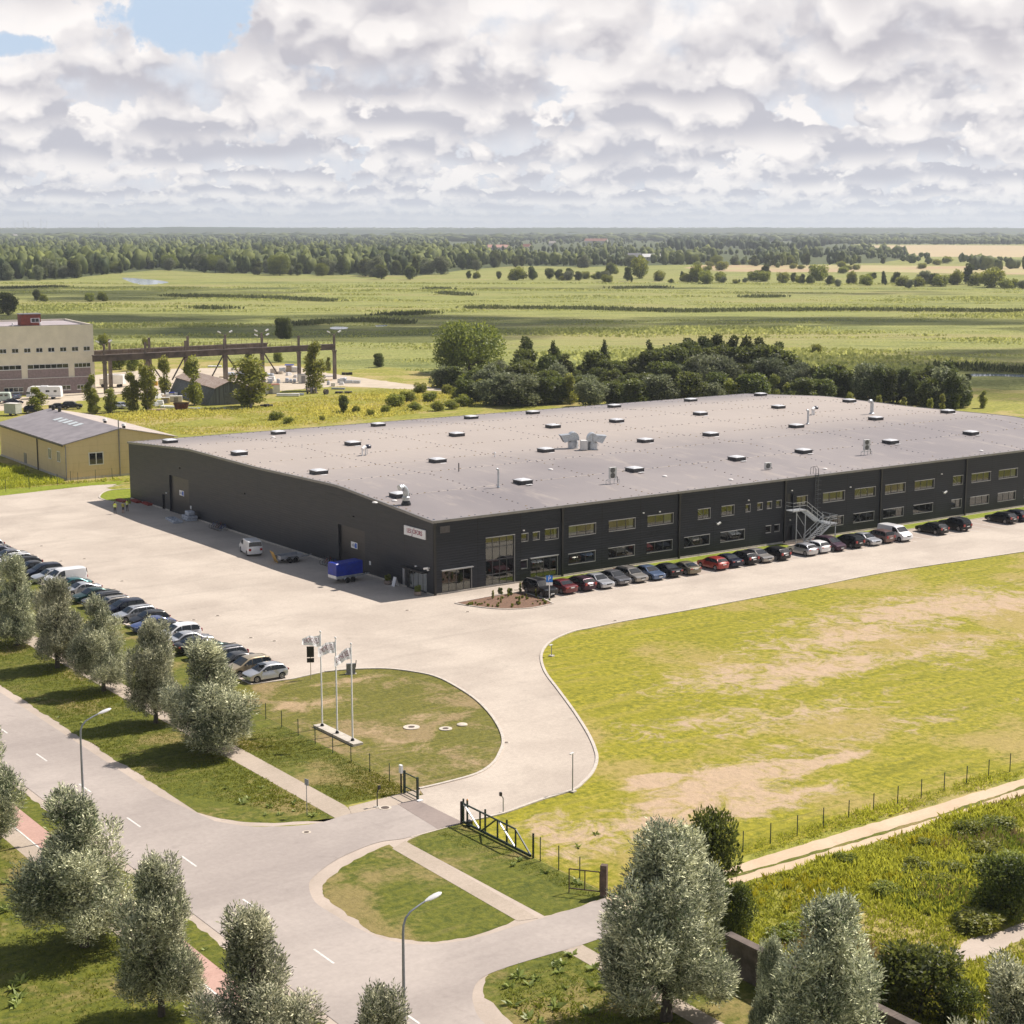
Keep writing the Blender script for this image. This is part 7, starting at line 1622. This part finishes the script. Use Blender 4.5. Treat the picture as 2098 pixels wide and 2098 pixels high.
for k in range(4): bicycle('bicycle in the rack on the gable behind the open trailer', -.95, 22.6 - .62 * k, R(2 + 3 * (k % 2)), bc[(k + 1) % 4])
for y0 in (51.9, 21.6):
    t = thing('bicycle_rack', 'low steel bicycle rack on the gable, %s' % ('beyond the wrapped load' if y0 > 40 else 'behind the open trailer'), 'bicycle rack', (-.75, y0, .026))
    g = MB(); g.bar((-.4, -1.7, .05), (-.4, 1.7, .05), .05)
    for k in range(7): g.tube([(-.4, -1.6 + .53 * k, 0), (-.4, -1.6 + .53 * k, .7), (-.1, -1.6 + .53 * k, .7), (-.1, -1.6 + .53 * k, 0)], .018, 5)
    g.obj('frame', m_galv, t)
# ------------------------------------------------------------------ people
def person(label, px, py, rz, top_col, leg_col, vest, h=1.78, arms=0, shorts=False):
    p = G(px, py); t = thing('person', label, 'person', (p.x, p.y, .026), rz); k = h / 1.78
    J = dict(pel=(0, 0, .95), bel=(0, .01, 1.08), che=(0, .0, 1.32), nec=(0, 0, 1.48), hd0=(0, .015, 1.56), hd=(0, .02, 1.66), hdt=(0, .015, 1.75),
             lh=(.10, 0, .90), lk=(.12, .03, .50), la=(.13, -.01, .09), lt=(.14, .15, .04), rh=(-.10, 0, .90), rk=(-.13, .0, .50), ra=(-.16, -.04, .09), rt=(-.17, .12, .04),
             ls=(.19, 0, 1.42), le=(.27, -.04, 1.16), lw=(.24, .10, .94), lf=(.23, .15, .86), rs=(-.19, 0, 1.42), re=(-.27, -.05, 1.16), rw=(-.22, .12, 1.0), rf=(-.20, .18, .95))
    if arms: J.update(le=(.28, .10, 1.2), lw=(.05, .24, 1.22), lf=(-.03, .25, 1.22))
    Rr = dict(pel=.145, bel=.13, che=.155, nec=.06, hd0=.075, hd=.10, hdt=.07, lh=.095, lk=.062, la=.042, lt=.04, rh=.095, rk=.062, ra=.042, rt=.04, ls=.062, le=.045, lw=.034, lf=.035, rs=.062, re=.045, rw=.034, rf=.035)
    E_ = [('pel', 'bel'), ('bel', 'che'), ('che', 'nec'), ('nec', 'hd0'), ('hd0', 'hd'), ('hd', 'hdt'), ('pel', 'lh'), ('lh', 'lk'), ('lk', 'la'), ('la', 'lt'), ('pel', 'rh'), ('rh', 'rk'), ('rk', 'ra'), ('ra', 'rt'), ('che', 'ls'), ('ls', 'le'), ('le', 'lw'), ('lw', 'lf'), ('che', 'rs'), ('rs', 're'), ('re', 'rw'), ('rw', 'rf')]
    ks = list(J); me = bpy.data.meshes.new('body'); me.from_pydata([Vector(J[q]) * k for q in ks], [(ks.index(a), ks.index(b)) for a, b in E_], []); o = link('body', me)
    sm = o.modifiers.new('skin', 'SKIN'); 
    for i, q in enumerate(ks): o.data.skin_vertices[0].data[i].radius = (Rr[q] * k * (1.0 if q not in ('che', 'bel', 'pel') else 1.15), Rr[q] * k * (1 if q not in ('che', 'bel', 'pel') else .72)); o.data.skin_vertices[0].data[i].use_root = q == 'pel'
    ss = o.modifiers.new('sub', 'SUBSURF'); ss.levels = ss.render_levels = 2
    bpy.context.view_layer.update(); nm = bpy.data.meshes.new_from_object(o.evaluated_get(bpy.context.evaluated_depsgraph_get())); bpy.data.objects.remove(o)
    for nme, c in (('skin', (.42, .24, .17)), ('top_' + label[:9], top_col), ('legs_' + label[:9], leg_col), ('shoe', (.02, .018, .017))): nm.materials.append(M(nme, c, .75, var=.1))
    mi = []
    for f in nm.polygons:
        c = f.center / k; z = c.z
        mi.append(3 if z < .10 else 0 if (z > 1.49 or (abs(c.x) > .18 and z < 1.02) or (abs(c.x) > .2 and z < 1.2 and arms == 2) or (shorts and z < .52)) else 2 if z < .98 and abs(c.x) < .22 else 1)
    nm.polygons.foreach_set('material_index', mi); nm.polygons.foreach_set('use_smooth', [True] * len(mi)); link('body', nm, t)
    MB().lathe([(0, .115), (.06, .105), (.098, .06), (.108, .0), (.10, -.05), (.095, -.06)], (0, -.005, 1.665 * k), 12).obj('hair', M('hair_brown', (.07, .045, .03), .8, var=.2), t, 60)
    if vest:
        g = MB(); n = 16
        rings = [(.98, .205, .150), (1.15, .200, .145), (1.32, .215, .150), (1.43, .185, .120), (1.47, .10, .085)]
        for z, a, b in rings: g.v += [(a * math.cos(2 * math.pi * j / n) * k, b * math.sin(2 * math.pi * j / n) * k, z * k) for j in range(n)]
        for i in range(4):
            for j in range(n): l = (j + 1) % n; g.f.append((i * n + j, i * n + l, (i + 1) * n + l, (i + 1) * n + j)); g.m.append(0)
        v = g.obj('vest', M('hi_vis_yellow', (.55, .68, .02), .6, var=.04), t, 60); s = MB()
        for z in (1.08, 1.22):
            for j in range(n):
                a, b = 2 * math.pi * j / n, 2 * math.pi * (j + 1) / n; r1, r2 = .208, .153; s.poly([(r1 * math.cos(a) * k, r2 * math.sin(a) * k, z * k), (r1 * math.cos(b) * k, r2 * math.sin(b) * k, z * k), (r1 * math.cos(b) * k, r2 * math.sin(b) * k, (z + .05) * k), (r1 * math.cos(a) * k, r2 * math.sin(a) * k, (z + .05) * k)])
        s.obj('reflective_band', m_signw, v)
person('person in yellow vest and dark trousers standing in the sun by the shade edge', 236, 1053.5, R(-50), (.35, .33, .05), (.03, .03, .035), True, 1.82)
person('person in dark top and shorts between the two in yellow vests', 252.5, 1052, R(-60), (.05, .02, .025), (.03, .025, .03), False, 1.68, 0, True)
person('person in yellow vest and dark clothes standing in the shade', 261, 1048, R(110), (.02, .02, .025), (.02, .02, .024), True, 1.80, 1)
# ------------------------------------------------------------------ goods at the old works
def place(px, py): return G(px, py)
m_cream = M('cream_panel', (.62, .60, .55), .5, var=.08); m_rustroof = M('rust_roof', (.26, .11, .06), .8, var=.3)
def caravan(label, px, py, L, H, rz, col, cab):
    p = G(px, py); t = thing('motorhome' if cab else 'caravan', label, 'motorhome' if cab else 'caravan', (p.x, p.y, .02), rz); Wd = 2.3; g = MB()
    prof = [(0, .5), (0, 1.4), (.15, 2.0), (.5, H - .15), (1.0, H), (L - .4, H), (L - .1, H - .2), (L, 1.5), (L, .5)]
    n = len(prof)
    for y in (-Wd / 2, Wd / 2): g.v += [(x - L / 2, y, z) for x, z in prof]
    for k in range(n): l = (k + 1) % n; g.f.append((k, l, n + l, n + k)); g.m.append(0)
    g.f += [tuple(range(n)), tuple(range(2 * n - 1, n - 1, -1))]; g.m += [0, 0]; g.obj('body', col, t)
    for x, w in ((-L * .12, .5), (L * .12, .9), (L * .34, .7)):
        wd = MB().box(x - w / 2, x + w / 2, -Wd / 2 - .02, -Wd / 2 - .003, 1.7, 2.15).obj('window', m_pane, t)
    if cab: MB().box(-L / 2 + .02, -L / 2 + .9, -Wd / 2 - .02, -Wd / 2 - .003, 1.2, 1.75).obj('cab_window', m_pane, t); MB().box(-L / 2 - .02, -L / 2 + .001, -.9, .9, 1.2, 1.9).obj('windscreen', m_pane, t); MB().box(-L * .1, L * .1, -.4, .4, H + .003, H + .18).obj('roof_hatch', m_signw, t)
    MB().box(-L / 2 + .3, L / 2 - .1, -Wd / 2 - .012, -Wd / 2 - .003, .75, .85).obj('stripe', m_pole, t)
    for x in ((-L * .3, L * .25) if cab else (0,)):
        for s in (-1, 1): MB().lathe([(.15, -.1), (.33, -.1), (.33, .1), (.15, .1)], (x, s * (Wd / 2 - .15), .34), 14, 0, 'y').obj('wheel', m_tyre, t)
caravan('white motorhome parked along the mauve office wall', 92, 817, 8.2, 3.0, -AZ + R(2), m_signw, True); caravan('pale green caravan at the frame edge before the office', -2, 826, 5.5, 2.5, -AZ + R(8), M('caravan_green', (.46, .54, .48), .5, var=.06), False)
t = thing('box_trailer', 'square grey-white box trailer on the grass beyond the yellow hall', 'box trailer', G(27, 851), -AZ + R(-20)); MB().box(-1.5, 1.5, -1.1, 1.1, .5, 2.6).obj('body', M('box_grey', (.40, .42, .38), .6, var=.1), t); MB().box(-1.55, 1.55, -1.15, 1.15, 2.602, 2.7).obj('roof', m_cream, t)
for s in (-1, 1): MB().lathe([(.1, -.1), (.32, -.1), (.32, .1), (.1, .1)], (0, s * .95, .32), 14, 0, 'y').obj('wheel', m_tyre, t)
p = G(230, 793); t = thing('lorry', 'white box lorry behind the young trees beside the office', 'lorry', (p.x, p.y, .02), -AZ + R(-8)); MB().box(-1.2, 3.4, -1.2, 1.2, .9, 3.2).obj('box_body', m_signw, t); MB().prism([(-3.0, -1.0), (-1.35, -1.0), (-1.35, 1.0), (-3.0, 1.0)], .5, 2.2).obj('cab', m_cream, t); MB().box(-3.03, -3.003, -.85, .85, 1.3, 2.0).obj('windscreen', m_pane, t)
for x in (-2.2, 2.0):
    for s in (-1, 1): MB().lathe([(.15, -.12), (.42, -.12), (.42, .12), (.15, .12)], (x, s * .95, .42), 14, 0, 'y').obj('wheel', m_tyre, t)
def container(label, px, py, l, w, h, rz, mat, roofm):
    t = thing('container', label, 'container', G(px, py), rz); MB().box(-l / 2, l / 2, -w / 2, w / 2, .05, h).obj('body', mat, t); MB().box(-l / 2 - .05, l / 2 + .05, -w / 2 - .05, w / 2 + .05, h + .002, h + .1).obj('roof', roofm, t); MB().box(-.5, .5, -w / 2 - .03, -w / 2 - .003, .1, min(2, h - .2)).obj('door', m_trim, t)
container('white walled store with rust red roof beside the tallest tree', 553, 806, 4.6, 3.2, 2.2, -AZ + R(15), m_cream, m_rustroof); container('small white cabin at the foot of the yellowish birch', 621, 785, 2.4, 2.0, 2.3, -AZ + R(10), m_cream, m_trim); container('pale yellow crate in the goods yard before the barn', 339, 826, 1.9, 1.4, 1.3, -AZ + R(12), M('crate_yellow', (.50, .40, .22), .8, var=.15), m_cream); container('white crate with dark openings in the goods yard before the barn', 361, 823, 2.8, 1.4, 1.3, -AZ + R(8), m_cream, m_cream)
t = thing('skip', 'rust brown waste skip on the grass edge before the barn', 'skip', G(372, 840), -AZ + R(6)); g = MB(); a = [(-1.2, -.8, .1), (1.2, -.8, .1), (1.2, .8, .1), (-1.2, .8, .1)]; b = [(-1.7, -1.0, 1.6), (1.7, -1.0, 1.6), (1.7, 1.0, 1.6), (-1.7, 1.0, 1.6)]
for k in range(4): l = (k + 1) % 4; g.poly([a[k], a[l], b[l], b[k]])
g.poly(a); g.obj('tub', M('skip_rust', (.13, .045, .028), .85, var=.35, vs=2), t); g = MB()
for k in range(4): l = (k + 1) % 4; g.bar(b[k], b[l], .12)
for x in (-.8, 0, .8): g.bar((x * 1.1, -.84, .3), (x * 1.35, -1.02, 1.55), .1)
g.obj('rim', m_rusty, t)
def cable_drum(px, py, r, w, rz, label):
    t = thing('cable_drum', label, 'cable drum', G(px, py), rz)
    for s in (-1, 1): MB().lathe([(0, s * w / 2), (r, s * w / 2), (r, s * w / 2 + s * .08), (0, s * w / 2 + s * .08)], (0, 0, r), 22, 0, 'y').obj('flange', M('drum_dark', (.045, .04, .04), .85, var=.3), t)
    MB().lathe([(r * .5, -w / 2), (r * .5, w / 2)], (0, 0, r), 18, 0, 'y').obj('core', m_wpal, t)
cable_drum(634, 807, .85, .9, R(40), 'large dark cable drum standing in the grass, nearest the birch'); cable_drum(645, 806, .85, .6, R(50), 'large dark cable drum leaning beside its twin'); cable_drum(668, 808, .65, .6, R(20), 'smaller dark cable drum apart from the two large ones')
rj = random.Random(11); pm_ = [m_cream, m_wpal, m_signw, M('steel_dark', (.06, .06, .07), .6, .3, var=.3), m_galv, m_film]
jl = [(590, 812, 5.5, 1.6, .9, 'long white pipes stacked beside the white walled store'), (610, 810, 3.0, 1.2, .7, 'grey pipes stacked near the cable drums'), (320, 842, 4.2, 1.8, .5, 'pile of pale planks on the grass left of the skip'), (346, 836, 4.0, 1.4, .6, 'flat stack of pale slabs behind the skip'), (402, 838, 4.0, 1.6, .35, 'pale sheets lying right of the skip'), (466, 838, 8.0, 1.5, .3, 'bluish white sheets lying before the barn front'), (546, 833, 3.0, 1.3, .6, 'dark timber heap at the foot of the tallest tree'), (704, 806, 4.5, 1.4, .5, 'dark planks in the grass beyond the cable drums'), (693, 798, 3.5, 1.4, .6, 'grey beams in the grass beyond the cable drums'), (715, 785, 6.5, 1.2, 1.2, 'long grey feed trough like crate near the last column'),
      (487, 772, 7.0, 3.0, 1.3, 'white sheeted mound behind the barn roof'), (505, 768, 4.0, 2.4, 1.6, 'white sheeted heap close to the tallest tree'), (592, 762, 5.5, 2.6, 1.9, 'dark heap of scrap with blue cover beneath the far girder'), (567, 766, 2.6, 2.2, 1.5, 'round concrete rings stacked beneath the far girder'), (550, 771, 3.0, 1.8, 1.2, 'white big bags at the edge of the gravel yard'), (596, 784, 3.0, 2.0, 1.3, 'white bags and a round tank before the columns'), (672, 772, 4.0, 1.2, .5, 'white beams on the gravel beside the last column'), (303, 818, 4.0, 2.0, .7, 'white pallets behind the tall slim birch'), (322, 812, 3.0, 2.0, .9, 'mixed white goods at the edge of the gravel yard'), (352, 812, 3.0, 1.4, .9, 'blue and white goods against the barn end'), (292, 775, 2.0, 1.5, 1.2, 'white block standing far back on the gravel yard'), (440, 752, 4.0, 1.5, .6, 'white stack far behind the barn roof'), (317, 790, 1.6, 1.0, 1.4, 'yellow digger part under the crane runway'), (711, 768, 3.0, 1.0, 1.0, 'dark machine part beyond the last column')]
for k, (px, py, l, w, h, lab) in enumerate(jl):
    mt = M('drum_dark', (.045, .04, .04)) if 'dark' in lab else m_film if 'bag' in lab or 'sheet' in lab or 'mound' in lab else M('sign_yellow', (.6, .33, .02), .5, var=.1) if 'yellow' in lab else m_galv if 'grey' in lab else m_pale if 'concrete' in lab else m_wpal if 'planks' in lab else m_signw if 'pipes' not in lab else m_cream
    p = G(px, py); t = thing('goods_stack', lab, 'stack', (p.x, p.y, .014), -AZ + R(rj.uniform(-15, 15)))
    if 'pipes' in lab or 'beams' in lab:
        for j in range(6): r = h / 5; MB().lathe([(r, -l / 2), (r, l / 2)], (0, (j % 3 - 1 + .5 * (j // 3)) * 2 * r, r + (j // 3) * 1.75 * r), 10, 0, 'x').obj('pipe', mt, t, 40)
    elif 'rings' in lab:
        for j in range(2): MB().lathe([(.7, 0), (.95, 0), (.95, .7), (.7, .7), (.7, 0)], (j * 1.9 - .9, 0, .02), 18).obj('ring', mt, t, 40)
        MB().lathe([(.7, 0), (.95, 0), (.95, .7), (.7, .7), (.7, 0)], (-.9, 0, .73), 18).obj('ring', mt, t, 40)
    else:
        n = 3 if h > .5 else 2
        for j in range(n):
            g = MB(); ll, ww, hh = l / n * rj.uniform(.8, 1.05), w * rj.uniform(.7, 1.0), h * rj.uniform(.55, 1.0); cx = -l / 2 + l * (j + .5) / n
            g.box(cx - ll / 2, cx + ll / 2, -ww / 2, ww / 2, 0, hh, 0, Matrix.Rotation(rj.uniform(-.12, .12), 4, 'Z')); ob = g.obj('bale', mt if 'mixed' not in lab and 'scrap' not in lab else pm_[rj.randrange(6)], t); bv = ob.modifiers.new('round', 'BEVEL'); bv.width = min(ll, ww, hh) * (.32 if mt is m_film else .06); bv.segments = 3
    if 'blue' in lab: MB().box(-l * .2, l * .25, -w * .45, w * .45, h * 1.001, h * 1.12).obj('cover', m_tarp, t)
cl = [MB().box(-.5, .5, -.4, .4, 0, .8).mesh('crate', m_cream), MB().box(-.8, .8, -.5, .5, 0, .5).box(-.7, .5, -.45, .4, .502, .9).mesh('crate', m_signw), MB().lathe([(.4, 0), (.42, .1), (.42, 1.0), (.3, 1.1), (0, 1.12)], n=14).mesh('crate', m_film), MB().box(-1.1, 1.1, -.6, .6, 0, .35).mesh('crate', m_wpal)]
for k in range(46):
    px, py = (rj.uniform(455, 615), rj.uniform(757, 792)) if k < 20 else (rj.uniform(286, 366), rj.uniform(806, 838)) if k < 34 else (rj.uniform(625, 715), rj.uniform(775, 806))
    o = thing('crate', 'small pale crate or drum among the clutter of the old goods yard', 'crate', (*G(px, py)[:2], .014), rj.uniform(0, 3), 'pale clutter in the goods yard'); o.scale = (rj.uniform(.7, 1.3),) * 3; link('body', cl[k % 4], o)
# small houses far away
def house(px, py, l, w, h, roofc, label, wallc=(.6, .57, .52)):
    t = thing('house', label, 'house', G(px, py), -AZ + R(rj.uniform(-35, 35))); wm = M('house_wall_%d' % int(wallc[0] * 100), wallc, .8, var=.06)
    g = MB().poly([(-l / 2, -w / 2, 0), (l / 2, -w / 2, 0), (l / 2, -w / 2, h), (-l / 2, -w / 2, h)]).poly([(-l / 2, w / 2, 0), (l / 2, w / 2, 0), (l / 2, w / 2, h), (-l / 2, w / 2, h)])
    for s in (-1, 1): g.poly([(s * l / 2, -w / 2, 0), (s * l / 2, w / 2, 0), (s * l / 2, w / 2, h), (s * l / 2, 0, h + w * .4), (s * l / 2, -w / 2, h)])
    g.obj('wall', wm, t); rm = M('house_roof_%d' % int(roofc[0] * 100), roofc, .7, var=.1)
    for s in (-1, 1): MB().poly([(-l / 2 - .4, s * (w / 2 + .4), h - .3), (l / 2 + .4, s * (w / 2 + .4), h - .3), (l / 2 + .4, 0, h + w * .4 + .12), (-l / 2 - .4, 0, h + w * .4 + .12)]).obj('roof', rm, t)
    g = MB(); n = max(2, int(l / 4))
    for k in range(n): x = -l / 2 + l * (k + .5) / n; g.box(x - .6, x + .6, -w / 2 - .03, -w / 2 - .003, h * .35, h * .75)
    g.obj('window', m_pane, t)
for a in ((1300, 536, 16, 11, 6, (.20, .20, .21), 'grey roofed house at the wood edge beside a pale barn'), (1334, 534, 24, 9, 5, (.60, .60, .58), 'pale roofed barn at the wood edge'), (1080, 513, 16, 12, 7, (.30, .13, .09), 'red roofed house among the trees, middle of the woods'), (1132, 504, 15, 11, 7, (.45, .40, .36), 'white house among the trees near the red roofed one'), (1020, 512, 40, 12, 5, (.42, .22, .17), 'long pale red farm roof in the woods'), (843, 510, 26, 11, 5, (.55, .42, .38), 'pale pink roof standing low in the woods'), (401, 531, 18, 10, 6, (.58, .56, .52), 'white house lost in the woods beyond the river'), (70, 484, 60, 20, 12, (.45, .38, .36), 'pale house of the town, first from the frame edge'), (100, 476, 70, 25, 16, (.5, .44, .42), 'higher pale house of the far town'), (120, 482, 50, 20, 12, (.42, .3, .27), 'reddish house of the far town'), (20, 489, 60, 20, 10, (.5, .46, .44), 'low pale shed of the far town'), (285, 482, 90, 20, 12, (.48, .42, .40), 'long pale works building on the far plain'), (410, 482, 60, 25, 26, (.30, .25, .25), 'tall dark brick building on the far plain'), (540, 478, 90, 25, 14, (.48, .46, .46), 'long white roof on the far plain'), (630, 478, 70, 25, 14, (.5, .48, .48), 'second long white roof on the far plain'), (1222, 503, 60, 14, 11, (.42, .40, .38), 'flat grey block at the edge of the woods')): house(*a)
t = thing('silo', 'pale square tower beside the flat grey block in the woods', 'tower', G(1252, 507), -AZ); MB().box(-4.5, 4.5, -4.5, 4.5, 0, 17).obj('shaft', m_cream, t); MB().box(-4.8, 4.8, -4.8, 4.8, 17.002, 17.8).obj('cap', m_trim, t)
# wind turbines on the skyline
for k, (px, top) in enumerate(((46, 452), (63, 451), (72, 453), (98, 448), (110, 453), (214, 455), (227, 455))):
    p = fan(9300, (px - 1049) / FL * 9300); hub = CAMH + (468 - top - 3) / FL * 9300
    t = thing('wind_turbine', 'tiny pale wind turbine on the skyline above the far town', 'wind turbine', (*p, 0), -AZ + R(20 * k), 'wind turbines on the skyline'); MB().lathe([(1.6, 0), (.9, hub)], n=8).obj('tower', m_whp, t, 40)
    for j in range(3):
        a = R(90 + 120 * j + 35 * k); MB().bar((0, -2, hub), (math.cos(a) * 26, -2, hub + math.sin(a) * 26), 1.1, .4).obj('blade', m_whp, t)
    MB().box(-1.5, 1.5, -2.6, 3, hub - 1.3, hub + 1.3).obj('nacelle', m_whp, t)
# ------------------------------------------------------------------ fair weather clouds that throw the shadows on the marsh, high above the haze
def cloud_mat():
    m = bpy.data.materials.new('cloud'); m.use_nodes = True; nt = m.node_tree; nt.nodes.clear(); out = nt.nodes.new('ShaderNodeOutputMaterial')
    mx = nd(nt, 'ShaderNodeMixShader', {0: .30, 1: nd(nt, 'ShaderNodeBsdfTransparent').outputs[0], 2: nd(nt, 'ShaderNodeBsdfDiffuse', {'Color': (.9, .9, .9, 1)}).outputs[0]}); nt.links.new(mx.outputs[0], out.inputs[0]); return m
def cloud_field():
    bm = bmesh.new(); bmesh.ops.create_icosphere(bm, subdivisions=3, radius=1); V0 = np.array([v.co[:] for v in bm.verts]); F0 = np.array([[v.index for v in f.verts] for f in bm.faces]); bm.free()
    rng = np.random.default_rng(77); Vs, Fs, off = [], [], 0; 
    for px, py, rx, ry, n in ((480, 665, 165, 95, 16), (100, 655, 90, 70, 8), (900, 672, 90, 40, 7), (250, 600, 160, 100, 12), (1250, 655, 110, 30, 8), (1600, 660, 130, 40, 9), (2000, 668, 110, 50, 9), (1900, 775, 95, 60, 12), (1640, 742, 40, 18, 5), (2250, 745, 90, 60, 8), (760, 530, 200, 90, 7), (1500, 508, 260, 120, 9), (180, 505, 260, 120, 6), (1250, 590, 80, 30, 5), (1850, 600, 90, 30, 5), (1000, 490, 600, 300, 7)):
        g = G(px, py); Z = max(760.0, .21 * (g - Vector((CX, CY, 0))).length + 150); sh_ = SUN * (Z / SUN.z)
        for _ in range(int(n * 1.6)):
            a, r = rng.uniform(0, 6.28), math.sqrt(rng.uniform(0, 1)); dx, dy = math.cos(a) * r * rx, math.sin(a) * r * ry
            c = np.array([g.x + dx * ca + dy * sa, g.y - dx * sa + dy * ca, 0]) + np.array(sh_); s = rng.uniform(.10, .34)
            k = rng.uniform(0, 50); nz = 1 + .2 * np.sin(V0[:, 0] * 4 + k) * np.cos(V0[:, 1] * 5 + k) + .1 * np.sin(V0[:, 2] * 9 + V0[:, 0] * 7 + k)
            w = V0 * nz[:, None] * np.array([s * rx, s * rx * .9 if ry > rx * .8 else s * ry * 1.2, 22.0]); w[:, 2] = np.maximum(w[:, 2], -6)
            th_ = -AZ; x, y = w[:, 0].copy(), w[:, 1].copy(); w[:, 0] = x * ca + y * sa; w[:, 1] = -x * sa + y * ca
            Vs.append(w + c + np.array([0, 0, 6])); Fs.append(F0 + off); off += len(V0)
    me = trimesh('clouds', np.concatenate(Vs), np.concatenate(Fs), cloud_mat(), None, True); props(link('clouds', me), 'broken fair weather clouds high above the marsh', None, None, 'stuff')
cloud_field()
# ------------------------------------------------------------------ air
def haze(density):
    m = bpy.data.materials.new('haze'); m.use_nodes = True; nt = m.node_tree; nt.nodes.clear(); out = nt.nodes.new('ShaderNodeOutputMaterial')
    v = nd(nt, 'ShaderNodeVolumePrincipled', {'Color': (.80, .87, .95, 1), 'Density': density, 'Anisotropy': .25}); nt.links.new(v.outputs[0], out.inputs['Volume'])
    A = [fan(-420, -900), fan(-420, 900), fan(12800, 8300), fan(12800, -8300)]
    mb = MB().prism(A, -1.0, 125.0); o = mb.obj('haze', m); props(o, kind='stuff'); return o
if HAZE > 0: haze(HAZE)
